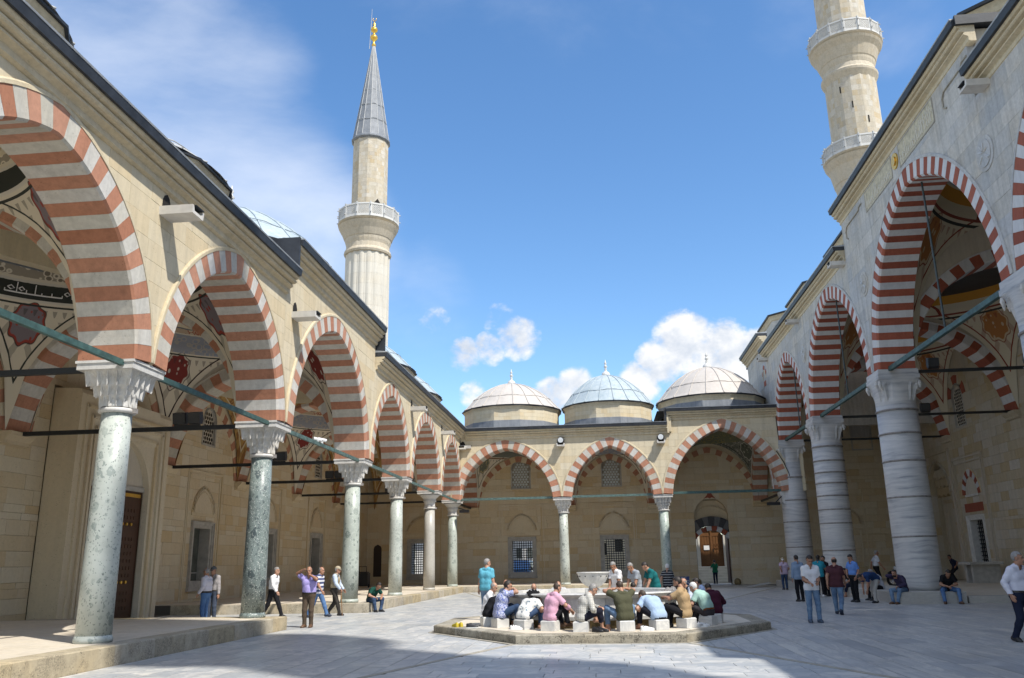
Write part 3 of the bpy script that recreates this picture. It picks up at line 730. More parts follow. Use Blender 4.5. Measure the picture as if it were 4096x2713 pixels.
def window(par, fr, c, z0, z1, w, fm, kind, deep=1.0):
    s0, s1 = c-w/2, c+w/2
    f = put('window', picture_frame(fr, s0, s1, z0, z1, .14, -.12, .03)+picture_frame(fr, s0-.14, s1+.14, z0-.14, z1+.14, .10, -.12, .075)+picture_frame(fr, s0-.24, s1+.24, z0-.24, z1+.24, .05, -.1, .12), fm, par)
    put('sill', [box(fr, s0-.32, s1+.32, -.1, .13, z0-.42, z0-.292)], fm, f)
    put('reveal', [box(fr, s0-.10, s0-.002, -deep, -.121, z0-.05, z1+.05), box(fr, s1+.002, s1+.10, -deep, -.121, z0-.05, z1+.05), box(fr, s0, s1, -deep, -.121, z1+.002, z1+.08), box(fr, s0, s1, -deep, -.121, z0-.08, z0-.002)], fm, f)
    if kind == 'grille': put('grille', bars(fr, s0, s1, z0, z1, 9, 13, -.40), 'black iron', f)
    elif kind == 'glass':
        put('pane', [box(fr, s0, s1, -.5, -.46, z0, z1)], 'window dark glass', f); put('transom', [box(fr, s0, s1, -.46, -.43, z0+(z1-z0)*.14, z0+(z1-z0)*.16)], 'window frame marble', f)
    else:
        put('grille', bars(fr, s0, s1, z0, z1, 7, 12, -.35), 'black iron', f); put('pane', [box(fr, s0, s1, -.8, -.75, z0, z1)], 'dark round pane', f)
    return f
def niche(par, fr, c, base, a, h, rect, mat):
    b = put('blind_arch', strip(fr, pointed(c, a, h, base+.05), .13, -.05, .045)+strip(fr, [(c-a-.06, base), (c+a+.06, base)], .12, -.05, .05), mat, par)
    pts = pointed(c, a-.07, h-.09, base+.065); put('tympanum', prism(fr, pts[::-1], -.05, .016), mat, b)
    put('arch_moulding', strip(fr, pointed(c, a-.16, h-.2, base+.06), .05, -.05, .034), mat, b)
    if rect: put('wall_moulding', strip(fr, [(c-rect, .36), (c-rect, base+h+.55), (c+rect, base+h+.55), (c+rect, .36)], .07, -.05, .03)+strip(fr, [(c-rect-.16, .36), (c-rect-.16, base+h+.71), (c+rect+.16, base+h+.71), (c+rect+.16, .36)], .05, -.05, .045), mat, par)
PANE = {}
def lattice(par, fr, c, z0, zs, w, rise, dark=False, deep=.10):
    """plaster window set with round panes under a pointed head"""
    a = w/2; head = pointed(c, a, rise, zs)
    f = put('lattice_window', prism(fr, ([(c-a, z0)]+head+[(c+a, z0)])[::-1], -.16, -.10), 'plaster' if dark else 'lattice plaster', par)
    put('frame', strip(fr, [(c-a, z0), (c-a, zs)]+head[1:]+[(c+a, z0), (c-a, z0)], .10, -.16, .02), 'window frame marble', f)
    r = .088; dx, dz = .215, .186; j = 0; z = z0+.12
    key = (id(fr), dark)
    while z < zs+rise-.08:
        x = c-a+.13+(dx/2 if j % 2 else 0)
        while x < c+a-.10:
            ok = True
            if z > zs: ok = abs(x-c) < a-.10 and Arch(c, a, rise, zs, 0).ext(x, -.10) > z+.05
            if ok:
                if key not in PANE:
                    V, F = [], []
                    for d, rr in ((-.12, r), (-.094, r), (-.094, r*.78), (-.088, r*.7)):
                        for k in range(8): V.append(fr(rr*math.cos(k*PI/4), d, rr*math.sin(k*PI/4)))
                    for q in range(3):
                        for k in range(8): F.append((q*8+k, q*8+(k+1) % 8, q*8+8+(k+1) % 8, q*8+8+k))
                    F.append(tuple(range(24, 32)))
                    me = bpy.data.meshes.new('pane'); me.from_pydata((np.array(V)-fr.O).tolist(), [], F); me.materials.append(MATS['dark round pane' if dark else 'round pane']); PANE[key] = me
                o = bpy.data.objects.new('pane', PANE[key]); COL.objects.link(o); o.parent = f
                o.location = Vector(fr(x, 0, z))-ORG[f.name]
            x += dx
        z += dz; j += 1
    return f
def head_fill(fr, c, w, zs, rise, ztop, d0, d1):     # fills the square corners over a pointed head
    A = Arch(c, w/2, rise, zs, 0); P = []
    L = [A.pt(i/20) for i in range(11)]; Rr = [A.pt(i/20) for i in range(10, 21)]
    P.append(prism(fr, [(c-w/2, ztop)]+L[::1]+[(c, ztop)], d0, d1)); P.append(prism(fr, Rr+[(c+w/2, ztop), (c, ztop)], d0, d1))
    return P
def wall_arch(par, fr, A, n, mats, d1=.05):
    h = put('wall_arch', hood(fr, A, -.05, d1+.006, .05), 'gallery stone', par)
    for i, p in enumerate(voussoirs(fr, A, -.08, d1, n, .01)): put('voussoir', p, mats[i % 2], h)
def corbel(par, fr, s, z, w=1.15, mat='gallery stone'):
    put('corbel', [sweep_s(fr, [(-.05, z-.42), (.16, z-.36), (.16, z-.26), (.30, z-.12), (.34, z-.12), (.34, z), (-.05, z)], s-w/2, s+w/2)], mat, par)

cl = [(CY[i]+CY[i+1])/2 for i in range(1, 7)]           # bay centres of the left gallery
win_l = [cl[1], cl[3], cl[4], cl[5]]
H = [(c-.75, c+.75, 1.2, 3.42) for c in win_l] + [(c-.62, c+.62, 7.1, 8.75) for c in win_l] + [(25.0, 30.9, 0, 7.6)]
S = ashlar(LW, 8, YW, 0, 10.1, H, -.45, 0)
spread('stone', 'wall_stonework', S, 'gallery stone', wall_l)
put('wall_backing', [box(LW, 8, 25, -1.25, -.90, 0, 10.1), box(LW, 31, YW, -1.25, -.90, 0, 10.1), box(LW, 25, 31, -1.25, -.9, 0, 10.1), box(LW, 8, 25, -.47, -.455, 8.8, 10.1)], 'wall joint', wall_l)
P = []
for a, b in zip([8]+[c+.86 for c in win_l], [c-.86 for c in win_l]+[YW]):
    if a < 25 < b: P += [box(LW, a, 25.0, -.9, -.452, 0, 6.9), box(LW, 30.9, b, -.9, -.452, 0, 6.9)]
    else: P.append(box(LW, a, b, -.9, -.452, 0, 6.9))
for c in win_l: P += [box(LW, c-.855, c+.855, -.9, -.452, 0, 1.1), box(LW, c-.855, c+.855, -.9, -.452, 3.51, 6.9)]
put('wall_joints', P, 'wall joint', wall_l)
for c in win_l:
    window(wall_l, LW, c, 1.2, 3.42, 1.5, 'window frame marble', 'glass', .55); niche(wall_l, LW, c, 4.0, 1.03, 1.15, 1.45, 'gallery stone')
    put('wall_infill', head_fill(LW, c, 1.24, 8.2, .53, 8.75, -.45, 0), 'gallery stone', wall_l); lattice(wall_l, LW, c, 7.1, 8.2, 1.24, .53, True)
# entrance portal standing forward of the wall
PF = Frame((XW, 0, 0), (0, 1, 0), (1, 0, 0)); pc = 27.94
por = put('portal', [sweep_s(PF, [(0, 0), (.98, 0), (.98, 7.3), (.9, 7.45), (0, 7.5)], 25.04, 25.9), sweep_s(PF, [(0, 0), (.98, 0), (.98, 7.3), (.9, 7.45), (0, 7.5)], 29.98, 30.83), box(PF, 25.9, 29.98, 0, .978, 6.15, 7.45)], 'gallery stone', wall_l)
for k, (w, d) in enumerate(((2.55, 1.02), (2.25, 1.05), (1.98, 1.0))):
    z = 6.95-.32*k; put('portal_moulding', strip(PF, [(pc-w, 0), (pc-w, z), (pc+w, z), (pc+w, 0)], .10, .9, d+.02), 'gallery stone', por)
put('portal_arch', [prism(PF, [(pc-2.04, 4.4), (pc-1.80, 4.4)]+pointed(pc, 1.80, 1.7, 4.4)[1:11]+[(pc, 6.15), (pc-2.04, 6.15)], .70, .93), prism(PF, pointed(pc, 1.80, 1.7, 4.4)[10:]+[(pc+2.04, 4.4), (pc+2.04, 6.15), (pc, 6.15)], .70, .93), box(PF, pc-2.04, pc-1.80, .70, .93, 0, 4.4), box(PF, pc+1.80, pc+2.04, .70, .93, 0, 4.4)], 'gallery stone', por)
put('portal_recess', [box(PF, pc-1.80, pc+1.80, .3, .70, 4.62, 6.14)], 'plaster', por)
put('portal_lintel', [box(PF, pc-1.80, pc+1.80, .3, .76, 4.45, 4.62)], 'window frame marble', por)
PD = Frame((XW+.66, 0, 0), (0, 1, 0), (1, 0, 0))
d = put('door', [box(PD, pc-1.78, pc+1.78, -.16, .02, .05, 4.44)], 'dark door wood', wall_l)
for sx in (-1, 1):
    for k in range(3):
        z0, z1 = ((.25, 1.2), (1.35, 3.2), (3.35, 4.3))[k]; q = put('door_panel', [box(PD, pc+sx*.9-.70, pc+sx*.9+.70, .0, .05, z0, z1)]+[box(PD, pc+sx*.9-.6+i*.2, pc+sx*.9-.48+i*.2, .05, .07, z0+.1+j*.25, z0+.22+j*.25) for i in range(6) for j in range(int((z1-z0-.2)/.25))], 'dark door wood', d)
    put('door_boss', [disc(PD, pc+sx*(.35+.28*k), z, .02, .055, 10, .05) for k in range(4) for z in (1.28, 3.28)], 'gold', d)
put('brass_plate', prism(PD, [(pc+.1, 4.30), (pc+.3, 4.24), (pc+1.6, 4.24), (pc+1.6, 4.36), (pc+.3, 4.36)], .05, .08), 'gold', d)

# back wall
wb = [-13.55, -6.02, .70]; dc = 7.70
H = [(c-.75, c+.75, 1.09, 3.29) for c in wb]+[(c-.70, c+.70, 7.08, 9.2) for c in wb]+[(6.50, 8.90, 0, 5.95), (18.1, 19.5, 9.2, 11.3)]
S = ashlar(BW, XW, XH, 0, 10.1, H[:7], -.45, 0)
S2 = ashlar(BW, 11.9, XH, 10.1, 15.0, [H[7]], -.45, 0, .5); S += S2
spread('stone', 'wall_stonework', S, 'gallery stone', wall_b)
P = []
xs = sorted([(h[0]-.1, h[1]+.1) for h in H[:3]]+[(6.5, 8.9)])
a = XW
for x0, x1 in xs: P.append(box(BW, a, x0, -1.15, -.452, 0, 6.9)); a = x1
P.append(box(BW, a, XH, -1.15, -.452, 0, 9.0))
for c in wb: P += [box(BW, c-.85, c+.85, -1.15, -.452, 0, 1.0), box(BW, c-.85, c+.85, -1.15, -.452, 3.38, 6.9)]
P += [box(BW, 6.5, 8.9, -1.15, -.452, 5.9, 6.9), box(BW, XW, 12, -1.15, -.60, 6.9, 10.1), box(BW, 12, XH, -1.15, -.60, 9.0, 15)]
put('wall_joints', P, 'wall joint', wall_b)
for c in wb:
    window(wall_b, BW, c, 1.09, 3.29, 1.5, 'window frame marble', 'grille', 1.2); niche(wall_b, BW, c, 3.98, 1.06, 1.18, 1.45, 'gallery stone')
    put('wall_infill', head_fill(BW, c, 1.40, 8.5, .70, 9.2, -.45, 0), 'gallery stone', wall_b); lattice(wall_b, BW, c, 7.08, 8.5, 1.40, .70)
lattice(wall_b, BW, 18.8, 9.2, 11.0, 1.4, .3)
put('wall_arch', voussoirs(BW, Arch(18.8, .75, .9, 11.0, .5), -.1, .03, 5, .01)[::2], 'deep red voussoir', wall_b)
put('wall_moulding', strip(BW, [(16.2, .4), (16.2, 6.05), (18.35, 6.05), (18.35, .4)], .08, -.05, .05), 'gallery stone', wall_b)
niche(wall_b, BW, 17.28, 3.9, .8, 1.1, None, 'gallery stone')
put('wall_moulding', strip(BW, [(16.6, 1.0), (16.6, 3.6), (17.95, 3.6), (17.95, 1.0), (16.6, 1.0)], .10, -.05, .05), 'gallery stone', wall_b)
put('dark_niche', [prism(BW, [(-17.13, .94), (-16.53, .94), (-16.53, 2.95), (-16.6, 3.12), (-16.83, 3.25), (-17.06, 3.12), (-17.13, 2.95)], -.05, .02)], 'bronze shutter', wall_b)  # flat dark panel in place of the narrow pointed opening
# side doorway of the court with its two coloured arches
put('door_niche', head_fill(BW, dc, 2.40, 4.85, 1.10, 5.95, -.45, 0)+[box(BW, dc-1.2, dc+1.2, -.62, -.46, 4.4, 5.95)], 'gallery stone', wall_b)
put('wall_moulding', strip(BW, [(dc-1.75, .1), (dc-1.75, 7.35), (dc+1.8, 7.35), (dc+1.8, .1)], .06, -.05, .035), 'gallery stone', wall_b)
ring = put('doorway_arch', hood(BW, Arch(dc, 1.15, 1.16, 3.62, .0), -.62, -.30, .04, .72, 20, .12, .88), 'gallery stone', wall_b)
A1 = Arch(dc, 1.19, 1.2, 2.95, .62)
def flat_arch(cx, r0, r1, zc, a0, n, d0, d1):
    P = []
    for i in range(n):
        t0, t1 = PI-a0-(PI-2*a0)*i/n, PI-a0-(PI-2*a0)*(i+1)/n
        g = .006; pts = [(cx+r*math.cos(t), zc+r*math.sin(t)) for r, t in ((r0, t0-g), (r1, t0-g), (r1, (t0+t1)/2), (r1, t1+g), (r0, t1+g), (r0, (t0+t1)/2))]
        P.append(prism(BW, pts, d0, d1))
    return P
for i, p in enumerate(flat_arch(dc, 1.75, 2.42, 2.33, .72, 9, -.6, -.10)): put('dark_voussoir', (p[0], p[1], 1.0 if i % 2 else 0.0), 'dark voussoir', ring)
for i, p in enumerate(flat_arch(dc, 1.42, 1.74, 2.33, .62, 8, -.8, -.16)): put('voussoir', p, 'deep red voussoir' if i % 2 == 0 else 'marble voussoir', ring)
put('door_leaf', [box(BW, dc+1.10, dc+1.17, -1.9, -.65, .1, 3.9), box(BW, dc-1.17, dc-1.12, -1.7, -.65, .1, 3.6)], 'dark door wood', wall_b)
put('ornament', [prism(BW, [(dc-.42, 6.0), (dc-.15, 6.08), (dc, 6.0), (dc+.15, 6.08), (dc+.42, 6.0), (dc+.2, 6.25), (dc+.1, 6.45), (dc, 6.6), (dc-.1, 6.45), (dc-.2, 6.25)], -.02, .02)], 'deep red voussoir', wall_b)

# wall of the prayer hall
wr = 52.4; dr = 57.2
H = [(wr-.85, wr+.85, .98, 3.68), (dr-1.75, dr+1.75, .25, 7.5), (wr-.75, wr+.75, 9.2, 11.6)]
S = ashlar(RW, 40, YW, 0, 15, H, -.45, 0, .5, (.7, 1.4))
spread('stone', 'wall_stonework', S, 'hall stone', wall_r)
put('wall_joints', [box(RW, 40, wr-.95, -1, -.452, 0, 15), box(RW, wr+.95, dr-1.79, -1, -.452, 0, 15), box(RW, dr+1.79, YW, -1, -.452, 0, 15), box(RW, wr-.95, wr+.95, -1, -.452, 3.9, 9), box(RW, dr-1.75, dr+1.75, -1, -.452, 7.5, 15), box(RW, wr-.95, wr+.95, -1, -.7, 9, 15), box(RW, 9, 40, -1, 0, 0, 15)], 'wall joint', wall_r)
window(wall_r, RW, wr, .98, 3.68, 1.7, 'pale frame', 'dark', .9)
put('red_lintel', [box(RW, wr-1.25, wr+1.25, -.1, .03, 4.15, 4.65)], 'deep red voussoir', wall_r)
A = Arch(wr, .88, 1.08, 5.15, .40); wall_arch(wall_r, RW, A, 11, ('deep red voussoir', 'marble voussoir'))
put('tympanum', prism(RW, pointed(wr, .86, 1.05, 5.15)[::-1], -.1, .012), 'plaster', wall_r)
put('tympanum_moulding', strip(RW, [(wr-.86, 5.1), (wr+.86, 5.1)], .12, -.1, .06), 'pale frame', wall_r)
put('wall_moulding', strip(RW, [(wr-1.85, .4), (wr-1.85, 7.1), (wr+1.85, 7.1), (wr+1.85, .4)], .10, -.05, .06)+strip(RW, [(wr-2.1, .4), (wr-2.1, 7.35), (wr+2.1, 7.35), (wr+2.1, .4)], .08, -.05, .08), 'hall stone', wall_r)
lattice(wall_r, RW, wr, 9.2, 11.0, 1.5, .6, True)
for i, p in enumerate(voussoirs(RW, Arch(wr, .82, .8, 11.0, .5), -.1, .03, 5, .01)):
    if i % 2 == 0: put('voussoir', p, 'deep red voussoir', wall_r)
put('door_niche', head_fill(RW, dr, 3.5, 5.6, 1.9, 7.5, -.45, 0)+[box(RW, dr-1.85, dr-1.75, -.8, -.452, .25, 7.4), box(RW, dr+1.75, dr+1.85, -.8, -.452, .25, 7.4), box(RW, dr-1.8, dr+1.8, -1.0, -.75, .25, 7.5)], 'hall stone', wall_r)
for k in range(3): put('stalactite_tier', [prism(RW, [(dr-1.75+.25*k, 5.4+.55*k)]+[(dr-1.75+.25*k+(3.5-.5*k)*j/10, 5.4+.55*k+(.18 if j % 2 else 0)) for j in range(11)]+[(dr+1.75-.25*k, 6.1+.5*k), (dr-1.75+.25*k, 6.1+.5*k)], -.75, -.5+.14*k)], 'hall stone', wall_r)
put('door_frame', strip(RW, [(dr-1.2, .3), (dr-1.2, 5.1), (dr+1.2, 5.1), (dr+1.2, .3)],   .2, -.76, -.62), 'hall stone', wall_r)
put('wall_moulding', strip(RW, [(dr-2.3, .4), (dr-2.3, 8.1), (dr+2.3, 8.1), (dr+2.3, .4)], .16, -.05, .10)+strip(RW, pointed(dr, 1.85, 2.0, 5.6), .18, -.05, .08), 'hall stone', wall_r)

# ------------------------------------------------------------------ arches across the galleries, with their tie rods
def cross(fr, c, a, h, z0, d, n, red, white, label, ztop, s_w0, s_w1, iron='black iron', rz=-.10):
    t = thing('cross_arch', label, 'arch', fr(c, 0, z0)); A = Arch(c, a, h, z0, .46)
    hd = put('moulding', [hood(fr, A, -d/2+.02, -d/2-.02, .06), hood(fr, A, d/2-.02, d/2+.02, .06)], white, t)
    for i, p in enumerate(voussoirs(fr, A, -d/2, d/2, n, .05, .05)): put('voussoir', p, red if i % 2 == 0 else white, t)
    put('upper_wall', spandrel(fr, s_w0, s_w1, z0, ztop, [A], -d/2+.04, d/2-.04, solid=True), 'plaster', t)
    put('tie_rod', [box(fr, c-a-.15, c+a+.1, -.06, .06, z0+rz, z0+rz+.12)], iron, t)
    return t
names_l = ['striped arch across the left gallery from the pale green column to the portal', 'striped arch across the left gallery from the dark green column', 'striped arch across the left gallery behind the third green column', 'striped arch across the left gallery behind the fourth column', 'striped arch across the left gallery behind the grey granite column', 'striped arch across the left gallery at the far corner column']
ax = (XL-.58+XW+.12)/2; al = (XL-.58-XW-.12)/2-.0
for k in range(2, 8):
    fr = Frame((0, CY[k], 0), (-1, 0, 0), (0, 1, 0)); cross(fr, -ax, al-.0, 3.3, ZS, 1.05, 29, 'red voussoir', 'white voussoir', names_l[k-2], 10.1, 10.4, 17.6)
    corbel(wall_l, LW, CY[k], ZS)
names_b = ['striped arch across the far gallery beside the left corner bay', 'striped arch across the far gallery behind the slim green column', 'striped arch across the far gallery behind the green and white column', 'striped arch across the far gallery beside the banded corner column']
for k, x in enumerate((XL, CX[1], CX[2], 11.3)):
    fr = Frame((x, YB, 0), (0, 1, 0), (1, 0, 0)); cross(fr, (.58+YW-YB-.12)/2, (YW-YB-.12-.58)/2, 3.3, ZS, 1.05, 29, 'red voussoir', 'white voussoir', names_b[k], 10.1, .6, YW-YB-.05)
    corbel(wall_b, BW, x, ZS)
names_r = ['deep red striped arch across the portico at the far corner column', 'deep red striped arch across the portico from the second marble column', 'deep red striped arch across the portico from the nearest whole marble column', 'deep red striped arch across the portico at the right edge']
for k in range(4):
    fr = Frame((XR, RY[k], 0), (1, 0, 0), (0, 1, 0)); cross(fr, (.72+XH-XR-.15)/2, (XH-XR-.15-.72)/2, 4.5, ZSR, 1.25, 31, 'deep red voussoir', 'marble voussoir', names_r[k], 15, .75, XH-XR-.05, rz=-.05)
    corbel(wall_r, RW, RY[k], ZSR-.02, 1.4, 'hall stone')
mats_w = ('red voussoir', 'gallery stone')
for i, c in enumerate(cl):
    if i in (0,): continue
    w = (CY[i+2]-CY[i+1])/2-.75; wall_arch(wall_l, LW, Arch(c, w, w*1.07, ZS+.02, .42), 25, mats_w)
for c, w in ((-6.18, 3.0), (.615, 2.6), (7.75, 3.15)): wall_arch(wall_b, BW, Arch(c, w, 3.3 if c < 5 else 3.55, ZS+.02, .40), 25, mats_w)

# ------------------------------------------------------------------ painted vaults
def vault_mat(name, base, band, med, med2, line, field=None, script=False):
    m, nt, b = new_mat(name); uvn = nt.nodes.new('ShaderNodeUVMap'); s = node(nt, 'ShaderNodeSeparateXYZ'); link(nt, uvn.outputs[0], s.inputs[0])
    au, av = mathn(nt, 'ABSOLUTE', s.outputs[0]), mathn(nt, 'ABSOLUTE', s.outputs[1])
    r = mathn(nt, 'SQRT', mathn(nt, 'ADD', mathn(nt, 'MULTIPLY', s.outputs[0], s.outputs[0]), mathn(nt, 'MULTIPLY', s.outputs[1], s.outputs[1])))
    ang = mathn(nt, 'ARCTAN2', s.outputs[1], s.outputs[0])
    nz = noise(nt, vmap(nt, uvn.outputs[0], scale=(1, 1, 1)), 3, 5)
    c = mixc(nt, .18, base, ramp(nt, nz, [(.3, .6), (.7, 1)]), 'MULTIPLY')
    P = pos(nt)
    if field is not None:
        sw = noise(nt, uvn.outputs[0], 9, 4, .55, 2.5)
        c = mixc(nt, ramp(nt, sw, [(.47, 0), (.5, 1), (.535, 0)]), field, c) if script else mixc(nt, ramp(nt, sw, [(.45, 0), (.52, 1)]), field, c)
    # medallion at the middle of each pendentive
    du, dv = mathn(nt, 'SUBTRACT', au, .80), mathn(nt, 'SUBTRACT', av, .80)
    p = mathn(nt, 'MULTIPLY', mathn(nt, 'ADD', du, dv), 1.25); q = mathn(nt, 'SUBTRACT', du, dv)
    dm = mathn(nt, 'SQRT', mathn(nt, 'ADD', mathn(nt, 'MULTIPLY', p, p), mathn(nt, 'MULTIPLY', q, q)))
    wob = mathn(nt, 'MULTIPLY', mathn(nt, 'SINE', mathn(nt, 'MULTIPLY', mathn(nt, 'ARCTAN2', q, p), 8)), .012)
    dm = mathn(nt, 'ADD', dm, wob)
    vo = nt.nodes.new('ShaderNodeTexVoronoi'); vo.inputs['Scale'].default_value = 20; link(nt, uvn.outputs[0], vo.inputs['Vector'])
    inner = mixc(nt, ramp(nt, vo.outputs['Distance'], [(.22, 1), (.30, 0)]), med, med2)
    c = mixc(nt, ramp(nt, dm, [(.196, 1), (.201, 0)]), c, line); c = mixc(nt, ramp(nt, dm, [(.187, 1), (.192, 0)]), c, med2); c = mixc(nt, ramp(nt, dm, [(.165, 1), (.17, 0)]), c, inner)
    # lines that follow the arches and the ring
    mx = mathn(nt, 'MAXIMUM', au, av)
    for lo, hi in ((.955, .965),): c = mixc(nt, mathn(nt, 'MULTIPLY', mathn(nt, 'GREATER_THAN', mx, lo), mathn(nt, 'LESS_THAN', mx, hi)), c, line)
    mot = mathn(nt, 'MULTIPLY', mathn(nt, 'GREATER_THAN', mathn(nt, 'SINE', mathn(nt, 'MULTIPLY', ang, 90)), mathn(nt, 'MULTIPLY', mathn(nt, 'SUBTRACT', r, 1.06), 26)), mathn(nt, 'MULTIPLY', mathn(nt, 'GREATER_THAN', r, 1.06), mathn(nt, 'LESS_THAN', r, 1.12)))
    c = mixc(nt, mathn(nt, 'MULTIPLY', mot, .5), c, line)
    fl = nt.nodes.new('ShaderNodeTexVoronoi'); fl.inputs['Scale'].default_value = 7; fl.feature = 'DISTANCE_TO_EDGE'; link(nt, noise(nt, uvn.outputs[0], 4, 2, .5, 1.5, True), fl.inputs['Vector'])
    edge = mathn(nt, 'MULTIPLY', mathn(nt, 'GREATER_THAN', mx, .90), mathn(nt, 'MULTIPLY', mathn(nt, 'GREATER_THAN', r, 1.12), mathn(nt, 'LESS_THAN', mathn(nt, 'SINE', mathn(nt, 'MULTIPLY', mathn(nt, 'MINIMUM', au, av), 50)), -.55)))
    edge = mathn(nt, 'MULTIPLY', edge, mathn(nt, 'LESS_THAN', mx, .955))
    c = mixc(nt, mathn(nt, 'MULTIPLY', edge, .4), c, line)
    stops = band
    for lo, hi, col in stops:
        msk = mathn(nt, 'MULTIPLY', mathn(nt, 'GREATER_THAN', r, lo), mathn(nt, 'LESS_THAN', r, hi))
        if isinstance(col[0], (tuple, list)):
            vb = nt.nodes.new('ShaderNodeTexVoronoi'); vb.inputs['Scale'].default_value = 1; cm = node(nt, 'ShaderNodeCombineXYZ')
            link(nt, mathn(nt, 'MULTIPLY', ang, 14), cm.inputs[0]); link(nt, mathn(nt, 'MULTIPLY', mathn(nt, 'SQRT', mathn(nt, 'MAXIMUM', mathn(nt, 'SUBTRACT', 1.0, mathn(nt, 'MULTIPLY', r, r)), .0)), 14), cm.inputs[1]); link(nt, cm.outputs[0], vb.inputs['Vector'])
            col = mixc(nt, ramp(nt, vb.outputs['Distance'], [(.30, 0), (.36, 1), (.46, 1), (.5, .25)]), col[1], col[0])
        c = mixc(nt, msk, c, col)
    link(nt, c, b.inputs['Base Color']); b.inputs['Roughness'].default_value = .85
CRM = (.68, .62, .50)
blk = (.03, .035, .03); wht = (.6, .57, .5)
vault_mat('vault kufic', CRM, [(1.03, 1.042, blk), (.982, 1.0, blk), (.977, .982, wht), (1.0, 1.015, wht), (.92, .97, (CRM, (.20, .17, .13))), (.89, .91, (.45, .17, .10)), (.5, .80, ((.40, .33, .09), (.22, .19, .05)))], (.20, .17, .19), (.32, .05, .035), blk)
vault_mat('vault flowers', CRM, [(1.03, 1.04, blk), (.97, 1.02, ((.40, .37, .33), (.26, .29, .36))), (.925, .965, ((.38, .12, .07), (.55, .47, .33))), (.88, .915, ((.52, .37, .10), CRM)), (.5, .84, ((.35, .12, .07), CRM))], (.19, .025, .02), (.55, .5, .42), (.04, .02, .02))
vault_mat('vault brown', (.40, .25, .08), [(.93, 1.0, (.5, .45, .33)), (.75, .92, ((.19, .03, .02), (.45, .33, .1)))], (.35, .30, .18), (.5, .42, .25), (.55, .48, .33), field=(.22, .10, .03))
vault_mat('vault green', (.55, .52, .43), [(.9, 1.0, ((.30, .26, .1), (.16, .17, .12)))], (.12, .13, .095), (.50, .48, .40), blk, field=(.15, .155, .12), script=True)
vault_mat('vault floral band', CRM, [(.93, 1.02, (.17, .18, .15)), (1.03, 1.05, (.2, .1, .05))], (.16, .17, .13), (.45, .38, .2), (.12, .12, .1))
vault_mat('vault rosette', (.60, .54, .41), [(1.03, 1.045, blk), (1.0, 1.015, (.22, .05, .03)), (.93, .98, (.50, .24, .03)), (.88, .92, (.36, .38, .42)), (.74, .86, ((.50, .40, .10), (.60, .55, .43)))], (.40, .17, .05), (.55, .45, .3), (.22, .04, .02))
def dome_vault(par, fr, sc, dcn, hs, hd, z0, h, hdome, mat):
    n = 96; V, F, UV = [], [], []
    rings = [math.sin(PI/2*i/14) for i in range(15)]
    for i in range(24):
        for j in range(n):
            a = 2*PI*j/n+PI/4; ca, sa = math.cos(a), math.sin(a); rm = 1/max(abs(ca), abs(sa))
            r = rings[i] if i < 15 else 1+(rm-1)*(i-14)/9
            u, v = r*ca, r*sa
            z = z0+h*math.sqrt(max(0, 2-r*r)) if r > 1-1e-9 else z0+h+hdome*math.sqrt(max(0, 1-r*r))
            V.append(fr(sc+u*hs, dcn+v*hd, z)); UV.append((u, v))
    for i in range(23):
        for j in range(n): k = (j+1) % n; F.append((i*n+j, i*n+k, (i+1)*n+k, (i+1)*n+j))
    return mesh_obj('vault', V, F, mat, par, None, None, True, uv=UV)

# ------------------------------------------------------------------ domes on the gallery roofs
def profile(R, H):
    return [(R*1.0, 0), (R*.97, H*.035), (R*.93, H*.10), (R*.87, H*.21), (R*.79, H*.36), (R*.69, H*.52), (R*.57, H*.67), (R*.44, H*.80), (R*.30, H*.905), (R*.15, H*.975), (.10, H)]
def finial(par, c, z, k=1.0, name='finial'):
    put(name, [lathe((c[0], c[1], z), [(a*k, b*k) for a, b in [(.30, -.05), (.30, .10), (.24, .24), (.10, .34), (.07, .40), (.10, .46), (.07, .52), (.055, .58), (.14, .66), (.06, .76), (.05, .82), (.10, .90), (.04, 1.0), (.012, 1.16)]], 14, .5)], 'white paint', par, True)
def drum_polygon(c, R, n, ph): return [(c[0]+R*math.cos(ph+2*PI*k/n), c[1]+R*math.sin(ph+2*PI*k/n)) for k in range(n)]
def drum_blocks(c, Ri, Ro, z0, z1, n, courses, per, ph):
    P = []; po, pi = drum_polygon(c, Ro, n, ph), drum_polygon(c, Ri, n, ph)
    for j in range(courses):
        za, zb = z0+(z1-z0)*j/courses, z0+(z1-z0)*(j+1)/courses; g = .003
        for k in range(n):
            cuts = [0]+sorted(min(.95, max(.05, (i+.5*(j % 2)+RND.uniform(-.12, .12))/per)) for i in range(1 if j % 2 == 0 else 0, per))+[1]
            for t0, t1 in zip(cuts[:-1], cuts[1:]):
                if t1-t0 < .02: continue
                def L(p, t): a, b = p[k], p[(k+1) % n]; return (a[0]+(b[0]-a[0])*t, a[1]+(b[1]-a[1])*t)
                q = [L(pi, t0), L(pi, t1), L(po, t1), L(po, t0)]
                V = [(x, y, za+g) for x, y in q]+[(x, y, zb-g) for x, y in q]
                P.append((V, [(0,1,2,3), (7,6,5,4), (0,4,5,1), (1,5,6,2), (2,6,7,3), (3,7,4,0)], RND.random()))
    return P
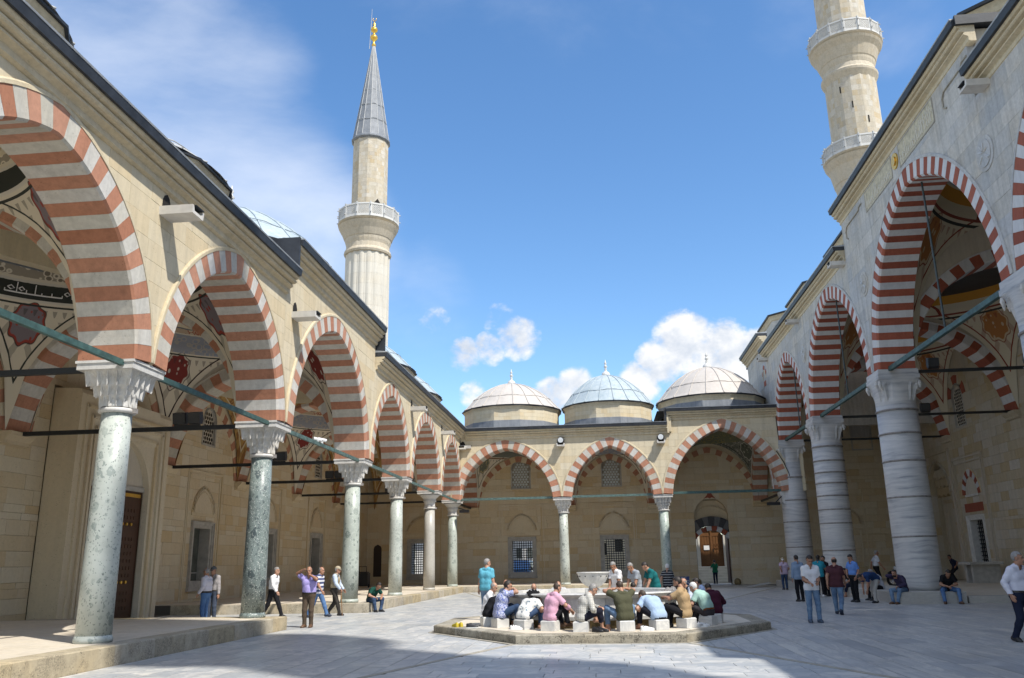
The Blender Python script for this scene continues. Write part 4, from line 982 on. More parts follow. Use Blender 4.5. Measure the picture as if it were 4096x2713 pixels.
def dome(label, c, R, Ro, zroof, ze, H, mat, vault=None, n=12, seams=20, fin=1.0, group='domes over the gallery bays', stone_m='limestone'):
    t = thing('dome', label, 'dome', (c[0], c[1], zroof), group); ph = PI/n; zs = zroof+.05
    vis = in_view((c[0], c[1], ze), 250)
    if vis:
        bl = drum_blocks(c, Ro-.35, Ro, zs+.68, ze-.22, n, 3, 3, ph)
        spread('stone', 'drum_stonework', bl, stone_m, t, 120, lambda q: (Vector(q)-Vector((c[0], c[1], q[2]))).dot(Vector((0, 0, q[2]))-Vector(q)) > -1)
    put('drum_core', [lathe((c[0], c[1], 0), [(Ro-.2, zs-.1), (Ro-.2, ze), (Ro-.6, ze), (Ro-.6, zs-.1), (Ro-.2, zs-.1)], n, .5, ph, False)], stone_m, t)
    put('lead_skirt', [lathe((c[0], c[1], 0), [(Ro+.12, zs-.05), (Ro+.05, zs+.70), (Ro-.3, zs+.74)], n, .5, ph, False)], 'spire lead', t)
    put('drum_cornice', [lathe((c[0], c[1], 0), [(Ro-.1, ze-.24), (Ro+.02, ze-.22), (Ro+.04, ze-.15), (Ro+.10, ze-.08), (Ro+.12, ze-.03), (Ro-.1, ze-.03)], n, .5, ph, False)], 'cornice stone', t)
    put('lead_eaves', [lathe((c[0], c[1], 0), [(Ro-.1, ze-.028), (Ro+.19, ze-.028), (Ro+.20, ze+.03), (Ro-.1, ze+.09)], n, .5, ph, False)], 'lead dark', t)
    pr = [(r, ze+.05+z) for r, z in profile(Ro+.14, H)]
    put('shell', [lathe((c[0], c[1], 0), pr, 48, .5, 0, False)], mat, t, True)
    if vis:
        rib = tube([(r+.012, 0, z+.012) for r, z in pr], [.03]*(len(pr)-2)+[.02, .012], 5)
        me = None
        for k in range(seams):
            if me is None: o = put('lead_seam', [(rib[0], rib[1], .5)], mat, None, True, (0, 0, 0)); me = o.data
            else: o = bpy.data.objects.new('lead_seam', me); COL.objects.link(o)
            o.parent = t; o.location = (0, 0, -zroof); o.rotation_euler = (0, 0, 2*PI*k/seams+.13)
        put('lead_joint', [tube([(c[0]+(pr[i][0]+.01)*math.cos(a), c[1]+(pr[i][0]+.01)*math.sin(a), pr[i][1]+.01+(.05 if int(a/(2*PI/seams)) % 2 else 0)) for a in np.linspace(0, 2*PI, 61)], .02, 4, .5, False) for i in (4,)], mat, t)
    finial(t, c, ze+.02+H, fin)
    return t
def roof(par, fr, s0, s1, d0, d1, z, sc, dcn, r, mat='lead dark'):
    n = 32; V, F = [], []
    for k in range(n):
        a = 2*PI*k/n; ca, sa = math.cos(a), math.sin(a)
        tx = ((s1-sc) if ca > 0 else (sc-s0))/max(abs(ca), 1e-6); tz = ((d1-dcn) if sa > 0 else (dcn-d0))/max(abs(sa), 1e-6); q = min(tx, tz)
        V += [fr(sc+r*ca, dcn+r*sa, z+.12), fr(sc+q*ca, dcn+q*sa, z)]
    for cx, cz in ((s0, d0), (s1, d0), (s1, d1), (s0, d1)): V.append(fr(cx, cz, z))
    for k in range(n): j = (k+1) % n; F.append((2*k, 2*j, 2*j+1, 2*k+1))
    # corners
    for ci, (cx, cz) in enumerate(((s0, d0), (s1, d0), (s1, d1), (s0, d1))):
        a = math.atan2(cz-dcn, cx-sc) % (2*PI); k = int(a/(2*PI/n)); F.append((2*k+1, 2*((k+1) % n)+1, 2*n+ci))
    return put('lead_roof', [(V, F, .5)], mat, par)
vts = ['vault kufic', 'vault kufic', 'vault flowers', 'vault brown', 'vault flowers', 'vault brown']
lead_m = ['dome lead grey', 'dome lead grey', 'dome lead blue', 'dome lead blue', 'dome lead blue', 'dome lead blue']
lab_l = ['pale dome over the nearest left bay behind the eaves', 'pale blue dome over the second left bay beside the raised block', 'raised dome over the entrance bay of the left arcade', 'pale dome behind the left eaves just right of the slim minaret', 'grey blue dome showing behind the left eaves', 'pale blue dome at the far left corner beside the far row']
dmid = -(XL-XW)/2; vault_roots = {}
for i in range(6):
    c = cl[i]; up = .65 if i == 2 else 0
    w = (CY[i+2]-CY[i+1])/2-.52
    t = dome(lab_l[i], (XL+dmid+.2, c), 3.3, 3.5 if not up else 3.75, TOP-.1+up, 11.92+up*.75, 1.42 if i < 2 else 2.0 if not up else 2.2, lead_m[i]); vault_roots[i] = t.name
    dome_vault(t, LF, c, -(.58+7.74)/2, w, 3.6, ZS, 3.72 if not up else 4.4, 2.6, vts[i])
    roof(t, LF, c-w-.6 if i else 4, c+w+.6, -7.9, .45, TOP-.1+up, c, dmid, 3.2)
for lab, c, w, mt, vt, zt, ze, H, R_, fz in [('warm grey dome, leftmost of the three over the far arches', -6.18, 3.1, 'dome lead warm', 'vault floral band', TOP-.1, 12.05, 2.08, 3.40, 1.0), ('blue grey dome in the middle of the three over the far arches', .615, 2.67, 'dome lead blue', 'vault flowers', TOP-.1, 12.12, 2.36, 3.12, 1.05), ('warm grey dome, largest and rightmost over the far arches', 7.75, 3.4, 'dome lead warm', 'vault green', 11.1, 12.25, 2.50, 3.62, 1.05)]:
    t = dome(lab, (c, 58.7), 3.2, R_, zt, ze, H, mt, fin=fz)
    dome_vault(t, BF, c, -(.58+7.73)/2, w, 3.58, ZS, 3.72 if c < 5 else 4.2, 2.4, vt); roof(t, BF, c-w-.6, c+w+.6, -7.9, .45, zt, c, -3.9, R_-.15)
t = thing('dome', 'dome hidden over the far left corner bay of the galleries', 'dome', (XL+dmid, 58.7, TOP))
t = dome('pale dome over the corner bay where the two low galleries meet', (XL+dmid, 58.7), 3.3, 3.42, TOP-.1, 12.65, 1.55, 'dome lead blue') if False else t
dome_vault(t, BF, XL+dmid, -(.58+7.73)/2, 3.4, 3.58, ZS, 3.72, 2.6, 'vault brown'); roof(t, BF, XW-.3, XL+.4, -7.9, .45, TOP-.1, XL+dmid, -3.9, 3.2)
# portico roof: square bases with cut corners carry the big domes
def cut_square(cx, cy, hx, hy, k): return [(cx-hx, cy-hy+k), (cx-hx+k, cy-hy), (cx+hx-k, cy-hy), (cx+hx, cy-hy+k), (cx+hx, cy+hy-k), (cx+hx-k, cy+hy), (cx-hx+k, cy+hy), (cx-hx, cy+hy-k)]
def poly_ring(c, poly, levels, t=.5):
    V, F = [], []; n = len(poly)
    for k, z in levels:
        for x, y in poly:
            L = math.hypot(x-c[0], y-c[1]); V.append((x+(x-c[0])/L*k, y+(y-c[1])/L*k, z))
    for i in range(len(levels)-1):
        for j in range(n): F.append((i*n+j, i*n+(j+1) % n, (i+1)*n+(j+1) % n, (i+1)*n+j))
    return (V, F, t)
xm = (XR+XH)/2
for lab, c, hy, zr, zd, Rd, Hd in [('great dome on a square base over the raised central bay of the portico', 28.62, 5.1, TOPRC-.1, 18.6, 4.5, 2.9), ('dome on a square base over the second bay of the tall portico', 40.27, 4.3, TOPR-.1, 17.0, 4.1, 2.5), ('dome on a stepped base over the far bay of the tall portico', 50.3, 3.9, TOPR-.1, 17.2, 3.6, 2.6), ('dome on a square base over the nearest bay of the portico', 16.95, 4.3, TOPR-.1, 17.0, 4.1, 2.5), ('dome at the far end of the tall portico beside the striped wall', 60.2, 3.6, 16.0, 18.2, 3.2, 2.2)]:
    t = thing('dome', lab, 'dome', (xm, c, zr), 'large domes over the portico'); P = cut_square(xm, c, 4.35, hy, 1.6)
    put('drum', [poly_ring((xm, c), P, [(0, zr-.1), (0, zd)])], 'facade marble', t)
    put('drum_cornice', [poly_ring((xm, c), P, [(0, zd-.35), (.06, zd-.3), (.10, zd-.15), (.2, zd), (-.1, zd)])], 'cornice stone', t)
    put('lead_eaves', [poly_ring((xm, c), P, [(.0, zd), (.30, zd+.002), (.32, zd+.10), (-1.0, zd+.35), (-6, zd+.4)])], 'lead dark', t)
    pr = [(r, zd+.1+z) for r, z in profile(Rd, Hd)]; put('shell', [lathe((xm, c, 0), pr, 48, .5, 0, False)], 'dome lead grey', t, True)
    for k in range(20):
        a = 2*PI*k/20; put('lead_seam', [tube([(xm+(r+.01)*math.cos(a), c+(r+.01)*math.sin(a), z+.01) for r, z in pr], .03, 4)], 'dome lead grey', t)
    finial(t, (xm, c), zd+.1+Hd, 1.3)
    hv = {28.62: 5.5, 40.27: 4.95, 50.3: 3.9, 16.95: 4.95, 60.2: 3.4}[c]
    if c < 55: dome_vault(t, RF, c, -(.7+XH-XR)/2, hv-.05, 4.45, ZSR, 5.2 if c != 28.62 else 6.1, 2.6, 'vault rosette')
    put('lead_roof', [box(RF, c-hy-.9, c+hy+.9, -(XH-XR)-.5, .45, zr-.12, zr-.02)], 'lead dark', t)
put('portico_end_wall', [box(WF, XR-.45, XH, 62.7, 63.2, 10.0, 16.0)], 'facade marble', arc_r); put('portico_end_wall', [box(WF, XR-.45, XH, 56.03, 56.35, 10.0, 16.0)], 'facade marble', arc_r)
S = ashlar(RF, 56.0, 63.2, 10.2, 15.8, [], -.5, .60, .55, (.8, 1.6)); spread('stone', 'end_block_stonework', S, 'facade marble', arc_r, 40)
eaves(arc_r, RF, 55.95, 63.3, 16.5, 1.06); put('end_block_face', [box(RF, 55.98, 56.02, -4, .5, TOPR-.4, 16.2)], 'plaster', arc_r)
q = put('small_arch', hood(RF, Arch(57.2, .42, .6, 13.5, .0), .5, .63, .10), 'cornice stone', arc_r)
for k_, p_ in enumerate(voussoirs(RF, Arch(57.2, .42, .6, 13.5, .38), .5, .615, 7, .01)):
    if k_ % 2 == 1: put('voussoir', p_, 'deep red voussoir', q)
put('red_block', [box(RF, 56.85, 57.55, .5, .612, 13.05, 13.4)], 'deep red voussoir', q)
spout(arc_r, RF, 55.3, 14.35, .7)
hall = thing('prayer_hall', 'bulk of the domed prayer hall beyond the tall portico', 'building', (36, 30, 0))
put('hall_block', [box(WF, XH+1.0, 50, -6, 60, .02, 17.0)], 'hall stone', hall)
put('hall_drum', [lathe((36, 28.6, 0), [(13, 17), (13, 21.5)], 24, .5)], 'hall stone', hall)
put('hall_dome', [lathe((36, 28.6, 0), [(12.6*math.cos(a), 21.5+9.5*math.sin(a)) for a in np.linspace(0, 1.55, 12)], 40, .5)], 'dome lead grey', hall, True)
# ------------------------------------------------------------------ minarets
def facing_cam(c):
    def f(q): return (q[0]-c[0])*(-c[0])+(q[1]-c[1])*(-c[1]) > -.3
    return f
def balcony(t, c, zb, zp, R, n, rin, mat, zlow, ph=0.0):
    prof = [(rin*1.0, zlow), (rin*1.02, zlow+.12), (rin+.10, zlow+.32), (rin+.14, zlow+.55), (rin+.20, zlow+.62), (rin+(R-rin)*.55, zb-.85), (R-.12, zb-.45), (R-.02, zb-.25), (R-.16, zb-.18), (R-.04, zb-.10), (R+.04, zb), (rin-.2, zb+.002)]
    put('balcony_corbel', [lathe((c[0], c[1], 0), prof, n*2, .5, ph, False)], mat, t)
    P = drum_polygon(c, R-.04, n, ph); b = None
    for k in range(n):
        a, e = P[k], P[(k+1) % n]; L = math.hypot(e[0]-a[0], e[1]-a[1]); fr = Frame((a[0], a[1], zb), ((e[0]-a[0])/L, (e[1]-a[1])/L, 0), ((e[1]-a[1])/L, -(e[0]-a[0])/L, 0)); H = zp-zb
        q = [box(fr, .02, L-.02, -.06, .06, .0, .22), box(fr, .02, L-.02, -.06, .06, H-.14, H), box(fr, .02, .12, -.05, .05, .22, H-.14), box(fr, L-.12, L-.02, -.05, .05, .22, H-.14)]
        m = 6; x0, x1, y0, y1 = .12, L-.12, .22, H-.14
        for i in range(-m, m):
            for sgn in (1, -1):
                # diagonal lattice bars clipped to the panel
                d0 = i*(x1-x0)/m*1.0; pts = []
                sl = (y1-y0)/((x1-x0)*.8)*sgn
                for xx in np.linspace(x0, x1, 25):
                    yy = (y0 if sgn > 0 else y1)+sl*(xx-x0-d0)
                    if y0-.01 <= yy <= y1+.01: pts.append((xx, yy))
                if len(pts) > 1:
                    (xa, ya), (xb, yb) = pts[0], pts[-1]; w = .035
                    q.append(prism(fr, [(xa, ya-w), (xb, yb-w), (xb, yb+w), (xa, ya+w)], -.03, .03))
        put('balustrade_panel', q, 'white paint', t)
        put('balustrade_post', [box(Frame((a[0], a[1], zb), fr.es, fr.ed), -.05, .05, -.05, .09, .0, H+.10), box(Frame((a[0], a[1], zb), fr.es, fr.ed), -.04, .04, .09, .22, H*.25, H*.25+.07), box(Frame((a[0], a[1], zb), fr.es, fr.ed), -.04, .04, .09, .22, H*.8, H*.8+.07)], 'dome lead grey', t)
def fluted(c, r, z0, z1, n, t, amp=.09):
    m = n*8; V = []
    for z in (z0+.004, z1-.004):
        for k in range(m):
            a = 2*PI*k/m; f = (k % 8)/8; rr = r*(1-amp*.5)+amp*r*abs(math.sin(PI*f))*.75
            if k % 8 in (0,): rr = r*(1-amp*.15)
            V.append((c[0]+rr*math.cos(a), c[1]+rr*math.sin(a), z))
    F = [(k, (k+1) % m, m+(k+1) % m, m+k) for k in range(m)]+[tuple(range(m-1, -1, -1)), tuple(range(m, 2*m))]
    return (V, F, t)
c = (-19.40, 66.6)
mn = thing('minaret', 'slim minaret with one balcony and a pointed grey lead spire', 'minaret', (*c, 0))
z = 0
k = 0
while z < 27.6:
    h = min(.95, 27.6-z); put('shaft_course', fluted(c, 1.87, z, z+h, 18, RND.random()), 'pale minaret stone', mn); z += h
put('ring_moulding', [lathe((c[0], c[1], 0), [(1.80, 27.58), (2.0, 27.65), (2.06, 27.82), (2.0, 28.0), (1.88, 28.1), (1.86, 28.8)], 24, .5, 0, False)], 'minaret stone', mn)
balcony(mn, c, 30.5, 31.72, 2.62, 14, 1.86, 'minaret stone', 28.5, .1)
bl = drum_blocks(c, 1.1, 1.57, 30.5, 38.5, 12, 22, 2, .12); spread('block', 'shaft_blockwork', bl, 'minaret stone', mn, 300, facing_cam(c))
put('shaft_core', [lathe((c[0], c[1], 0), [(1.5, 30.5), (1.5, 38.6)], 12, .2, .12)], 'plaster', mn)
dq = dirpix(1530, 800)
put('doorway', [prism(Frame((c[0]+1.02, c[1]-1.1, 30.5), (.733, .68, 0), (.68, -.733, 0)), [(-.3, .2), (.3, .2), (.3, 1.7), (0, 2.1), (-.3, 1.7)], -.1, .08)], 'dark opening', mn)
sp = put('spire', [lathe((c[0], c[1], 0), [(1.60, 38.47), (1.74, 38.59), (1.74, 38.73)], 14, .5), lathe((c[0], c[1], 0), [(1.70, 38.73), (1.62, 38.85), (1.46, 39.85), (.10, 48.7)], 14, .5)], 'spire lead', mn)
for k in range(14):
    a = 2*PI*k/14; put('lead_seam', [tube([(c[0]+r*math.cos(a), c[1]+r*math.sin(a), zz) for r, zz in ((1.63, 38.85), (1.47, 39.85), (.11, 48.7))], .03, 4)], 'dome lead grey', sp)
for zz in (40.4, 42.0, 43.6, 45.2, 46.8): r = 1.46*(48.7-zz)/(8.85)+.02; put('lead_joint', [tube([(c[0]+r*math.cos(a), c[1]+r*math.sin(a), zz+(.1 if int(a*14/(2*PI)) % 2 else 0)) for a in np.linspace(0, 2*PI, 43)], .025, 4, .5, False)], 'lead edge', sp)
put('finial', [lathe((c[0], c[1], 0), [(.11, 48.6), (.22, 48.75), (.12, 49.0), (.10, 49.2), (.33, 49.45), (.36, 49.6), (.30, 49.75), (.10, 49.95), (.10, 50.1), (.30, 50.3), (.34, 50.45), (.28, 50.6), (.08, 50.8), (.17, 51.0), (.06, 51.2), (.03, 51.4)], 16, .5), tube([(c[0]+.17*math.sin(a), c[1], 51.58-.17*math.cos(a)) for a in np.linspace(-2.4, 2.4, 14)], .035, 6)], 'gold', mn, True)
put('lightning_rod', [tube([(c[0]-.35, c[1]-.2, 48.3), (c[0]-.25, c[1]-.2, 50.6), (c[0]-.2, c[1]-.2, 52.6)], [.03, .03, .015], 5), tube([(c[0]-.35, c[1]-.2, 49.6), (c[0], c[1], 49.7)], .02, 4)], 'dome lead grey', mn)
c = (22.3, 65.2)
mn = thing('minaret', 'massive polygonal minaret with two balconies rising over the portico', 'minaret', (*c, 0))
put('shaft_foot', [lathe((c[0], c[1], 0), [(2.1, 0), (2.1, 29.6)], 16, .5)], 'minaret stone', mn)
for (za, zb_, r, nc) in ((29.6, 33.0, 2.0, 6), (33.2, 40.5, 2.02, 15), (43.6, 49.6, 1.98, 13)):
    bl = drum_blocks(c, r-.5, r, za, zb_, 16, nc, 2, .1); spread('block', 'shaft_blockwork', bl, 'minaret stone', mn, 150, facing_cam(c))
put('shaft_core', [lathe((c[0], c[1], 0), [(1.9, 30), (1.9, 62), (.1, 70)], 16, .2, .1)], 'minaret stone', mn)
for za in (29.6, 40.45): put('ring_moulding', [lathe((c[0], c[1], 0), [(2.0, za-.5), (2.12, za-.25), (2.25, za), (2.28, za+.2), (2.12, za+.4), (2.04, za+.9)], 32, .5, 0, False)], 'minaret stone', mn)
balcony(mn, c, 43.5, 44.7, 2.92, 16, 2.05, 'minaret stone', 41.2, .1); balcony(mn, c, 33.1, 34.2, 2.86, 16, 2.05, 'minaret stone', 30.4, .1)
for a, zz in ((-1.9, 37.0), (-1.35, 35.6), (-2.3, 38.6), (-1.9, 30.6)): put('slit_window', [box(Frame((c[0]+2.0*math.cos(a), c[1]+2.0*math.sin(a), zz), (-math.sin(a), math.cos(a), 0), (math.cos(a), math.sin(a), 0)), -.05, .05, -.2, .03, 0, .6)], 'dark opening', mn)
c = (22.4, -5.45)
mn = thing('minaret', 'minaret behind the viewer whose shadow crosses the paving', 'minaret', (*c, 0))
put('shaft', [lathe((c[0], c[1], 0), [(2.0, 0), (2.0, 36), (1.95, 38), (2.55, 40.4), (2.55, 41.6), (1.95, 41.62), (1.95, 49), (3.3, 51.6), (3.3, 53.2), (1.9, 53.22), (1.9, 57), (.1, 66)], 20, .5)], 'minaret stone', mn)

# ------------------------------------------------------------------ ground, paving, platforms
def clip(poly, reg):
    out = poly; n = len(reg); ar = sum(reg[i][0]*reg[(i+1) % n][1]-reg[(i+1) % n][0]*reg[i][1] for i in range(n)); sg = 1 if ar > 0 else -1
    for i in range(n):
        (ax_, ay), (bx, by) = reg[i], reg[(i+1) % n]; inp = out; out = []
        if not inp: break
        f = lambda p: sg*((bx-ax_)*(p[1]-ay)-(by-ay)*(p[0]-ax_))
        for j in range(len(inp)):
            p, q = inp[j], inp[(j+1) % len(inp)]; fp, fq = f(p), f(q)
            if fp >= 0: out.append(p)
            if (fp > 0 > fq) or (fp < 0 < fq): t = fp/(fp-fq); out.append((p[0]+(q[0]-p[0])*t, p[1]+(q[1]-p[1])*t))
    return out
def area(p): return abs(sum(p[i][0]*p[(i+1) % len(p)][1]-p[(i+1) % len(p)][0]*p[i][1] for i in range(len(p))))/2
def slabs(reg, along, w, lens, z, th=.05, gap=.0055, seed=3):
    xs, ys = [p[0] for p in reg], [p[1] for p in reg]; P = []
    lo, hi = (min(ys), max(ys)) if along == 'x' else (min(xs), max(xs)); l0, l1 = (min(xs), max(xs)) if along == 'x' else (min(ys), max(ys))
    i = int(math.floor(lo/w))
    while i*w < hi:
        r = random.Random(i*7919+seed); s = -30+r.uniform(0, 1.2)
        while s < l1:
            L = r.uniform(*lens); tt = r.random(); dz = r.uniform(-.0015, .0015)
            if s+L > l0:
                a, b, c_, d_ = s+gap, s+L-gap, i*w+gap, (i+1)*w-gap
                q = [(a, c_), (b, c_), (b, d_), (a, d_)] if along == 'x' else [(c_, a), (d_, a), (d_, b), (c_, b)]
                q = clip(q, reg)
                if len(q) >= 3 and area(q) > .004:
                    n = len(q); V = [(x, y, z-th) for x, y in q]+[(x, y, z+dz) for x, y in q]
                    ar = sum(q[k][0]*q[(k+1) % n][1]-q[(k+1) % n][0]*q[k][1] for k in range(n))
                    F = [tuple(range(n, 2*n))]+[(k, (k+1) % n, n+(k+1) % n, n+k) for k in range(n)]
                    if ar < 0: F = [tuple(reversed(f)) for f in F]
                    P.append((V, F, tt))
            s += L
        i += 1
    return P
plain('earth', (.30, .27, .21), .95, 0, .3, .2)
put('ground', [([(-900, -900, -.05), (900, -900, -.05), (900, 900, -.05), (-900, 900, -.05)], [(0, 1, 2, 3)], .5)], 'earth', kind='structure')
pave = put('courtyard_pavement', [([(-17.6, 2, -.016), (21.5, 2, -.016), (21.5, 62.6, -.016), (-17.6, 62.6, -.016)], [(0, 1, 2, 3)], .5)], 'joint mortar', kind='structure')
OC = [(-2.0, 18.87), (1.62, 18.87), (3.97, 22.2), (3.97, 25.2), (1.62, 28.3), (-2.0, 28.3), (-4.45, 25.2), (-4.45, 22.2)]
oc = (-.2, 23.6)
CUT1, CUT2 = oc[1]+(22.2-oc[1])*1.035, oc[1]+(25.2-oc[1])*1.035
OI = [(oc[0]+(x-oc[0])*1.035, oc[1]+(y-oc[1])*1.035) for x, y in OC]
gw = .07
FL, FR = (-5.95, 7.2), (6.5, 7.2); BL_, BR_ = (-8.75, 53.8), (10.2, 54.4)
def off(p, dx): return (p[0]+dx, p[1])
front = [off(OI[0], gw), off(OI[1], -gw), off(FR, -gw), off(FL, gw)]
back = [OI[5], OI[4], off(BR_, -gw), off(BL_, gw)]
R1 = [off(OI[1], gw), off(FR, gw), (12.8, 7.2), (12.8, CUT1), OI[2]]; R2 = [OI[2], (12.8, CUT1), (12.8, CUT2), OI[3]]; R3 = [OI[3], (12.8, CUT2), (12.8, 54.5), off(BR_, gw), off(OI[4], gw)]
L1 = [off(OI[0], -gw), OI[7], (-8.93, CUT1), (-8.93, 7.2), off(FL, -gw)]; L2 = [OI[7], OI[6], (-8.93, CUT2), (-8.93, CUT1)]; L3 = [OI[6], off(OI[5], -gw), off(BL_, -gw), (-8.93, 53.8), (-8.93, CUT2)]
PS = slabs(front, 'x', .42, (.6, 1.35), 0)
PB = slabs(back, 'x', .42, (.6, 1.35), 0, seed=9)
PR = []
for reg in (R1, R2, R3, [(12.8, 9), (21.5, 9), (21.5, 33.2), (12.8, 33.2)]): PR += slabs(reg, 'y', .42, (.9, 2.1), 0)
PL = []
for reg in (L1, L2, L3, [(-16.7, 23.86), (-8.93, 23.86), (-8.93, 31.94), (-16.7, 31.94)]): PL += slabs(reg, 'y', .42, (.6, 1.35), 0)
def near(ps, lim):
    k = sorted(range(len(ps)), key=lambda i: project(centre(ps[i]))[2] if in_view(centre(ps[i]), 10) else 1e9); return k[:lim]
for ps, m, lim, nm in ((PS, 'paving marble', 130, 'paving_slab'), (PR, 'paving marble across', 95, 'paving_slab'), (PL, 'paving marble', 75, 'paving_slab'), (PB, 'paving marble', 0, 'paving_slab')):
    top = set(near(ps, lim))
    for i in top:
        if in_view(centre(ps[i]), 12): put(nm, ps[i], m, pave)
    put('paving', [p for i, p in enumerate(ps) if i not in top or not in_view(centre(p), 12)], m, pave, kind='stuff')
def gutter(a, b, w=.06):
    dx, dy = b[0]-a[0], b[1]-a[1]; L = math.hypot(dx, dy); nx, ny = -dy/L*w, dx/L*w
    return ([(a[0]+nx, a[1]+ny, .006), (a[0]-nx, a[1]-ny, .006), (b[0]-nx, b[1]-ny, .006), (b[0]+nx, b[1]+ny, .006), (a[0]+nx, a[1]+ny, -.02), (a[0]-nx, a[1]-ny, -.02), (b[0]-nx, b[1]-ny, -.02), (b[0]+nx, b[1]+ny, -.02)], [(3,2,1,0), (0,1,5,4), (1,2,6,5), (2,3,7,6), (3,0,4,7)], .5)
for a, b in ((OI[0], FL), (OI[1], FR), (OI[4], BR_), (OI[5], BL_)): put('gutter_strip', gutter(a, b), 'gutter stone', pave)
OG = [(oc[0]+(x-oc[0])*1.022, oc[1]+(y-oc[1])*1.022) for x, y in OC]
for i in range(8): put('gutter_strip', gutter(OG[i], OG[(i+1) % 8], .05), 'gutter stone', pave)
put('passage_floor', slabs([(4.45, 54.55), (11.0, 54.55), (11.0, 67.5), (4.45, 67.5)], 'y', .6, (1, 2), -.004), 'bench marble', pave, kind='stuff')

def platform(label, rects, z, edges, slab=(.9, 1.5), top='platform top', kerb='kerb stone', kl=(1.1, 1.9), wk=.5):
    t = thing('platform', label, 'platform', (rects[0][0], rects[0][2], 0))
    for x0, x1, y0, y1 in rects:
        put('platform_core', [box(WF, x0, x1, y0, y1, -.04, z-.03)], 'joint mortar', t)
        q = slabs([(x0, y0), (x1, y0), (x1, y1), (x0, y1)], 'y', slab[0], slab, z-.002, .025, .0025, 5); spread('platform_slab', 'platform_paving', q, top, t, 120)
    for (x0, y0), (x1, y1), (nx, ny) in edges:      # kerb stones along an edge, n points outward
        L = math.hypot(x1-x0, y1-y0); fr = Frame((x0, y0, 0), ((x1-x0)/L, (y1-y0)/L, 0), (nx, ny, 0)); s = 0
        K = []
        while s < L-1e-6:
            l = RND.uniform(*kl)
            if L-s-l < kl[0]*.6: l = L-s
            K.append(bevbox(fr, s+.004, min(L, s+l)-.004, -wk, RND.uniform(-.012, .012), -.04, z+RND.uniform(-.001, .004), .018)); s += l
        for p in K: put('kerb_stone', p, kerb, t)
    return t
platform('raised stone platform under the nearest left arches with worn kerb', [(XW, -9.45, 2, 23.35)], HP, [((-8.95, 4), (-8.95, 23.85), (1, 0)), ((-9.45, 23.85), (XW+1, 23.85), (0, 1))])
platform('raised stone platform beyond the entrance passage running round the far gallery', [(XW, -9.45, 32.45, YW), (-9.45, 3.9, 54.4, YW)], HP, [((-8.95, 31.95), (-8.95, 53.9), (1, 0)), ((-9.45, 31.95), (XW+1, 31.95), (0, -1)), ((-8.95, 53.9), (4.4, 53.9), (0, -1)), ((4.4, 54.4), (4.4, YW), (1, 0))])
platform('low stone floor of the tall portico behind the marble columns', [(12.85, XH, 33.7, YW)], .25, [((13.0, 33.2), (XH, 33.2), (0, -1))], kerb='bench marble')
tb = thing('stone_bench', 'long marble ledge under the tall columns where people sit', 'bench', (11.7, 40, 0))
y = 33.1
while y < 46.9:
    l = RND.uniform(1.3, 2.1); l = min(l, 47.3-y); put('bench_block', bevbox(WF, 10.58, 12.9, y+.004, y+l-.004, -.03, .42+RND.uniform(-.004, .004), .02), 'bench marble', tb); y += l
for y0 in (53.5,): put('bench_block', bevbox(WF, 10.6, 12.9, y0, y0+2.7, -.03, .40, .02), 'bench marble', tb)
put('bench_block', bevbox(WF, 10.6, 12.9, 21.2, 23.8, -.03, .42, .02), 'bench marble', tb)

# ------------------------------------------------------------------ ablution fountain
fc = (-.34, 22.75)
ft = thing('fountain', 'round white marble ablution fountain with a bowl on a pedestal', 'fountain', (*fc, 0))
base = thing('fountain_platform', 'octagonal step of worn stone round the ablution fountain', 'platform', (*oc, 0))
ZP = .18
reg = [(oc[0]+(x-oc[0])*.9, oc[1]+(y-oc[1])*.9) for x, y in OC]
put('platform_core', [([(x, y, -.04) for x, y in reg]+[(x, y, ZP-.02) for x, y in reg], [tuple(range(8, 16))]+[(k, (k+1) % 8, 8+(k+1) % 8, 8+k) for k in range(8)], .5)], 'joint mortar', base)
for p in slabs(reg, 'x', 1.1, (1.2, 2.2), ZP-.004, .02, .003, 4): put('platform_slab', p, 'platform top', base)
for i in range(8):
    a, b = OC[i], OC[(i+1) % 8]; ai, bi = reg[i], reg[(i+1) % 8]; n = 3; cut = [0]+sorted(RND.uniform(k/n-.06, k/n+.06) for k in range(1, n))+[1]
    for t0, t1 in zip(cut[:-1], cut[1:]):
        t0 += .001; t1 -= .001; L = lambda p, q, t: (p[0]+(q[0]-p[0])*t, p[1]+(q[1]-p[1])*t)
        q = [L(a, b, t0), L(a, b, t1), L(ai, bi, t1), L(ai, bi, t0)]; sh = [L(p, oc, .004) for p in q]
        V = [(x, y, -.03) for x, y in q]+[(x, y, ZP-.02) for x, y in q]+[(x, y, ZP) for x, y in sh]
        put('kerb_stone', (V, [(8, 9, 10, 11)]+[(k+l, (k+1) % 4+l, 4+l+(k+1) % 4, 4+l+k) for k in range(4) for l in (0, 4)], RND.random()), 'worn kerb', base)
NB = 12; ph = PI/NB-.13
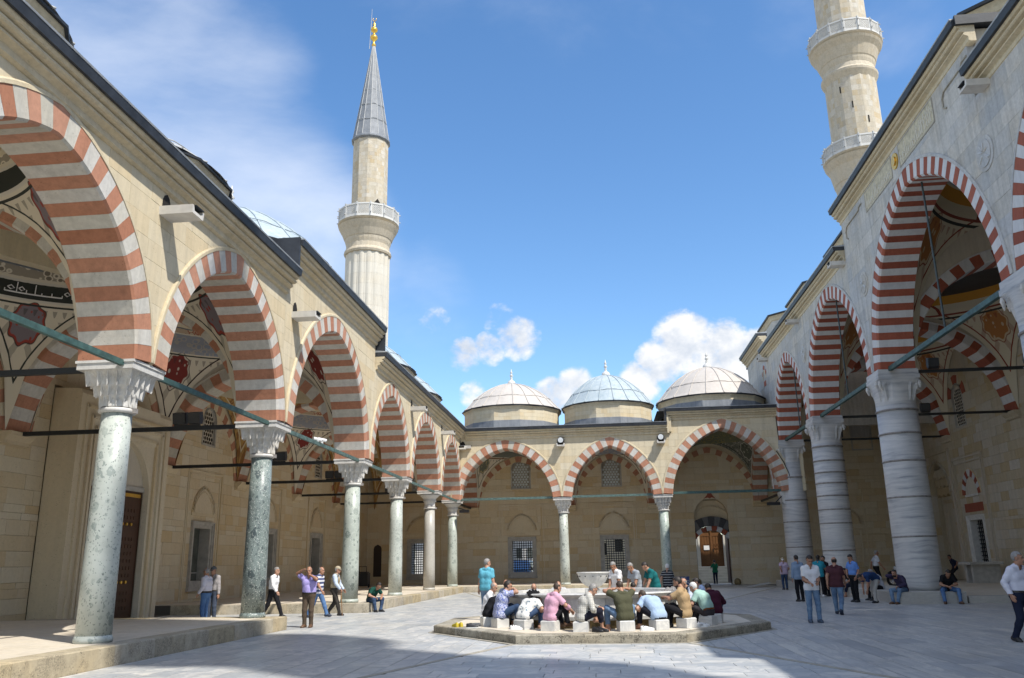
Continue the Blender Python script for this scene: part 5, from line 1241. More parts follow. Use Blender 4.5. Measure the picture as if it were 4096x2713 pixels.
for k in range(NB):
    a0, a1 = ph+2*PI*k/NB, ph+2*PI*(k+1)/NB
    def seg(prof, g=.003):
        V = []
        for r, z in prof:
            for a, s in ((a0, g), (a1, -g)):
                V.append((fc[0]+r*math.cos(a+s/2), fc[1]+r*math.sin(a+s/2), z))
        m = len(prof); F = [(2*i, 2*i+1, 2*((i+1) % m)+1, 2*((i+1) % m)) for i in range(m)]+[tuple(2*i for i in range(m)), tuple(2*i+1 for i in range(m-1, -1, -1))]
        return (V, F, RND.random())
    put('plinth_block', seg([(2.0, ZP), (2.30, ZP), (2.28, .36), (2.0, .36)]), 'stained stone', ft)
    put('base_moulding', seg([(2.0, .362), (2.42, .362), (2.43, .44), (2.36, .50), (2.33, .52), (2.28, .54), (2.0, .54)]), 'white marble', ft)
    pn = put('panel', seg([(2.08, .542), (2.24, .542), (2.24, .84), (2.08, .84)]), 'white marble', ft)
    am = (a0+a1)/2; put('tap', [tube([(fc[0]+2.18*math.cos(am), fc[1]+2.18*math.sin(am), .62), (fc[0]+2.34*math.cos(am), fc[1]+2.34*math.sin(am), .62), (fc[0]+2.35*math.cos(am), fc[1]+2.35*math.sin(am), .575)], .014, 6), tube([(fc[0]+2.29*math.cos(am), fc[1]+2.29*math.sin(am), .62), (fc[0]+2.29*math.cos(am), fc[1]+2.29*math.sin(am), .68)], .012, 5)], 'gold', pn)
    put('rim', seg([(2.10, .842), (2.26, .842), (2.30, .86), (2.34, .885), (2.38, .90), (2.41, .93), (2.39, .955), (2.14, .96), (2.10, .95)]), 'white marble', ft)
put('basin_floor', [lathe((fc[0], fc[1], 0), [(2.12, .40), (2.12, .62)], 24, .4)], 'white marble', ft)
bw = put('bowl', [lathe((fc[0], fc[1], 0), [(.10, 1.02), (.14, 1.05), (.22, 1.09), (.31, 1.17), (.37, 1.27), (.405, 1.36), (.41, 1.385), (.435, 1.39), (.435, 1.42), (.39, 1.42), (.33, 1.30), (.2, 1.18), (.01, 1.14)], 40, .5, 0, False)], 'white marble', ft, True)
put('spout_hole', [tube([(fc[0]+.36*math.cos(a), fc[1]+.36*math.sin(a), 1.31), (fc[0]+.415*math.cos(a), fc[1]+.415*math.sin(a), 1.315)], .012, 6) for a in np.linspace(0, 2*PI, 13)[:-1]], 'dark opening', bw)
put('pedestal', [lathe((fc[0], fc[1], 0), [(.17, .6), (.17, .80), (.12, .86), (.11, .90), (.145, .94), (.155, .97), (.14, 1.0), (.10, 1.03)], 32, .5)], 'white marble', ft, True)
# seats
STOOLS = [(-3.12, 22.45), (-2.98, 21.72), (-2.62, 21.25), (-1.98, 20.55), (-1.32, 20.05), (-.60, 19.68), (.38, 19.75), (1.13, 20.02), (1.78, 20.5), (2.36, 21.25), (2.62, 21.95), (-3.0, 23.9), (-2.2, 25.0), (-.8, 25.7), (.6, 25.6), (1.9, 24.7), (2.5, 23.6)]
sl_ = ['leftmost stone stool of the fountain under the man in the white shirt', 'stone stool under the man in black', 'stone stool under the man in the blue floral shirt', 'stone stool under the man in the feather print shirt', 'stone stool under the man in pink', 'stone stool under the old man with rolled trousers', 'stone stool under the man in olive green', 'stone stool under the man in light blue', 'stone stool under the man in tan', 'stone stool under the man in mint green', 'stone stool under the man in maroon', 'stone stool behind the basin under the bald man in blue check', 'stone stool behind the basin, left', 'stone stool behind the basin under a bald head', 'stone stool behind the basin, right', 'stone stool right of the basin under the man in a dark vest', 'stone stool right of the basin under the man in pale blue']
proto = None
for i, (x, y) in enumerate(STOOLS):
    a = math.atan2(fc[1]-y, fc[0]-x)-PI/2
    if proto is None:
        o = put('stone_stool', [bevbox(WF, -.17, .17, -.16, .16, 0, .222, .02)], 'white marble', None, False, (0, 0, 0)); proto = o
        at = o.data.attributes['tint']
    else: o = proto.copy(); COL.objects.link(o)
    o.location = (x, y, ZP-.001); o.rotation_euler = (0, 0, a); props(o, sl_[i], 'stool', 'stone stools round the fountain')
# ------------------------------------------------------------------ people
def cone_d(P, a, b, ra, rb):
    ba = b-a; L2 = max(float(ba@ba), 1e-9); t = np.clip(((P-a)@ba)/L2, 0, 1)
    return np.sqrt(((P-(a+t[..., None]*ba))**2).sum(-1))-(ra+(rb-ra)*t)
def field(prims, step, k, lo=None, hi=None, ell=(), sub=()):
    A = np.array([[*p[0], *p[1]] for p in prims]) if prims else np.zeros((0, 6)); R = np.array([max(p[2], p[3]) for p in prims]) if prims else np.zeros(0)
    if lo is None:
        lo = np.minimum(A[:, :3], A[:, 3:]).min(0)-R.max()-3*step; hi = np.maximum(A[:, :3], A[:, 3:]).max(0)+R.max()+3*step
    lo = np.array(lo, float); n = np.ceil((np.array(hi)-lo)/step).astype(int)+1
    f = np.full(n, 1.0); g = [lo[i]+step*np.arange(n[i]) for i in range(3)]
    for a, b, ra, rb, *_ in prims:
        a, b = np.array(a, float), np.array(b, float); m = max(ra, rb)+k+2*step
        i0 = np.clip(((np.minimum(a, b)-m-lo)/step).astype(int), 0, n-1); i1 = np.clip(((np.maximum(a, b)+m-lo)/step).astype(int)+2, 1, n)
        sl = tuple(slice(i0[i], i1[i]) for i in range(3))
        X = np.stack(np.meshgrid(*[g[i][sl[i]] for i in range(3)], indexing='ij'), -1); d = cone_d(X, a, b, ra, rb); o = f[sl]
        h = np.clip(.5+.5*(o-d)/k, 0, 1); f[sl] = o*(1-h)+d*h-k*h*(1-h)
    if ell or sub:
        X = np.stack(np.meshgrid(*g, indexing='ij'), -1)
        for c, r in ell:
            q = (X-np.array(c))/np.array(r); d = (np.sqrt((q*q).sum(-1))-1)*min(r); h = np.clip(.5+.5*(f-d)/k, 0, 1); f = f*(1-h)+d*h-k*h*(1-h)
        for c, r in sub:
            d = r-np.sqrt(((X-np.array(c))**2).sum(-1)); kk = .012; h = np.clip(.5-.5*(f-d)/kk, 0, 1); f = f*(1-h)+d*h+kk*h*(1-h)
    return f, lo
def nets(f, lo, step):
    s = f < 0; n = np.array(f.shape); c = np.zeros(n-1, int)
    for i in (0, 1):
        for j in (0, 1):
            for k in (0, 1): c += s[i:n[0]-1+i, j:n[1]-1+j, k:n[2]-1+k]
    act = (c > 0) & (c < 8); idx = -np.ones(n-1, int); cells = np.argwhere(act); idx[act] = np.arange(len(cells))
    acc = np.zeros((len(cells), 3)); cnt = np.zeros(len(cells)); co = [(i, j, k) for i in (0, 1) for j in (0, 1) for k in (0, 1)]
    for a in co:
        for ax_ in range(3):
            if a[ax_]: continue
            b = list(a); b[ax_] = 1; fa = f[tuple((cells+a).T)]; fb = f[tuple((cells+b).T)]; m = (fa < 0) != (fb < 0)
            t = fa[m]/(fa[m]-fb[m]); p = cells[m]+np.array(a, float); p[:, ax_] += t; acc[m] += p; cnt[m] += 1
    V = lo+step*acc/cnt[:, None]; F = []
    for ax_ in range(3):
        o1, o2 = [(1, 2), (2, 0), (0, 1)][ax_]; sl0 = [slice(None)]*3; sl1 = [slice(None)]*3; sl0[ax_] = slice(0, -1); sl1[ax_] = slice(1, None)
        ch = s[tuple(sl0)] != s[tuple(sl1)]; E = np.argwhere(ch); E = E[(E[:, o1] > 0) & (E[:, o2] > 0) & (E[:, o1] < n[o1]-1) & (E[:, o2] < n[o2]-1)]
        d1 = np.zeros(3, int); d1[o1] = 1; d2 = np.zeros(3, int); d2[o2] = 1
        q = np.stack([idx[tuple((E-d1-d2).T)], idx[tuple((E-d2).T)], idx[tuple(E.T)], idx[tuple((E-d1).T)]], 1)
        ins = s[tuple(E.T)]; q[~ins] = q[~ins][:, ::-1]; F.append(q)
    return V, np.concatenate(F)
def normals(V, F):
    N = np.zeros_like(V); a = V[F[:, 2]]-V[F[:, 0]]; b = V[F[:, 3]]-V[F[:, 1]]; fn = np.cross(a, b)
    for i in range(4): np.add.at(N, F[:, i], fn)
    return N/np.maximum(np.linalg.norm(N, axis=1)[:, None], 1e-9)
A3 = lambda *a: np.array(a, float)
# head and hands, made once
hf, hl = field([((0,.088,.012), (0,.112,-.028), .010, .016), ((-.022,.086,-.064), (.022,.086,-.064), .011, .011), ((-.04,.082,.034), (.04,.082,.034), .014, .014), ((0,.064,-.098), (0,.058,-.10), .030, .030), ((0,-.012,-.05), (0,-.03,-.17), .056, .060), ((-.016,.10,-.034), (.016,.10,-.034), .009, .009)], .0085, .014, (-.11, -.14, -.19), (.11, .15, .16), [((0,-.012,.035), (.077,.098,.098)), ((0,.018,-.04), (.060,.074,.088)), ((.079,-.004,-.008), (.010,.024,.034)), ((-.079,-.004,-.008), (.010,.024,.034))], [((.032,.106,.008), .019), ((-.032,.106,.008), .019)])
HV, HF = nets(hf, hl, .0085); HN = normals(HV, HF)
def make_hand(curl):
    P = []; fl = [(.030,.066,.040,.030), (.010,.072,.045,.032), (-.010,.069,.042,.030), (-.029,.060,.032,.026)]
    for x, y, l1, l2 in fl:
        P.append(((x*.55, .0, 0), (x, y, 0), .015, .0125)); c1, c2 = curl*.9, curl*1.9
        a = A3(x, y, 0); b = a+l1*A3(x*.9, math.cos(c1), -math.sin(c1)); c = b+l2*A3(x*.6, math.cos(c2), -math.sin(c2)); P.append((a, b, .0105, .0095)); P.append((b, c, .0095, .0078))
    P.append(((.014,.012,-.004), (.044,.036,-.012), .017, .013)); P.append(((.044,.036,-.012), (.056-.02*curl,.070,-.022-.012*curl), .012, .009)); P.append(((0,-.03,0), (0,.01,0), .024, .022))
    f, lo = field(P, .0052, .006); return nets(f, lo, .0052)
HAND = {0: make_hand(.25), 1: make_hand(1.0)}
SKIN = {}
def skin(tone):
    if tone not in SKIN:
        base = {0: (.44,.245,.165), 1: (.36,.185,.115), 2: (.29,.14,.085)}[tone]; SKIN[tone] = 'skin tone %s' % 'abc'[tone]; plain(SKIN[tone], base, .5, 0, 14, .12)
    return SKIN[tone]
CLOTH = {}
def cloth(col, pat=None, col2=None, sc=1.0):
    key = (col, pat, col2, sc)
    if key in CLOTH: return CLOTH[key]
    m, nt, b = new_mat('cloth %d' % len(CLOTH)); P = objc(nt); n = noise(nt, P, 7, 4); s = node(nt, 'ShaderNodeSeparateXYZ'); link(nt, P, s.inputs[0])
    c = col
    if pat == 'stripes': c = mixc(nt, mathn(nt, 'GREATER_THAN', mathn(nt, 'FRACT', mathn(nt, 'MULTIPLY', s.outputs[2], 9*sc)), .5), col, col2)
    elif pat == 'thin': c = mixc(nt, mathn(nt, 'GREATER_THAN', mathn(nt, 'FRACT', mathn(nt, 'MULTIPLY', s.outputs[2], 11*sc)), .80), col, col2)
    elif pat == 'check': c = mixc(nt, mathn(nt, 'MAXIMUM', mathn(nt, 'GREATER_THAN', mathn(nt, 'FRACT', mathn(nt, 'MULTIPLY', s.outputs[2], 22*sc)), .72), mathn(nt, 'GREATER_THAN', mathn(nt, 'FRACT', mathn(nt, 'MULTIPLY', s.outputs[0], 22*sc)), .72)), col, col2)
    elif pat == 'floral': c = mixc(nt, ramp(nt, noise(nt, P, 16*sc, 5, .7, 3), [(.47, 0), (.52, 1)]), col, col2)
    elif pat == 'leaves':
        v = nt.nodes.new('ShaderNodeTexVoronoi'); v.inputs['Scale'].default_value = 12*sc; nt.links.new(vmap(nt, P, rot=(.4, .3, .8), scale=(1, .45, 1.3)), v.inputs['Vector'])
        hs = node(nt, 'ShaderNodeSeparateColor'); nt.links.new(v.outputs['Color'], hs.inputs[0])
        c = mixc(nt, ramp(nt, v.outputs['Distance'], [(.26, 1), (.30, 0)]), col, ramp(nt, hs.outputs[0], [(0, (.04,.22,.40)), (.5, (.25,.30,.32)), (1, (.10,.14,.2))]))
    elif pat == 'denim': c = ramp(nt, noise(nt, P, 2.6, 6, .7), [(.35, col), (.7, col2)])
    c = mixc(nt, .28, c, ramp(nt, n, [(.3, .6), (.7, 1)]), 'MULTIPLY')
    link(nt, c, b.inputs['Base Color']); b.inputs['Roughness'].default_value = .9; b.inputs['Specular IOR Level'].default_value = .15
    bump(nt, b, mathn(nt, 'ADD', n, noise(nt, vmap(nt, P, scale=(1, 1, .5)), 13, 2, .5, 1.2)), .45, .03)
    CLOTH[key] = m; return m
plain('hair dark', (.018,.013,.010), .6, 0, 40, .4); plain('hair grey', (.23,.22,.21), .6, 0, 40, .35); plain('hair white', (.58,.57,.55), .6, 0, 40, .15); plain('hair brown', (.045,.028,.018), .6, 0, 40, .4); plain('eye dark', (.02,.015,.012), .2)
plain('shoe black', (.014,.014,.016), .45); plain('shoe brown', (.10,.05,.025), .5); plain('shoe blue', (.05,.075,.12), .6); plain('shoe white', (.66,.66,.65), .55); plain('shoe navy', (.02,.03,.055), .55); plain('cap cloth', (.10,.105,.11), .85); plain('cap beige', (.36,.31,.22), .85); plain('belt leather', (.02,.014,.01), .45)
def ik(a, t, l1, l2, pole):
    a, t, pole = A3(*a), A3(*t), A3(*pole); d = t-a; L = np.linalg.norm(d); m = (l1+l2)*.999
    if L > m: t = a+d/L*m; d = t-a; L = m
    L = max(L, abs(l1-l2)+1e-3); u = d/L; x = (l1*l1-l2*l2+L*L)/(2*L); h = math.sqrt(max(0, l1*l1-x*x)); p = pole-u*(pole@u); p /= max(np.linalg.norm(p), 1e-6)
    return a+u*x+p*h, t
def rx(a): c, s = math.cos(a), math.sin(a); return np.array([[1,0,0],[0,c,-s],[0,s,c]])
def rz(a): c, s = math.cos(a), math.sin(a); return np.array([[c,-s,0],[s,c,0],[0,0,1]])
def ry(a): c, s = math.cos(a), math.sin(a); return np.array([[c,0,s],[0,1,0],[-s,0,c]])
RAD = math.radians
NPEOPLE = 0
def person(label, x, y, z, heading, H=1.72, pose=None, top=(.7,.7,.7), bottom=(.05,.05,.06), shoes='shoe black', hair='hair dark', style='full', tone=0, sleeve='short', tucked=False, girth=1.0, barefoot=False, rolled=False, group=None, woman=False, belt=None, beard=None, vest=None):
    p = dict(hip=(0, 0, .93), lean=2, side=0, curve=4, twist=0, head=(8, 0), lf=(-.10, 0, .075), rf=(.10, .02, .075), lt=8, rt=-8, lk=(-.15, 1, 0), rk=(.15, 1, 0), lh=(-.25, .06, .86), rh=(.25, .06, .86), le=(-.5, -1, 0), re=(.5, -1, 0), lg=0, rg=0, lpitch=0, rpitch=0); p.update(pose or {})
    k = H/1.75; hip = A3(*p['hip'])
    M = lambda a: rz(-RAD(0))@ry(RAD(p['side']))@rx(-RAD(a))
    up = lambda a: M(a)@A3(0, 0, 1)
    ln, cv = p['lean'], p['curve']
    waist = hip+.15*up(ln*.55); chest = waist+.20*up(ln); neck = chest+.20*up(ln+cv); tw = rz(RAD(p['twist']))
    lat = lambda a: M(a)@tw@A3(1, 0, 0)
    g = girth; wid = .93 if woman else 1.0
    sh = {s: chest+.125*up(ln+cv)+s*.165*wid*lat(ln) for s in (-1, 1)}; hj = {s: hip+s*.092*(M(ln*.3)@A3(1, 0, 0))-A3(0, 0, .01) for s in (-1, 1)}
    pr = []
    add = lambda tag, a, b, ra, rb: pr.append((A3(*a), A3(*b), ra, rb, tag))
    X0, X1, X2 = M(ln*.3)@A3(1, 0, 0), lat(ln*.6), lat(ln)
    add('pelvis', hip-.075*X0, hip+.075*X0, .112*g, .112*g); add('torso', waist-.07*X1, waist+.07*X1, .105*g, .105*g); add('torso', chest-.09*wid*X2, chest+.09*wid*X2, .116*(g+1)/2, .116*(g+1)/2)
    for s in (-1, 1):
        add('torso', hip+s*.06*X0, waist+s*.06*X1, .11*g, .105*g); add('torso', waist+s*.062*X1, chest+s*.085*wid*X2, .105*g, .112); add('torso', chest+s*.08*X2, sh[s], .09, .062)
    if g > 1.05: add('torso', waist+M(ln)@A3(0, .05*g, -.04), waist+M(ln)@A3(0, .05*g, .06), .10*g, .09*g)
    if woman: add('pelvis', hj[-1], hj[1], .12, .12)
    hd = neck+.155*up(ln+cv*1.3)+.02*(M(ln+cv)@A3(0, 1, 0)); add('neck', neck-.03*up(ln), hd-.03*up(ln+cv)-.01*A3(0, 0, 1), .066, .054)
    add('torso', sh[-1]*.45+neck*.55, sh[1]*.45+neck*.55, .058, .058)
    hands = []
    for s, hk, ek, gk in ((-1, 'lh', 'le', 'lg'), (1, 'rh', 're', 'rg')):
        e, w = ik(sh[s], p[hk], .285, .255, p[ek]); m = sh[s]+(e-sh[s])*.62
        add('sleeve', sh[s], m, .064, .053); add('sleeve' if sleeve == 'long' else 'arm', m, e, .051, .043); e2 = e+(w-e)*.85
        add('sleeve' if sleeve in ('long', 'mid') else 'arm', e, e+(w-e)*.35, .043, .041); add('sleeve' if sleeve == 'long' else 'arm', e+(w-e)*.35, e2, .041, .031); add('arm', e2, w, .030, .027); hands.append((s, e, w, p[gk]))
    feet = []
    for s, fk, kk, tk, pk in ((-1, 'lf', 'lk', 'lt', 'lpitch'), (1, 'rf', 'rk', 'rt', 'rpitch')):
        kn, an = ik(hj[s], p[fk], .435, .415, p[kk]); lb = .60 if rolled else (.88 if not barefoot else .82)
        add('thigh', hj[s], kn, .092*(g+1)/2, .064); mid = kn+(an-kn)*.35; add('shin', kn, mid, .063, .060); lo = kn+(an-kn)*lb; add('shin', mid, lo, .060, .048); add('ankle', lo, an, .044 if barefoot or rolled else .046, .040)
        R = rz(RAD(p[tk]))@rx(RAD(p[pk])); feet.append((s, an, R))
        h0 = an+R@A3(0, -.045, -.035); t0 = an+R@A3(0, .085, -.042); t1 = an+R@A3(0, .155, -.050); add('foot', an, h0, .040, .038); add('foot', h0, t0, .038, .036); add('foot', t0, t1, .036, .024); add('foot', an, t0, .040, .034); add('foot', t0+R@A3(-.018, 0, 0), t1+R@A3(.016, -.02, 0), .028, .024)
    st = .0205
    f, lo = field(pr, st, .028); V, F = nets(f, lo, st); N = normals(V, F)
    D = np.stack([cone_d(V, q[0], q[1], q[2], q[3]) for q in pr], 1); tags = np.array([q[4] for q in pr])[D.argmin(1)]
    root = thing('person', label, 'person', (x, y, z), group); ca, sa = math.cos(heading), math.sin(heading); Rw = np.array([[ca, -sa, 0], [sa, ca, 0], [0, 0, 1]])*k
    tow = lambda Q: Q@Rw.T+np.array([x, y, z])
    # hem of the shirt measured along the spine
    sp = (V-hip)@up(ln*.5); lim = .055 if tucked else -.075
    isT = np.isin(tags, ['torso', 'pelvis']); reg = np.array(['skin']*len(V), dtype='<U8')
    reg[isT & (sp > lim)] = 'top'; reg[(isT & (sp <= lim)) | np.isin(tags, ['thigh', 'shin'])] = 'bottom'; reg[np.isin(tags, ['thigh']) & (sp > lim) & (sp < .2) & (ln < 30) & (abs(p['hip'][2]-.93) < .12) & (~np.array(tucked))] = 'top'
    reg[tags == 'sleeve'] = 'top'; reg[tags == 'neck'] = 'skin'
    if not barefoot: reg[np.isin(tags, ['foot'])] = 'shoe'
    if not rolled and not barefoot: reg[tags == 'ankle'] = 'bottom'
    PV, PF, base = [V], [F], len(V)
    # head
    hp, hy = p['head']; Rh = rz(RAD(p['twist']*.6+hy))@rx(-RAD(hp)); hs = .98
    HW = HV*hs@Rh.T+hd; HNw = HN@Rh.T; PV.append(HW); PF.append(HF+base); base += len(HV)
    for s, e, w, gr in hands:
        hv, hf2 = HAND[1 if gr else 0]; d = (w-e)/np.linalg.norm(w-e); ref = A3(0, 0, 1) if abs(d[2]) < .8 else A3(s*1.0, .2, 0)
        zax = ref-d*(ref@d); zax /= np.linalg.norm(zax); xax = np.cross(d, zax); B = np.stack([xax, d, zax], 1); hv2 = hv.copy()
        if s > 0: hv2[:, 0] *= -1
        PV.append(hv2*.98@B.T+w+d*.012); PF.append((hf2 if s < 0 else hf2[:, ::-1])+base); base += len(hv)
    body = mesh_obj('body', tow(np.concatenate(PV)), np.concatenate(PF).tolist(), skin(tone), root, None, None, True)
    def shell(name, mask, e, mat, VV=V, FF=F, NN=N, taper=None):
        fm = mask[FF].all(1)
        if not fm.any(): return None
        ff = FF[fm]; u, inv = np.unique(ff, return_inverse=True); q = VV[u]+NN[u]*(e if taper is None else taper[u][:, None]*e)
        return mesh_obj(name, tow(q), inv.reshape(ff.shape).tolist(), mat, root, None, None, True)
    def grow(m, n=1):
        for _ in range(n): fm = m[F].any(1); m = m.copy(); m[F[fm].ravel()] = True
        return m
    shell('trousers' if not woman else 'skirt', grow(reg == 'bottom') & (reg != 'skin') | (reg == 'bottom'), .011, bottom)
    shell('shirt', grow(reg == 'top', 1), .019, top)
    if vest is not None: shell('waistcoat', np.isin(tags, ['torso']) & (sp > lim), .032, vest)
    if belt or tucked: shell('belt', isT & (sp > lim-.03) & (sp < lim+.04), .024, belt or 'belt leather')
    if not barefoot:
        for s, an, R in feet:
            m = (reg == 'shoe') & ((np.linalg.norm(V-an-R@A3(0, .05, -.04), axis=1) < .2)); other = [q for q in feet if q[0] != s][0]
            m &= np.linalg.norm(V-an, axis=1) < np.linalg.norm(V-other[1], axis=1)
            shell('shoe', grow(m), .010, shoes)
    # hair
    hx, hy_, hz = HV.T; ear = (abs(hx) > .068) & (abs(hz+.008) < .04) & (abs(hy_) < .03)
    line = .086-np.clip(-hy_, 0, .2)*.3
    full = ((hz > line-.012) & (hy_ < .072)) | ((hy_ < .012) & (hz > -.045) & (hy_ < -.0+.25*(hz+.05)))
    if style == 'long': full |= (hy_ < -.0) & (hz > -.16)
    if style == 'bald': full &= (hz < .055) & (hy_ < .0)
    if style == 'thin': full &= ~((hz > .085) & (hy_ > -.045))
    full &= ~ear; e = .012 if style in ('full', 'long') else .008
    tow2 = lambda Q: tow(Q)
    if style != 'shaved':
        fm = full[HF].all(1)
        if fm.any():
            ff = HF[fm]; u, inv = np.unique(ff, return_inverse=True); mesh_obj('hair', tow(HW[u]+HNw[u]*e), inv.reshape(ff.shape).tolist(), hair, root, None, None, True)
    if style == 'cap':
        fm = ((hz > .052) | ((hz > .045) & (hy_ > .03)))[HF].all(1); ff = HF[fm]; u, inv = np.unique(ff, return_inverse=True)
        br = [(.075*math.cos(a), .06+.085*math.sin(a)*.9+.0, .055-.02*math.sin(a)) for a in np.linspace(0, PI, 13)]; bq = np.array(br+[(a, b, c-.012) for a, b, c in br])*hs@Rh.T+hd; nv = len(u)
        fc_ = inv.reshape(ff.shape).tolist()+[tuple(nv+i for i in range(13)), tuple(nv+13+i for i in range(12, -1, -1))]+[(nv+i, nv+13+i, nv+14+i, nv+1+i) for i in range(12)]
        mesh_obj('cap', tow(np.concatenate([HW[u]+HNw[u]*.022, bq])), fc_, 'cap beige' if hair == 'hair white' else 'cap cloth', root)
    mo = ((hy_ > .07) & (hz > -.062) & (hz < -.046) & (abs(hx) < .03))
    if beard: mo |= (hz < -.055) & (hy_ > .0) & (hz > -.14) | mo
    if beard:
        fm = mo[HF].all(1); ff = HF[fm]; u, inv = np.unique(ff, return_inverse=True)
        if len(u): mesh_obj('beard', tow(HW[u]+HNw[u]*.005), inv.reshape(ff.shape).tolist(), beard, root, None, None, True)
    for s in (-1, 1):
        bv, bf, _ = lathe((0, 0, 0), [(.002, -.007), (.006, -.005), (.008, 0), (.006, .005), (.002, .007)], 8); q = (np.array(bv)+A3(s*.032, .091, .009))*hs@Rh.T+hd; mesh_obj('eye', tow(q), bf, 'eye dark', root, None, None, True)
        bv, bf, _ = tube([(s*.016, .099, .032), (s*.034, .098, .036), (s*.05, .088, .030)], .0032, 5); q = np.array(bv)*hs@Rh.T+hd; mesh_obj('eyebrow', tow(q), bf, hair if style != 'shaved' else 'hair grey', root)
    root['wrists'] = [float(v) for h in hands for v in tow(h[2][None])[0]]
    return root
def at(u, v, Y):          # ground position at depth Y under a pixel of the 4096 photo
    d = FWD+RGT*((u-2048)/FPX)-UPV*((v-1356.5)/FPX); t = Y/d.y; return d.x*t, HC+d.z*t
def tall(u, v, Y, z0=0): return at(u, v, Y)[1]-z0
STAND = {}
def walk(st=.32, ph=1, arms=.22): return dict(hip=(0, 0, .90), lean=5, lf=(-.09, st*ph, .075 if ph > 0 else .12), rf=(.09, -st*ph, .12 if ph > 0 else .075), rpitch=-35 if ph > 0 else 0, lpitch=-35 if ph < 0 else 0, lh=(-.24, -arms*ph+.05, .90), rh=(.24, arms*ph+.05, .90))
def sit(h=.222, knee=.45, spread_=.16, lean=25, fx=.0, curve=18, **kw):
    q = dict(hip=(0, 0, h+.095), lean=lean, curve=curve, head=(30, 0), lf=(-spread_, knee, .075), rf=(spread_, knee, .075), lt=15, rt=-15, lk=(-.35, .4, 1), rk=(.35, .4, 1), lh=(-.16, .42, h+.19), rh=(.16, .42, h+.19), le=(-1, -.3, -.4), re=(1, -.3, -.4), lg=1, rg=1); q.update(kw); return q
DEN = cloth((.085,.14,.24), 'denim', (.22,.33,.46)); DEND = cloth((.022,.04,.085), 'denim', (.06,.10,.18)); BLK = cloth((.014,.014,.017)); NAV = cloth((.017,.022,.045)); BRN = cloth((.075,.055,.04)); WHT = cloth((.72,.72,.74)); JNS = cloth((.06,.12,.26), 'denim', (.12,.22,.40))
# men on the left
person('man in lilac shirt phoning with one hand on his head', -8.95+.35, 24.55, 0, PI-.05, 1.68, dict(head=(5, 8), rh=(.19, .13, 1.66), re=(1, -.2, .4), lh=(-.10, .15, 1.50), le=(-1, .2, -.6), rg=0, lg=1, twist=6), cloth((.36,.31,.62)), cloth((.085,.062,.045)), 'shoe brown', 'hair grey', 'thin', 1, tucked=True, girth=1.15)
person('man in white shirt and black trousers walking behind the dark column', -11.45, 29.0, 0, -PI/2-.1, 1.72, walk(.34, 1), WHT, BLK, 'shoe black', 'hair grey', 'full', 0, 'long', True)
bx = lambda u, v, Y: at(u, v, Y)[0]
person('man in a cream jacket over a pale shirt talking in the passage', bx(832, 2275, 27.0), 27.0, 0, PI+.5-2.2, 1.70, dict(lh=(-.25, .12, .95), rh=(.22, .25, 1.02), lean=0), cloth((.58,.56,.62)), JNS, 'shoe black', 'hair grey', 'thin', 1, 'long', True, 1.1)
person('old man in a flat cap and grey shirt standing in the passage', bx(861, 2265, 28.0), 28.0, 0, PI-.2, 1.74, dict(lh=(-.24, .04, .86), rh=(.24, .04, .86)), cloth((.33,.31,.31)), cloth((.06,.075,.11)), 'shoe black', 'hair grey', 'cap', 1, 'long', True)
person('man in a striped polo shirt and jeans walking right', -9.98, 29.4, 0, -PI/2-.15, 1.70, walk(.34, 1), cloth((.62,.62,.66), 'stripes', (.05,.065,.16), .85), JNS, 'shoe navy', 'hair grey', 'thin', 1, girth=1.15)
pv = person('old man in a cap and beige waistcoat walking with a cane', -9.72, 30.4, 0, -PI/2, 1.71, dict(walk(.25, -1), rh=(.22, .30, .92), rg=1), cloth((.50,.58,.70)), cloth((.05,.045,.04)), 'shoe black', 'hair white', 'cap', 1, 'long', True, vest=cloth((.36,.30,.20)))
w = list(pv['wrists'])[3:]; props(put('cane', [tube([(w[0]+.05, w[1], w[2]+.06), (w[0]+.0, w[1], w[2]+.08), (w[0]+.01, w[1], w[2]), (w[0]+.10, w[1]-.02, .01)], .013, 6)], 'cane wood', None, True, (w[0], w[1], 0)), 'wooden walking cane of the old man in the beige waistcoat', 'cane')
person('man in dark green shirt seated on the platform edge by the column', -8.98, 32.6, 0, -PI/2-.55, 1.70, sit(.354, .42, .14, 30, head=(38, 0)), cloth((.012,.06,.045)), DEND, 'shoe black', 'hair dark', 'full', 1)
# man standing left of the fountain and the ring of washers
person('man in a turquoise shirt standing with his back turned beside the fountain', bx(1945, 2300, 24.2), 24.2, ZP, -.35, tall(1945, 2237, 24.2, ZP), dict(head=(4, -35), lh=(-.27, .02, .84), rh=(.27, .02, .84)), cloth((.12,.40,.52)), DEN, 'shoe black', 'hair grey', 'full', 0, girth=1.12)
def on(i, dz=0): return STOOLS[i][0], STOOLS[i][1], ZP+dz
def hx(i, dh): a = math.atan2(fc[1]-STOOLS[i][1], fc[0]-STOOLS[i][0])-PI/2; return a+dh
GR = 'men washing round the fountain'
person('man in a white shirt and sunglasses at the far left of the washers', *on(0), hx(0, -.1), 1.61, sit(lean=12, head=(25, 0), curve=10), WHT, BLK, hair='hair grey', style='thin', sleeve='long', group=GR)
person('man in a black top between the white and the floral shirt', *on(1), hx(1, .1), 1.61, sit(lean=38, head=(40, 0)), BLK, BLK, sleeve='long', group=GR)
person('heavy man in a blue and white floral shirt washing his face', *on(2), hx(2, -.15), 1.71, sit(lean=14, curve=8, head=(15, -8), lh=(-.06, .36, .90), rh=(.08, .36, .91), knee=.42), cloth((.62,.64,.72), 'floral', (.10,.14,.42)), DEND, barefoot=True, group=GR, girth=1.25)
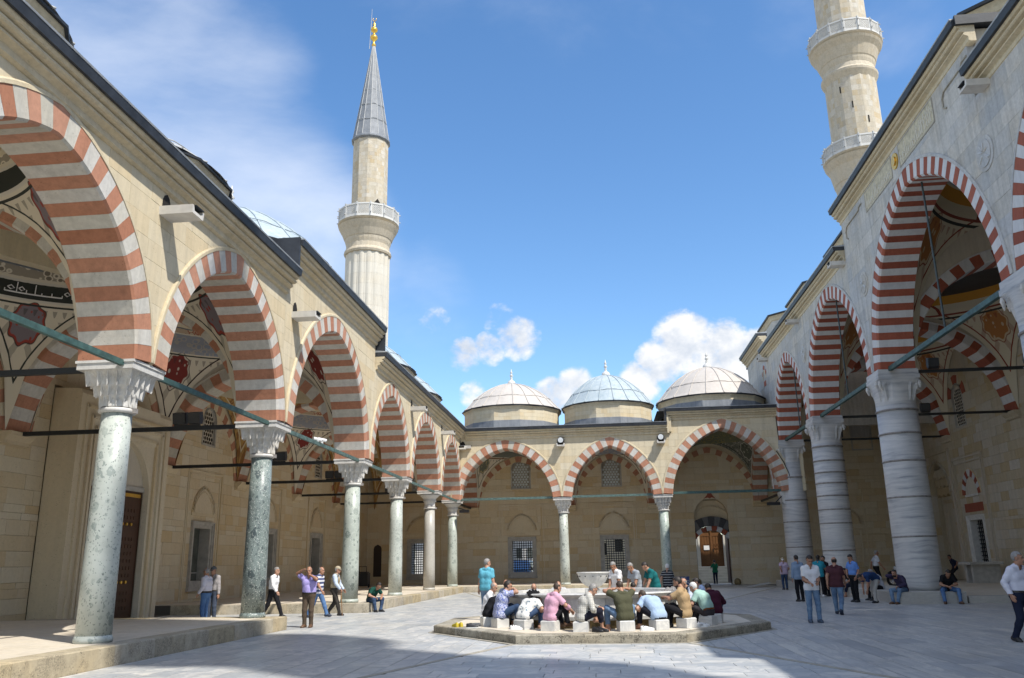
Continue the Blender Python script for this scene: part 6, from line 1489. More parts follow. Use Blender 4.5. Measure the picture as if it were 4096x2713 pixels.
person('man in a white shirt printed with feathers bending to the tap', *on(3), hx(3, -.05), 1.65, sit(lean=48, curve=20, head=(50, 0)), cloth((.68,.68,.66), 'leaves', None), DEND, style='thin', barefoot=True, group=GR)
person('man in a pink shirt hugging his knee', *on(4), hx(4, -.55), 1.67, sit(lean=14, curve=10, head=(20, 0), rf=(.10, .44, .16), rk=(.1, .2, 1), hip=(0, 0, .31), lf=(-.10, .40, .14), lh=(-.02, .50, .46), rh=(.20, .50, .44), lk=(-.1, .1, 1)), cloth((.62,.36,.47)), BLK, 'shoe brown', 'hair brown', 'thin', 0, 'mid', group=GR)
person('old grey haired man in a pale checked shirt with rolled trousers', *on(5), hx(5, -1.15), 1.67, sit(lean=20, curve=14, head=(32, 0), rf=(.14, .46, .06), lf=(-.05, .38, .26), lk=(-.1, .3, 1), lh=(-.02, .48, .52), rh=(.1, .32, .40)), cloth((.55,.54,.50), 'check', (.42,.40,.36)), cloth((.018,.018,.03)), 'shoe navy', 'hair grey', 'full', 0, 'long', barefoot=True, rolled=True, group=GR)
person('broad man in an olive green t shirt with hands raised to his ears', *on(6), hx(6, .15), 1.69, sit(lean=16, curve=8, head=(28, 0), spread_=.30, knee=.34, lh=(-.13, .22, .93), rh=(.13, .22, .93), le=(-1, .1, -.5), re=(1, .1, -.5)), cloth((.075,.075,.045)), DEN, 'shoe white', 'hair brown', 'thin', 1, barefoot=True, group=GR, girth=1.12)
person('man in a light blue t shirt bent low over his feet', *on(7), hx(7, .15), 1.71, sit(lean=46, curve=16, head=(45, 15), spread_=.2), cloth((.36,.47,.64)), cloth((.014,.014,.02)), 'shoe black', 'hair brown', 'thin', 0, barefoot=True, group=GR, girth=1.08)
person('bearded man in a tan t shirt holding out his forearms', *on(8), hx(8, .45), 1.73, sit(lean=8, curve=6, head=(22, 0), lh=(-.05, .48, .68), rh=(.12, .46, .68), lf=(-.12, .42, .075), rf=(.12, .44, .075)), cloth((.40,.28,.155)), BLK, 'shoe black', 'hair dark', 'full', 1, beard='hair dark', group=GR)
person('white haired man in a mint green shirt with a brown belt', *on(9), hx(9, -.1), 1.65, sit(lean=22, head=(28, 0)), cloth((.33,.50,.44)), cloth((.045,.04,.045)), 'shoe black', 'hair white', 'full', 0, tucked=True, group=GR, girth=1.15, belt=cloth((.16,.055,.02)))
person('man in a maroon sweatshirt with one leg stretched to the right', *on(10), hx(10, -1.1), 1.65, sit(lean=30, head=(50, 0), rf=(.30, .62, .075), lf=(-.1, .45, .075)), cloth((.055,.012,.025)), DEND, 'shoe black', 'hair dark', 'full', 1, 'long', group=GR)
person('bald man in a blue checked shirt facing the basin from behind', bx(2034, 2340, 25.0), 25.0, ZP, PI-.25, 1.65, sit(lean=14, curve=8, head=(4, 0)), cloth((.20,.30,.52), 'check', (.55,.58,.65)), NAV, hair='hair grey', style='bald', tone=1, group=GR)
person('bald head of a man bending behind the basin on the left', bx(2140, 2350, 25.8), 25.8, ZP, PI, 1.65, sit(lean=30, head=(55, 0)), cloth((.4,.4,.42)), NAV, hair='hair grey', style='bald', tone=0, group=GR)
person('bald head of a man bending behind the basin near the slim column', bx(2236, 2345, 25.9), 25.9, ZP, PI, 1.69, sit(lean=26, head=(55, 0)), cloth((.5,.5,.5)), NAV, hair='hair grey', style='bald', tone=1, group=GR)
person('dark haired head of a man low behind the basin right of the bowl', bx(2531, 2345, 25.7), 25.7, ZP, PI, 1.63, sit(lean=30, head=(50, 0)), cloth((.2,.2,.22)), NAV, group=GR)
person('bald man in a dark vest over a pale shirt right of the basin', bx(2766, 2350, 23.7), 23.7, ZP, PI/2+.4, 1.65, sit(lean=10, head=(15, 0)), cloth((.5,.55,.65)), BLK, hair='hair grey', style='bald', tone=1, sleeve='long', group=GR, vest=cloth((.03,.035,.05)))
person('dark haired man in a pale blue shirt right of the basin', bx(2826, 2350, 24.6), 24.6, ZP, PI/2, 1.65, sit(lean=14, head=(25, 0)), cloth((.42,.52,.72)), BLK, group=GR)
person('man in a white polo shirt standing beside the bowl with his head down', bx(2466, 2300, 27.6), 27.6, 0, PI-.7, 1.68, dict(head=(38, 0), lean=6, curve=10, rh=(.16, .22, .88), lh=(-.2, .22, .88)), WHT, BLK, hair='hair grey', tone=1, sleeve='short')
person('man in a grey polo with navy sleeves leaning over the basin', bx(2548, 2300, 27.7), 27.7, 0, PI-.9, 1.68, dict(head=(35, 0), lean=16, curve=12, rh=(.16, .36, .80), lh=(-.2, .34, .80)), cloth((.30,.33,.37)), BLK, hair='hair grey', tone=1, vest=None)
person('man in a teal t shirt leaning over the basin', bx(2620, 2300, 27.6), 27.6, 0, PI-1.2, 1.72, dict(head=(38, 0), lean=22, curve=12, rh=(.18, .42, .82), lh=(-.2, .42, .82)), cloth((.015,.14,.15)), BLK, hair='hair dark', tone=0, girth=1.1)
person('white haired man in a dark striped polo walking away', bx(2668, 2290, 33), 33, 0, -.3, tall(2663, 2254, 33), dict(walk(.15, 1), head=(10, 0)), cloth((.025,.027,.033), 'thin', (.45,.45,.45)), BLK, hair='hair white', tone=0)
person('woman in a green top and long dark skirt by the side door', 8.05, 65.6, 0, .2, 1.68, dict(lh=(-.1, .22, 1.35), rh=(.1, .22, 1.35), head=(20, 0)), cloth((.02,.14,.075)), NAV, hair='hair dark', style='full', tone=1, woman=True)
# right side of the court
pw = person('man in white short sleeved shirt and ripped jeans looking at his phone', 5.50, 24.3, 0, PI+.08, 1.74, dict(head=(32, 0), lh=(-.10, .26, 1.05), rh=(.10, .26, 1.03), lg=1, rg=1, lf=(-.13, .02, .075), rf=(.12, 0, .075), curve=6), WHT, DEN, 'shoe blue', 'hair dark', 'full', 1)
person('balding man in a maroon t shirt and jeans walking away', 7.02, 27.7, 0, -.35, 1.72, dict(walk(.26, 1), head=(4, 20)), cloth((.075,.028,.035)), DEN, 'shoe navy', 'hair dark', 'bald', 1, girth=1.12)
person('man in a purple striped polo and beige cap seen from behind', 10.0, 50.4, 0, .1, 1.74, dict(lh=(-.16, -.12, .98), rh=(.22, .15, 1.0)), cloth((.45,.34,.46), 'thin', (.62,.55,.62), 2), DEND, 'shoe black', 'hair white', 'cap', 1, girth=1.15)
person('man in a grey blue shirt partly hidden by the man with the phone', 7.75, 36.2, 0, .3, 1.80, dict(lean=4), cloth((.22,.30,.42)), BLK, hair='hair dark', sleeve='long', tone=1)
person('man in a turquoise t shirt with long dark hair passing something', 9.55, 40.4, 0, -.5, 1.80, dict(rh=(.22, .42, 1.05), rg=1), cloth((.03,.25,.33)), BLK, 'shoe white', 'hair dark', 'long', 0)
person('man looking past the shoulder of the man in turquoise', 9.98, 41.0, 0, PI/2+.4, 1.76, {}, BLK, BLK, hair='hair dark', tone=1, beard='hair dark')
person('man in a bright blue polo standing with a hand on his hip', 9.62, 35.2, 0, PI-1.1, 1.78, dict(head=(30, 0), rh=(.27, .06, 1.0), re=(1, -.5, 0), lh=(-.22, .08, .92), lf=(-.14, .05, .075), rf=(.14, -.05, .075)), cloth((.13,.26,.60)), BLK, 'shoe black', 'hair dark', 'full', 1, tucked=True)
person('man in a navy t shirt and pale trousers bending down to his shoe', 10.05, 34.3, 0, PI/2+.35, 1.74, dict(hip=(0, -.12, .90), lean=88, curve=8, head=(60, 0), lh=(-.10, .38, .30), rh=(.14, .36, .28), le=(-1, 0, .3), re=(1, 0, .3), lf=(-.1, .05, .075), rf=(.12, -.14, .075)), cloth((.02,.045,.12)), cloth((.42,.40,.37)), 'shoe black', 'hair dark', 'full', 1)
person('man in a dark striped shirt seated on the ledge with chin in hand', 10.85, 33.45, 0, PI/2+.55, 1.74, sit(.42, .48, .10, 24, head=(8, 10), rh=(.03, .33, 1.02), lh=(-.1, .36, .62)), cloth((.022,.02,.05), 'thin', (.14,.10,.16), 2), DEN, 'shoe brown', 'hair dark', 'full', 1, 'long', beard='hair dark')
person('man in a black t shirt seated at the foot of the massive column', 12.35, 33.32, 0, PI-.1, 1.74, sit(.42, .50, .26, 26, head=(48, 0), lh=(-.05, .38, .62), rh=(.06, .38, .60)), BLK, JNS, 'shoe brown', 'hair dark', 'full', 1)
person('man in a dark top with bare calves seated on the ledge', 10.85, 40.0, 0, PI/2+.2, 1.72, sit(.42, .46, .14, 18), cloth((.02,.02,.024)), NAV, 'shoe brown', 'hair dark', 'long', 1, barefoot=True, rolled=True)
person('grey haired man seated on the ledge behind the bending man', 10.95, 36.4, 0, PI/2+.2, 1.72, sit(.42, .46, .14, 22), cloth((.45,.46,.5)), BLK, 'shoe black', 'hair grey', 'full', 1)
person('grey haired man in a white shirt and navy trousers walking at the right edge', 8.14, 18.35, 0, -RAD(152), 1.74, dict(walk(.16, 1, .06), head=(4, 28), lh=(-.27, .02, .90), rh=(.27, .04, .90), lf=(-.11, .18, .075), rf=(.11, -.14, .09), rpitch=-12), cloth((.62,.62,.70)), NAV, 'shoe black', 'hair grey', 'full', 1, 'long', True, 1.12)
mx_ = bx(3508, 2300, 45.5)
person('man in a white shirt standing beside the parked motorcycle', mx_, 45.5, .25, -PI/2, 1.78, walk(.12, 1), cloth((.55,.56,.60)), BLK, hair='hair grey', tone=1, tucked=True)
person('dim figure in dark blue beside the pointed doorway', bx(3826, 2300, 54.0), 54.0, .25, PI/2, 1.70, dict(lean=20, hip=(0, 0, .75), lf=(-.1, .1, .075), rf=(.1, .15, .075), head=(30, 0)), NAV, BLK, hair='hair dark', tone=2)
# ------------------------------------------------------------------ beyond the gate and windows
stone('sunlit wall', [(.50,.43,.30), (.56,.49,.36), (.47,.39,.26)], pits=.5, stain=.3)
plain('white render', (.62,.60,.56), .8, 0, 2, .08); plain('roof tile', (.30,.10,.06), .8, 0, 8, .3); plain('step marble', (.62,.58,.50), .6, 0, 2, .1); plain('asphalt', (.07,.07,.07), .9, 0, 5, .2)
put('street', [box(WF, -40, 4.4, 64.2, 110, -.04, .0)], 'asphalt', kind='structure')
gh = thing('gate_house', 'pale gate building with steps and a brown wooden double door seen through the doorway', 'building', (8.7, 71, 0))
S_ = 8.62
for i in range(6): put('step', [bevbox(WF, 4.6, 12.0, 67.6+.36*i, 71.0, .0+.2*i+.002, .2*(i+1), .015)], 'step marble', gh)
GF = Frame((0, 71.2, 0), (1, 0, 0), (0, -1, 0))
put('jamb_wall', [box(GF, 4.6, S_-1.0, -.8, 0, 0, 6), box(GF, S_+1.0, 13, -.8, 0, 0, 6), box(GF, S_-1.0, S_+1.0, -.8, 0, 4.4, 6)], 'white render', gh)
dl = put('door', [prism(GF, [(S_-.95, 1.2), (S_+.95, 1.2), (S_+.95, 3.65), (S_+.7, 3.92), (S_+.35, 4.08), (S_, 4.14), (S_-.35, 4.08), (S_-.7, 3.92), (S_-.95, 3.65)], -.35, -.25)], 'door wood', gh)
for sx in (-1, 1):
    for z0, z1 in ((1.35, 1.65), (1.75, 2.55), (2.62, 2.82), (2.9, 3.6)): put('door_panel', picture_frame(GF, S_+sx*.46-.34, S_+sx*.46+.34, z0, z1, .05, -.26, -.21)+[box(GF, S_+sx*.46-.22+.22*j-.07, S_+sx*.46-.22+.22*j+.07, -.26, -.225, z0+.04, z1-.04) for j in range(3)], 'door wood', dl)
put('centre_stile', [box(GF, S_-.06, S_+.06, -.26, -.18, 1.2, 4.08)], 'door wood', dl); put('door_handle', [box(GF, S_+.10, S_+.14, -.2, -.14, 2.35, 2.6)], 'black iron', dl)
props(put('notice', [box(GF, S_-.62, S_-.18, -.19, -.18, 2.5, 2.85)], 'sign white', None, False, (S_, 71.4, 2.5)), 'white paper notice fixed to the brown wooden double door', 'notice')
for i, (s, w) in enumerate(((-1, .3), (1, .3))): put('pilaster', [box(GF, S_+s*1.02-.08, S_+s*1.02+.08, -.02, .06, 0, 4.3)], 'step marble', gh)
b = thing('building', 'white house with a red tiled roof seen through the left window grilles', 'building', (-12, 98, 0))
put('wall', [box(WF, -26, -6.0, 92, 104, 0, 5.4)], 'white render', b)
for x, za, zb in ((-9.2, 2.3, 3.3), (-8.0, 2.3, 3.3)): put('window', [box(WF, x-.28, x+.28, 91.92, 92.0, za, zb)], 'window dark glass', b)
put('roof', [sweep_s(Frame((0, 98, 0), (1, 0, 0), (0, 1, 0)), [(-7, 5.4), (0, 8.5), (7, 5.4)], -27, -5.4)], 'roof tile', b)
for x in (-24, -21, -18, -15, -12): put('window', [box(WF, x-.5, x+.5, 91.92, 92.0, 2.4, 4.0)], 'window dark glass', b); put('window', [box(WF, x-.5, x+.5, 91.92, 92.0, .6, 1.8)], 'window dark glass', b)
b = thing('building', 'cream stone building with dark grilled windows behind the middle window', 'building', (3, 82, 0))
put('wall', [box(WF, -4.6, 5.2, 82, 90, 0, 7)], 'white render', b); spread('stone', 'stonework', ashlar(Frame((0, 82, 0), (1, 0, 0), (0, -1, 0)), -4.6, 5.2, 0, 7, [(-.35, .12, 2.35, 3.45), (.92, 1.62, 2.6, 3.75)], 0, .12), 'sunlit wall', b, 120)
for x, hw, za, zb in ((-.115, .235, 2.35, 3.45), (1.27, .35, 2.6, 3.75)): put('window', [box(WF, x-hw, x+hw, 81.95, 82.0, za, zb)], 'dark round pane', b)
put('low_wall', ashlar(Frame((0, 79, 0), (1, 0, 0), (0, -1, 0)), -9, 5, 0, .5, [], 0, .4), 'sunlit wall', b)
# parked car beyond the window
plain('car blue', (.015,.045,.12), .25, .3); plain('car glass', (.02,.03,.035), .08); plain('tyre', (.012,.012,.013), .8); plain('chrome', (.5,.5,.52), .25, .9); plain('lamp lens', (.6,.62,.62), .1)
car = thing('parked_car', 'dark blue van parked outside behind the left far window', 'van', (-7.2, 73.5, 0)); CFr = Frame((-7.2, 73.5, 0), (1, 0, 0), (0, -1, 0))
body_ = [(-.9, .35), (.9, .35), (.93, .8), (.9, 1.05), (.78, 1.75), (.62, 1.95), (-.62, 1.95), (-.78, 1.75), (-.9, 1.05), (-.93, .8)]
V, F = [], []
for d, k, zt in ((-4.2, .96, 1), (-1.6, 1, 1), (.0, 1, 1.0), (.75, .97, .62), (1.05, .9, .55)):
    for sx, z in body_: V.append(CFr(sx*k, d, .35+(z-.35)*zt))
nb = len(body_)
for i in range(4):
    for j in range(nb): F.append((i*nb+j, i*nb+(j+1) % nb, (i+1)*nb+(j+1) % nb, (i+1)*nb+j))
F += [tuple(range(nb)), tuple(range(4*nb+nb-1, 4*nb-1, -1))]
put('body', [(V, F, .5)], 'car blue', car); put('windscreen', [([CFr(-.68, .12, 1.78), CFr(.68, .12, 1.78), CFr(.8, .78, 1.18), CFr(-.8, .78, 1.18)], [(0, 1, 2, 3)], .5)], 'car glass', car)
for s in (-1, 1):
    put('headlight', [disc(CFr, s*.62, .82, 1.0, .12, 14, .08)], 'lamp lens', car); put('mirror', [box(CFr, s*1.0-.1, s*1.0+.1, .2, .32, 1.15, 1.35)], 'tyre', car)
    for d in (.2, -3.2): w = put('wheel', [lathe((0, 0, 0), [(.12, -.1), (.30, -.11), (.33, -.05), (.33, .05), (.30, .11), (.12, .1)], 18)], 'tyre', car); w.rotation_euler = (0, PI/2, 0); w.location = Vector(CFr(s*.86, d, .33))-ORG[car.name]
put('grille', [box(CFr, -.5, .5, 1.04, 1.07, .62, .78)]+[box(CFr, -.5, .5, 1.07, 1.085, .64+.05*i, .66+.05*i) for i in range(3)], 'chrome', car); put('bumper', [box(CFr, -.9, .9, 1.0, 1.15, .32, .5)], 'tyre', car)

# ------------------------------------------------------------------ sign, lamps, cameras and small things in the court
def text_mesh(txt, size, name, mat, parent, loc, rot, ext=.004, extra=1.0):
    cu = bpy.data.curves.new(name, 'FONT'); cu.body = txt; cu.size = size; cu.extrude = ext; cu.align_x = 'CENTER'; cu.align_y = 'CENTER'; cu.offset = .002*extra
    o = bpy.data.objects.new('tmp', cu); COL.objects.link(o); bpy.context.view_layer.update(); me = bpy.data.meshes.new_from_object(o); bpy.data.objects.remove(o)
    me.materials.clear(); me.materials.append(MATS[mat]); ob = bpy.data.objects.new(name, me); COL.objects.link(ob); ob.parent = parent; ob.location = Vector(loc)-ORG[parent.name]; ob.rotation_euler = rot; ob['kind'] = 'stuff'; return ob
sx_, sy2 = 5.05, 57.9
sg = thing('sign', 'small blue sign with white WC lettering standing by the side door', 'sign', (sx_, sy2, 0)); SF = Frame((sx_, sy2, 0), (1, 0, 0), (0, -1, 0))
put('board', [box(SF, -.36, .36, -.015, .015, .16, .68)], 'blue sign', sg); put('leg', [box(SF, -.33, -.29, -.03, .0, 0, .17), box(SF, .29, .33, -.03, .0, 0, .17)], 'black iron', sg)
for txt, s, z in (('WC', .20, .57), ('BAY - BAYAN WC', .088, .41), ('SICAK SU - DU\u015e', .088, .28)): text_mesh(txt, s, 'lettering', 'sign white', sg, (sx_, sy2-.018, z), (PI/2, 0, 0))
def flood(label, x, y, z, yaw, n=2, tilt=.45, k=1.0):
    t = thing('floodlight', label, 'floodlight', (x, y, z), 'floodlights on the tie rods'); 
    put('bracket', [box(Frame((x, y, z), (math.cos(yaw), math.sin(yaw), 0), (-math.sin(yaw), math.cos(yaw), 0)), -.2*n*k, .2*n*k, -.03, .03, 0, .05)], 'lamp housing', t)
    for i in range(n):
        sx = (i-(n-1)/2)*.46*k; fr = Frame((x+sx*math.cos(yaw), y+sx*math.sin(yaw), z+.02), (math.cos(yaw), math.sin(yaw), 0), (-math.sin(yaw), math.cos(yaw), 0))
        put('housing', [sweep_s(fr, [(-.10*k, .05), (.08*k, .04), (.14*k, .36*k), (-.06*k, .42*k), (-.14*k, .2*k)], -.19*k, .19*k)], 'lamp housing', t)
        g = put('glass', [([fr(-.16*k, .145*k, .36*k), fr(.16*k, .145*k, .36*k), fr(.16*k, .088*k, .06), fr(-.16*k, .088*k, .06)], [(0, 1, 2, 3)], .5)], 'lamp glass', t)
    return t
zr_ = ZS+.02
flood('pair of black floodlights on the rod behind the pale green column', -12.15, 23.4, zr_, PI, 2)
flood('pair of black floodlights on the rod of the third left column', -13.0, 32.47, zr_, PI, 2)
flood('pair of small floodlights on the rod of the fourth left column', -12.9, 39.67, zr_, PI, 2)
flood('single floodlight on the rod of the granite column', -12.2, 47.45, zr_, PI, 1)
flood('black floodlight on the rod beside the massive column capital', 13.6, 34.75, ZSR+.1, PI, 1, k=1.1)
flood('pair of black floodlights on the near portico rod', 17.6, 34.75, ZSR+.1, PI, 2, k=1.1)
flood('black floodlight on the portico rod right of the massive column', 17.2, 45.8, ZSR+.1, PI, 1, k=1.2)
flood('pair of black floodlights on the far portico rod', 14.9, 54.8, ZSR+.1, PI, 2)
def lampdisc(label, x, z):
    t = thing('spotlight', label, 'spotlight', (x, YB-.9, z), 'round spotlights on the far arcade spouts'); V = []
    fr = Frame((x, YB-.78, z), (1, 0, 0), (0, -1, 0)); put('housing', [disc(fr, 0, .22, -.12, .2, 20, .28)], 'lamp housing', t); put('lens', [disc(fr, 0, .22, .165, .17, 20, .02)], 'lamp lens', t); put('yoke', [box(fr, -.23, -.2, -.02, .02, -.0, .3), box(fr, .2, .23, -.02, .02, -.0, .3)], 'lamp housing', t)
lampdisc('round white faced spotlight on the spout between the first two far arches', -2.55, 9.13); lampdisc('round white faced spotlight on the spout beside the wide far arch', 3.85, 9.13)
t = thing('floodlight', 'black floodlight on an arm by the far left corner capital', 'floodlight', (-9.2, 54.4, 5.3)); put('arm', [tube([(-9.35, 54.6, 5.25), (-8.75, 54.3, 5.05)], .04)], 'lamp housing', t); put('housing', [box(Frame((-8.9, 54.3, 5.0), (.94, -.2, 0), (.2, .94, 0)), -.35, .3, -.1, .1, -.08, .1)], 'lamp housing', t)
t = thing('floodlight', 'black floodlight on an arm by the banded corner column', 'floodlight', (11.0, 54.3, 5.2)); put('arm', [tube([(11.2, 54.4, 5.55), (10.7, 54.3, 5.1)], .04)], 'lamp housing', t); put('housing', [box(Frame((10.6, 54.3, 4.98), (.96, .1, 0), (-.1, .96, 0)), -.45, .35, -.12, .12, -.06, .12)], 'lamp housing', t)
for i, (yy, lab) in enumerate(((27.1, 'white security camera on the left tie rod, nearer one'), (27.55, 'white security camera on the left tie rod, farther one'))):
    t = thing('security_camera', lab, 'camera', (XL+.36, yy, 5.8)); o = put('housing', [tube([(XL+.36-.12, yy-.1, 5.84+.05*i), (XL+.36+.10, yy+.12, 5.80+.05*i)], .055, 10)], 'cctv white', t); put('mount', [box(WF, XL+.33, XL+.39, yy-.03, yy+.03, 5.74, 5.83)], 'cctv white', t); put('lens', [tube([(XL+.36+.10, yy+.12, 5.80+.05*i), (XL+.36+.115, yy+.135, 5.797+.05*i)], .04, 10)], 'lamp housing', t)
# cable that runs down beside the wide far arch
A = archesB[2]
props(put('cable', [tube([BF(XR-.78, .66, 11.1), BF(XR-.74, .68, 9.4), BF(XR-.70, .69, 8.3)]+[BF(A.pt(q, .68)[0], .70, A.pt(q, .68)[1]) for q in (.80, .86, .92, .985)]+[BF(XR-.40, .6, 5.95)], .028, 5)], 'cable', None, True, (11.3, 54, 8)), 'black cable strapped down the wall beside the wide far arch', 'cable')
# stone table
tb2 = thing('stone_table', 'grey stone table on two slab legs by the grilled window', 'table', (20.3, 49.0, .25))
put('table_top', [bevbox(WF, 19.3, 21.0, 48.4, 50.0, 1.20, 1.34, .02)], 'window frame marble', tb2); put('leg', [box(WF, 19.5, 20.9, 48.7, 48.95, .25, 1.2)], 'window frame marble', tb2); put('leg', [box(WF, 19.5, 20.9, 49.5, 49.75, .25, 1.2)], 'window frame marble', tb2)
# motorcycle in the shade of the portico
mx0 = mx_+1.6; MFr = Frame((mx0, 45.9, .25), (1, 0, 0), (0, 1, 0)); mc = thing('motorcycle', 'black motorcycle parked in the shade behind the massive column', 'motorcycle', (mx0, 45.9, .25)); plain('moto black', (.012,.012,.014), .3)
for s in (-.68, .68):
    w = put('wheel', [([MFr(s+.30*math.cos(a)+.07*math.cos(b)*math.cos(a), .07*math.sin(b), .31+.30*math.sin(a)*1+.07*math.cos(b)*math.sin(a)) for a in np.linspace(0, 2*PI, 25)[:-1] for b in np.linspace(0, 2*PI, 9)[:-1]], [(i*8+j, i*8+(j+1) % 8, ((i+1) % 24)*8+(j+1) % 8, ((i+1) % 24)*8+j) for i in range(24) for j in range(8)], .5)], 'tyre', mc, True)
    put('rim', [tube([MFr(s-.26*math.cos(a), 0, .31-.26*math.sin(a)), MFr(s+.26*math.cos(a), 0, .31+.26*math.sin(a))], .014, 5) for a in np.linspace(0, PI, 7)[:-1]], 'chrome', w)
put('tank', [lathe((0, 0, 0), [(.02, -.3), (.14, -.2), (.17, 0), (.12, .2), (.02, .28)], 14)], 'moto black', mc, True).rotation_euler = (0, PI/2, 0)
bpy.data.objects[mc.children[-1].name].location = (-.1, 0, .82)
put('seat', [sweep_s(Frame(MFr(0, 0, 0), (0, 1, 0), (1, 0, 0)), [(.1, .78), (.7, .86), (.85, .95), (.8, .80), (.5, .70), (.1, .68)], -.12, .12)], 'tyre', mc); put('engine', [box(MFr, -.25, .25, -.14, .14, .28, .62), box(MFr, -.12, .12, -.18, .18, .45, .7)], 'chrome', mc)
put('fork', [tube([MFr(-.68, sy, .31), MFr(-.42, sy, .98)], .025) for sy in (-.1, .1)], 'chrome', mc); put('handlebar', [tube([MFr(-.30, -.38, 1.05), MFr(-.42, -.2, 1.02), MFr(-.42, .2, 1.02), MFr(-.30, .38, 1.05)], .018)], 'moto black', mc); put('headlight', [disc(Frame(MFr(-.52, 0, .86), (0, 1, 0), (-1, 0, 0)), 0, 0, 0, .10, 14, .08)], 'lamp lens', mc); put('mudguard', [tube([MFr(-.68+.40*math.cos(a), 0, .31+.40*math.sin(a)) for a in np.linspace(.5, 2.3, 8)], .05, 6)], 'moto black', mc); put('exhaust', [tube([MFr(.0, .16, .32), MFr(.8, .2, .36)], .05, 8)], 'chrome', mc)
# wheeled case behind the third column
kx, ky = bx(1450, 2330, 55.0), 55.0
t = thing('wheeled_case', 'dark wheeled trolley case with a raised handle in the left gallery', 'case', (kx, ky, HP)); put('case', [bevbox(WF, kx-.42, kx+.42, ky-.3, ky+.3, HP+.10, HP+1.0, .1)], 'lamp housing', t); put('handle', [tube([(kx-.25, ky, HP+1.0), (kx-.25, ky, HP+1.32), (kx+.25, ky, HP+1.32), (kx+.25, ky, HP+1.0)], .03)], 'lamp housing', t)
for s in (-1, 1): put('wheel', [tube([(kx+s*.40, ky-.1, HP+.12), (kx+s*.48, ky-.1, HP+.12)], .12, 12)], 'tyre', t)
# door stops: two round stones by the side door
for x, lab in ((dc-1.28, 'round brown door stone left of the side doorway'), (dc+1.42, 'round brown door stone right of the side doorway')): props(put('door_stone', [lathe((x, YW-.45, 0), [(.17, 0), (.24, .12), (.22, .32), (.12, .42), (.01, .45)], 14)], 'stained stone', None, True, (x, YW-.45, 0)), lab, 'stone')
props(put('grey_sheet', [prism(Frame((10.6, 55.6, 0), (1, 0, 0), (0, 1, 0)), [(-1.9, .02), (-.4, .28), (-.35, .26), (-1.8, .0)], 0, 1.1)], 'dome lead grey', None, False, (10, 55.6, 0)), 'tilted grey metal sheet lying by the banded corner column', 'metal sheet')
# shoes left beside the seats
def shoes(label, x, y, yaw, mat, sole, gap=.13, wild=0):
    t = thing('shoe_pair', label, 'shoes', (x, y, ZP))
    for i, s in enumerate((-1, 1)):
        a = yaw+s*wild; ca, sa = math.cos(a), math.sin(a); ox, oy = x-s*gap/2*math.sin(yaw)+(.05*i if wild else 0), y+s*gap/2*math.cos(yaw); V, F = [], []
        secs = [(-.13, .030, .085), (-.09, .038, .095), (-.03, .038, .078), (.04, .043, .058), (.10, .044, .045), (.145, .030, .034), (.16, .008, .025)]
        for d, w, h in secs:
            for k in range(10): b_ = PI*k/9; V.append((ox+d*ca-w*math.cos(b_)*sa, oy+d*sa+w*math.cos(b_)*ca, ZP+.018+h*math.sin(b_)**.7))
        for q in range(len(secs)-1):
            for k in range(9): F.append((q*10+k, q*10+k+1, q*10+11+k, q*10+10+k))
        F += [tuple(range(10)), tuple(range(60, 70))]
        sh = put('shoe', [(V, F, .5)], mat, t, True); U = [(ox+d*ca-sg_*w*1.08*sa, oy+d*sa+sg_*w*1.08*ca, z) for z in (ZP, ZP+.022) for sg_ in (1, -1) for d, w, h in secs]; m = len(secs)
        put('sole', [(U, [tuple(range(m))+tuple(range(2*m-1, m-1, -1)), tuple(range(2*m, 3*m))+tuple(range(4*m-1, 3*m-1, -1))]+[(k, k+1, 2*m+k+1, 2*m+k) for k in range(m-1)]+[(m+k, m+k+1, 3*m+k+1, 3*m+k) for k in range(m-1)]+[(0, m, 3*m, 2*m), (m-1, 2*m-1, 4*m-1, 3*m-1)], .5)], sole, sh)
        put('opening', [lathe((ox-.075*ca, oy-.075*sa, ZP+.10), [(.026, -.01), (.022, .008)], 10)], 'shoe black', sh)
        if 'stripes' in label: put('stripe', [box(Frame((ox+(-.01+.03*j)*ca, oy+(-.01+.03*j)*sa, ZP), (ca, sa, 0), (-sa, ca, 0)), -.006, .006, -.0445, .0445, .02, .07) for j in range(3)], 'shoe black', sh)
plain('shoe yellow', (.52, .40, .03), .5)
shoes('pair of yellow slip on shoes left on the fountain step', -3.72, 21.55, 2.2, 'shoe yellow', 'shoe yellow', .12)
shoes('pair of black trainers on the fountain step beside the yellow shoes', -3.30, 21.15, .1, 'shoe black', 'shoe white', .16, .1)
shoes('pair of white trainers in front of the third stone stool', -2.15, 20.35, .15, 'shoe white', 'shoe white', .12, .15)
shoes('pair of white trainers right of the man in olive', .82, 19.72, .2, 'shoe white', 'shoe white', .12, .1)
shoes('pair of white trainers with black stripes on the right of the step', 2.12, 20.72, -.1, 'shoe white', 'shoe white', .12, .1)
shoes('pair of black shoes by the bare foot of the old man', -.22, 19.52, -.5, 'shoe black', 'shoe black', .12, .1)
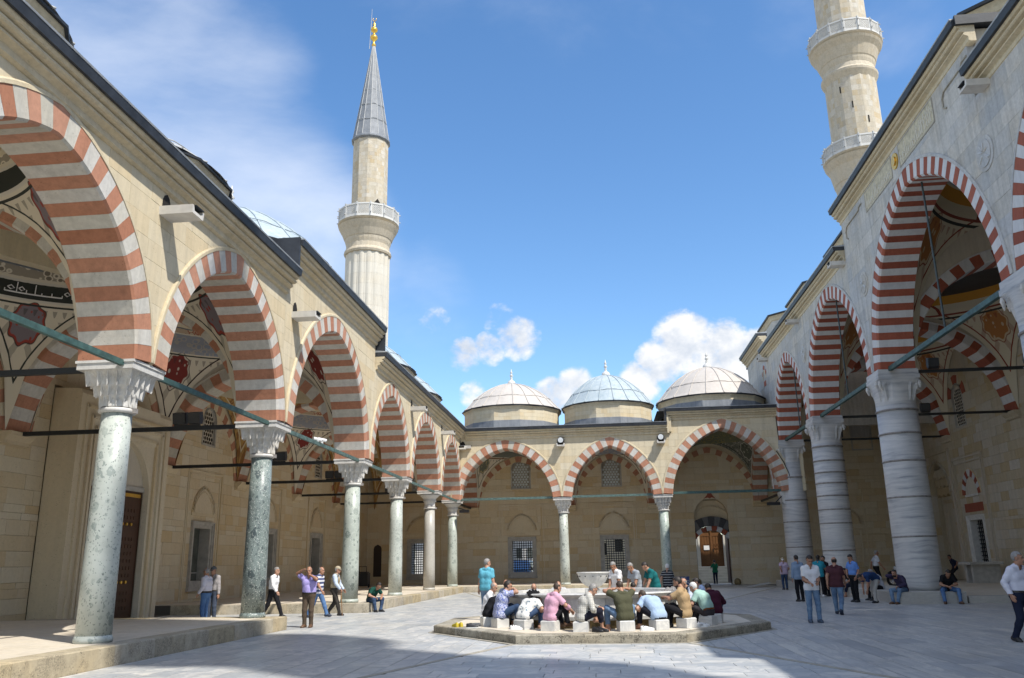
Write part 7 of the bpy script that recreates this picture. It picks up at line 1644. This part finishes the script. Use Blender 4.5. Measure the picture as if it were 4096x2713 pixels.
# jackets thrown over the rim
def heap(label, x, y, z, rx_, ry_, mat, seed, drop=()):
    r = random.Random(seed); n = 16; V, F = [], []
    for i in range(n+1):
        for j in range(n+1):
            u, v = -1+2*i/n, -1+2*j/n; q = max(0, 1-(u*u+v*v)); V.append((x+u*rx_, y+v*ry_, z+.012+.10*q**.6*(.55+.45*math.sin(7*u+seed)*math.cos(6*v-seed))+r.uniform(0, .012)-(.0 if abs(v) < .55 or v > 0 else (abs(v)-.55)*.35)))
    for i in range(n):
        for j in range(n):
            if ((i+.5)/n*2-1)**2+((j+.5)/n*2-1)**2 < 1.05: F.append((i*(n+1)+j, (i+1)*(n+1)+j, (i+1)*(n+1)+j+1, i*(n+1)+j+1))
    return props(mesh_obj('folded_jacket', V, F, mat, None, None, None, True, (x, y, z)), label, 'jacket')
heap('light grey jacket thrown over the right rim of the basin', 1.62, 21.55, .955, .30, .22, cloth((.30,.29,.28), 'floral', (.16,.15,.15), .6), 2)
heap('black jacket lying on the left rim of the basin', -1.78, 21.05, .955, .17, .12, cloth((.012,.012,.014)), 5)
w = list(pw['wrists']); cx_, cy2, cz_ = [(w[i]+w[i+3])/2 for i in range(3)]
ph_ = thing('phone', 'dark phone held by the man in the white shirt', 'phone', (w[0]-.02, w[1]-.1, w[2]+.02)); put('case', [bevbox(Frame((w[0]-.06, w[1]-.10, w[2]+.02), (1, 0, 0), (0, .8, 0)), -.035, .035, -.07, .07, 0, .012, .002)], 'shoe black', ph_); put('screen', [box(Frame((w[0]-.06, w[1]-.10, w[2]+.02), (1, 0, 0), (0, .8, 0)), -.031, .031, -.064, .064, .0125, .0135)], 'car glass', ph_)
props(put('plastic_bag', [lathe((10.35, 41.2, .42), [(.02, 0), (.13, .03), (.15, .14), (.10, .26), (.03, .32), (.05, .36)], 12)], 'cctv white', None, True, (10.35, 41.2, .42)), 'white plastic bag on the ledge by the second marble column', 'bag')
for o in bpy.data.objects:
    if 'wrists' in o: del o['wrists']

# lettering of the dark band at the foot of the nearest vault
def band_script(i, n=46):
    c = cl[i]; hs = (CY[i+2]-CY[i+1])/2-.52; r = random.Random(4+i); T = []; par = bpy.data.objects.get(vault_roots[i])
    def P3(a, r_): u, v = r_*math.cos(a), r_*math.sin(a); z = ZS+3.72+2.6*math.sqrt(max(0, 1-r_*r_)); return LF(c+u*hs*.995, -(.58+7.74)/2+v*3.6*.995, z-.01)
    R0, R1 = .9990, .9835; a = 0; hts = lambda f: math.sqrt(1-(1-R0**2+( (1-R1**2)**.5*f)**2)) if f > 0 else R0
    rad = lambda f: math.sqrt(max(0, 1-((1-R0*R0)**.5+((1-R1*R1)**.5-(1-R0*R0)**.5)*f)**2))
    while a < 2*PI:
        f = r.choice([.35, .92, .95, .4, .9, .3]); T.append(tube([P3(a, rad(.08)), P3(a, rad(f*.5)), P3(a, rad(f))], .017, 4))
        w = r.uniform(.05, .10); 
        if r.random() < .8: T.append(tube([P3(a, rad(.10)), P3(a+w*.5, rad(.10)), P3(a+w, rad(.10))], .022, 4))
        if r.random() < .45: T.append(tube([P3(a+w*.2, rad(.45)), P3(a+w*.5, rad(.62)), P3(a+w*.8, rad(.42)), P3(a+w*.5, rad(.28)), P3(a+w*.2, rad(.45))], .018, 4))
        if f > .85 and r.random() < .4: T.append(tube([P3(a, rad(f)), P3(a+w*.35, rad(f*.8))], .02, 4))
        a += w
    put('lettering', T, 'sign white', par, kind='stuff')
band_script(1)
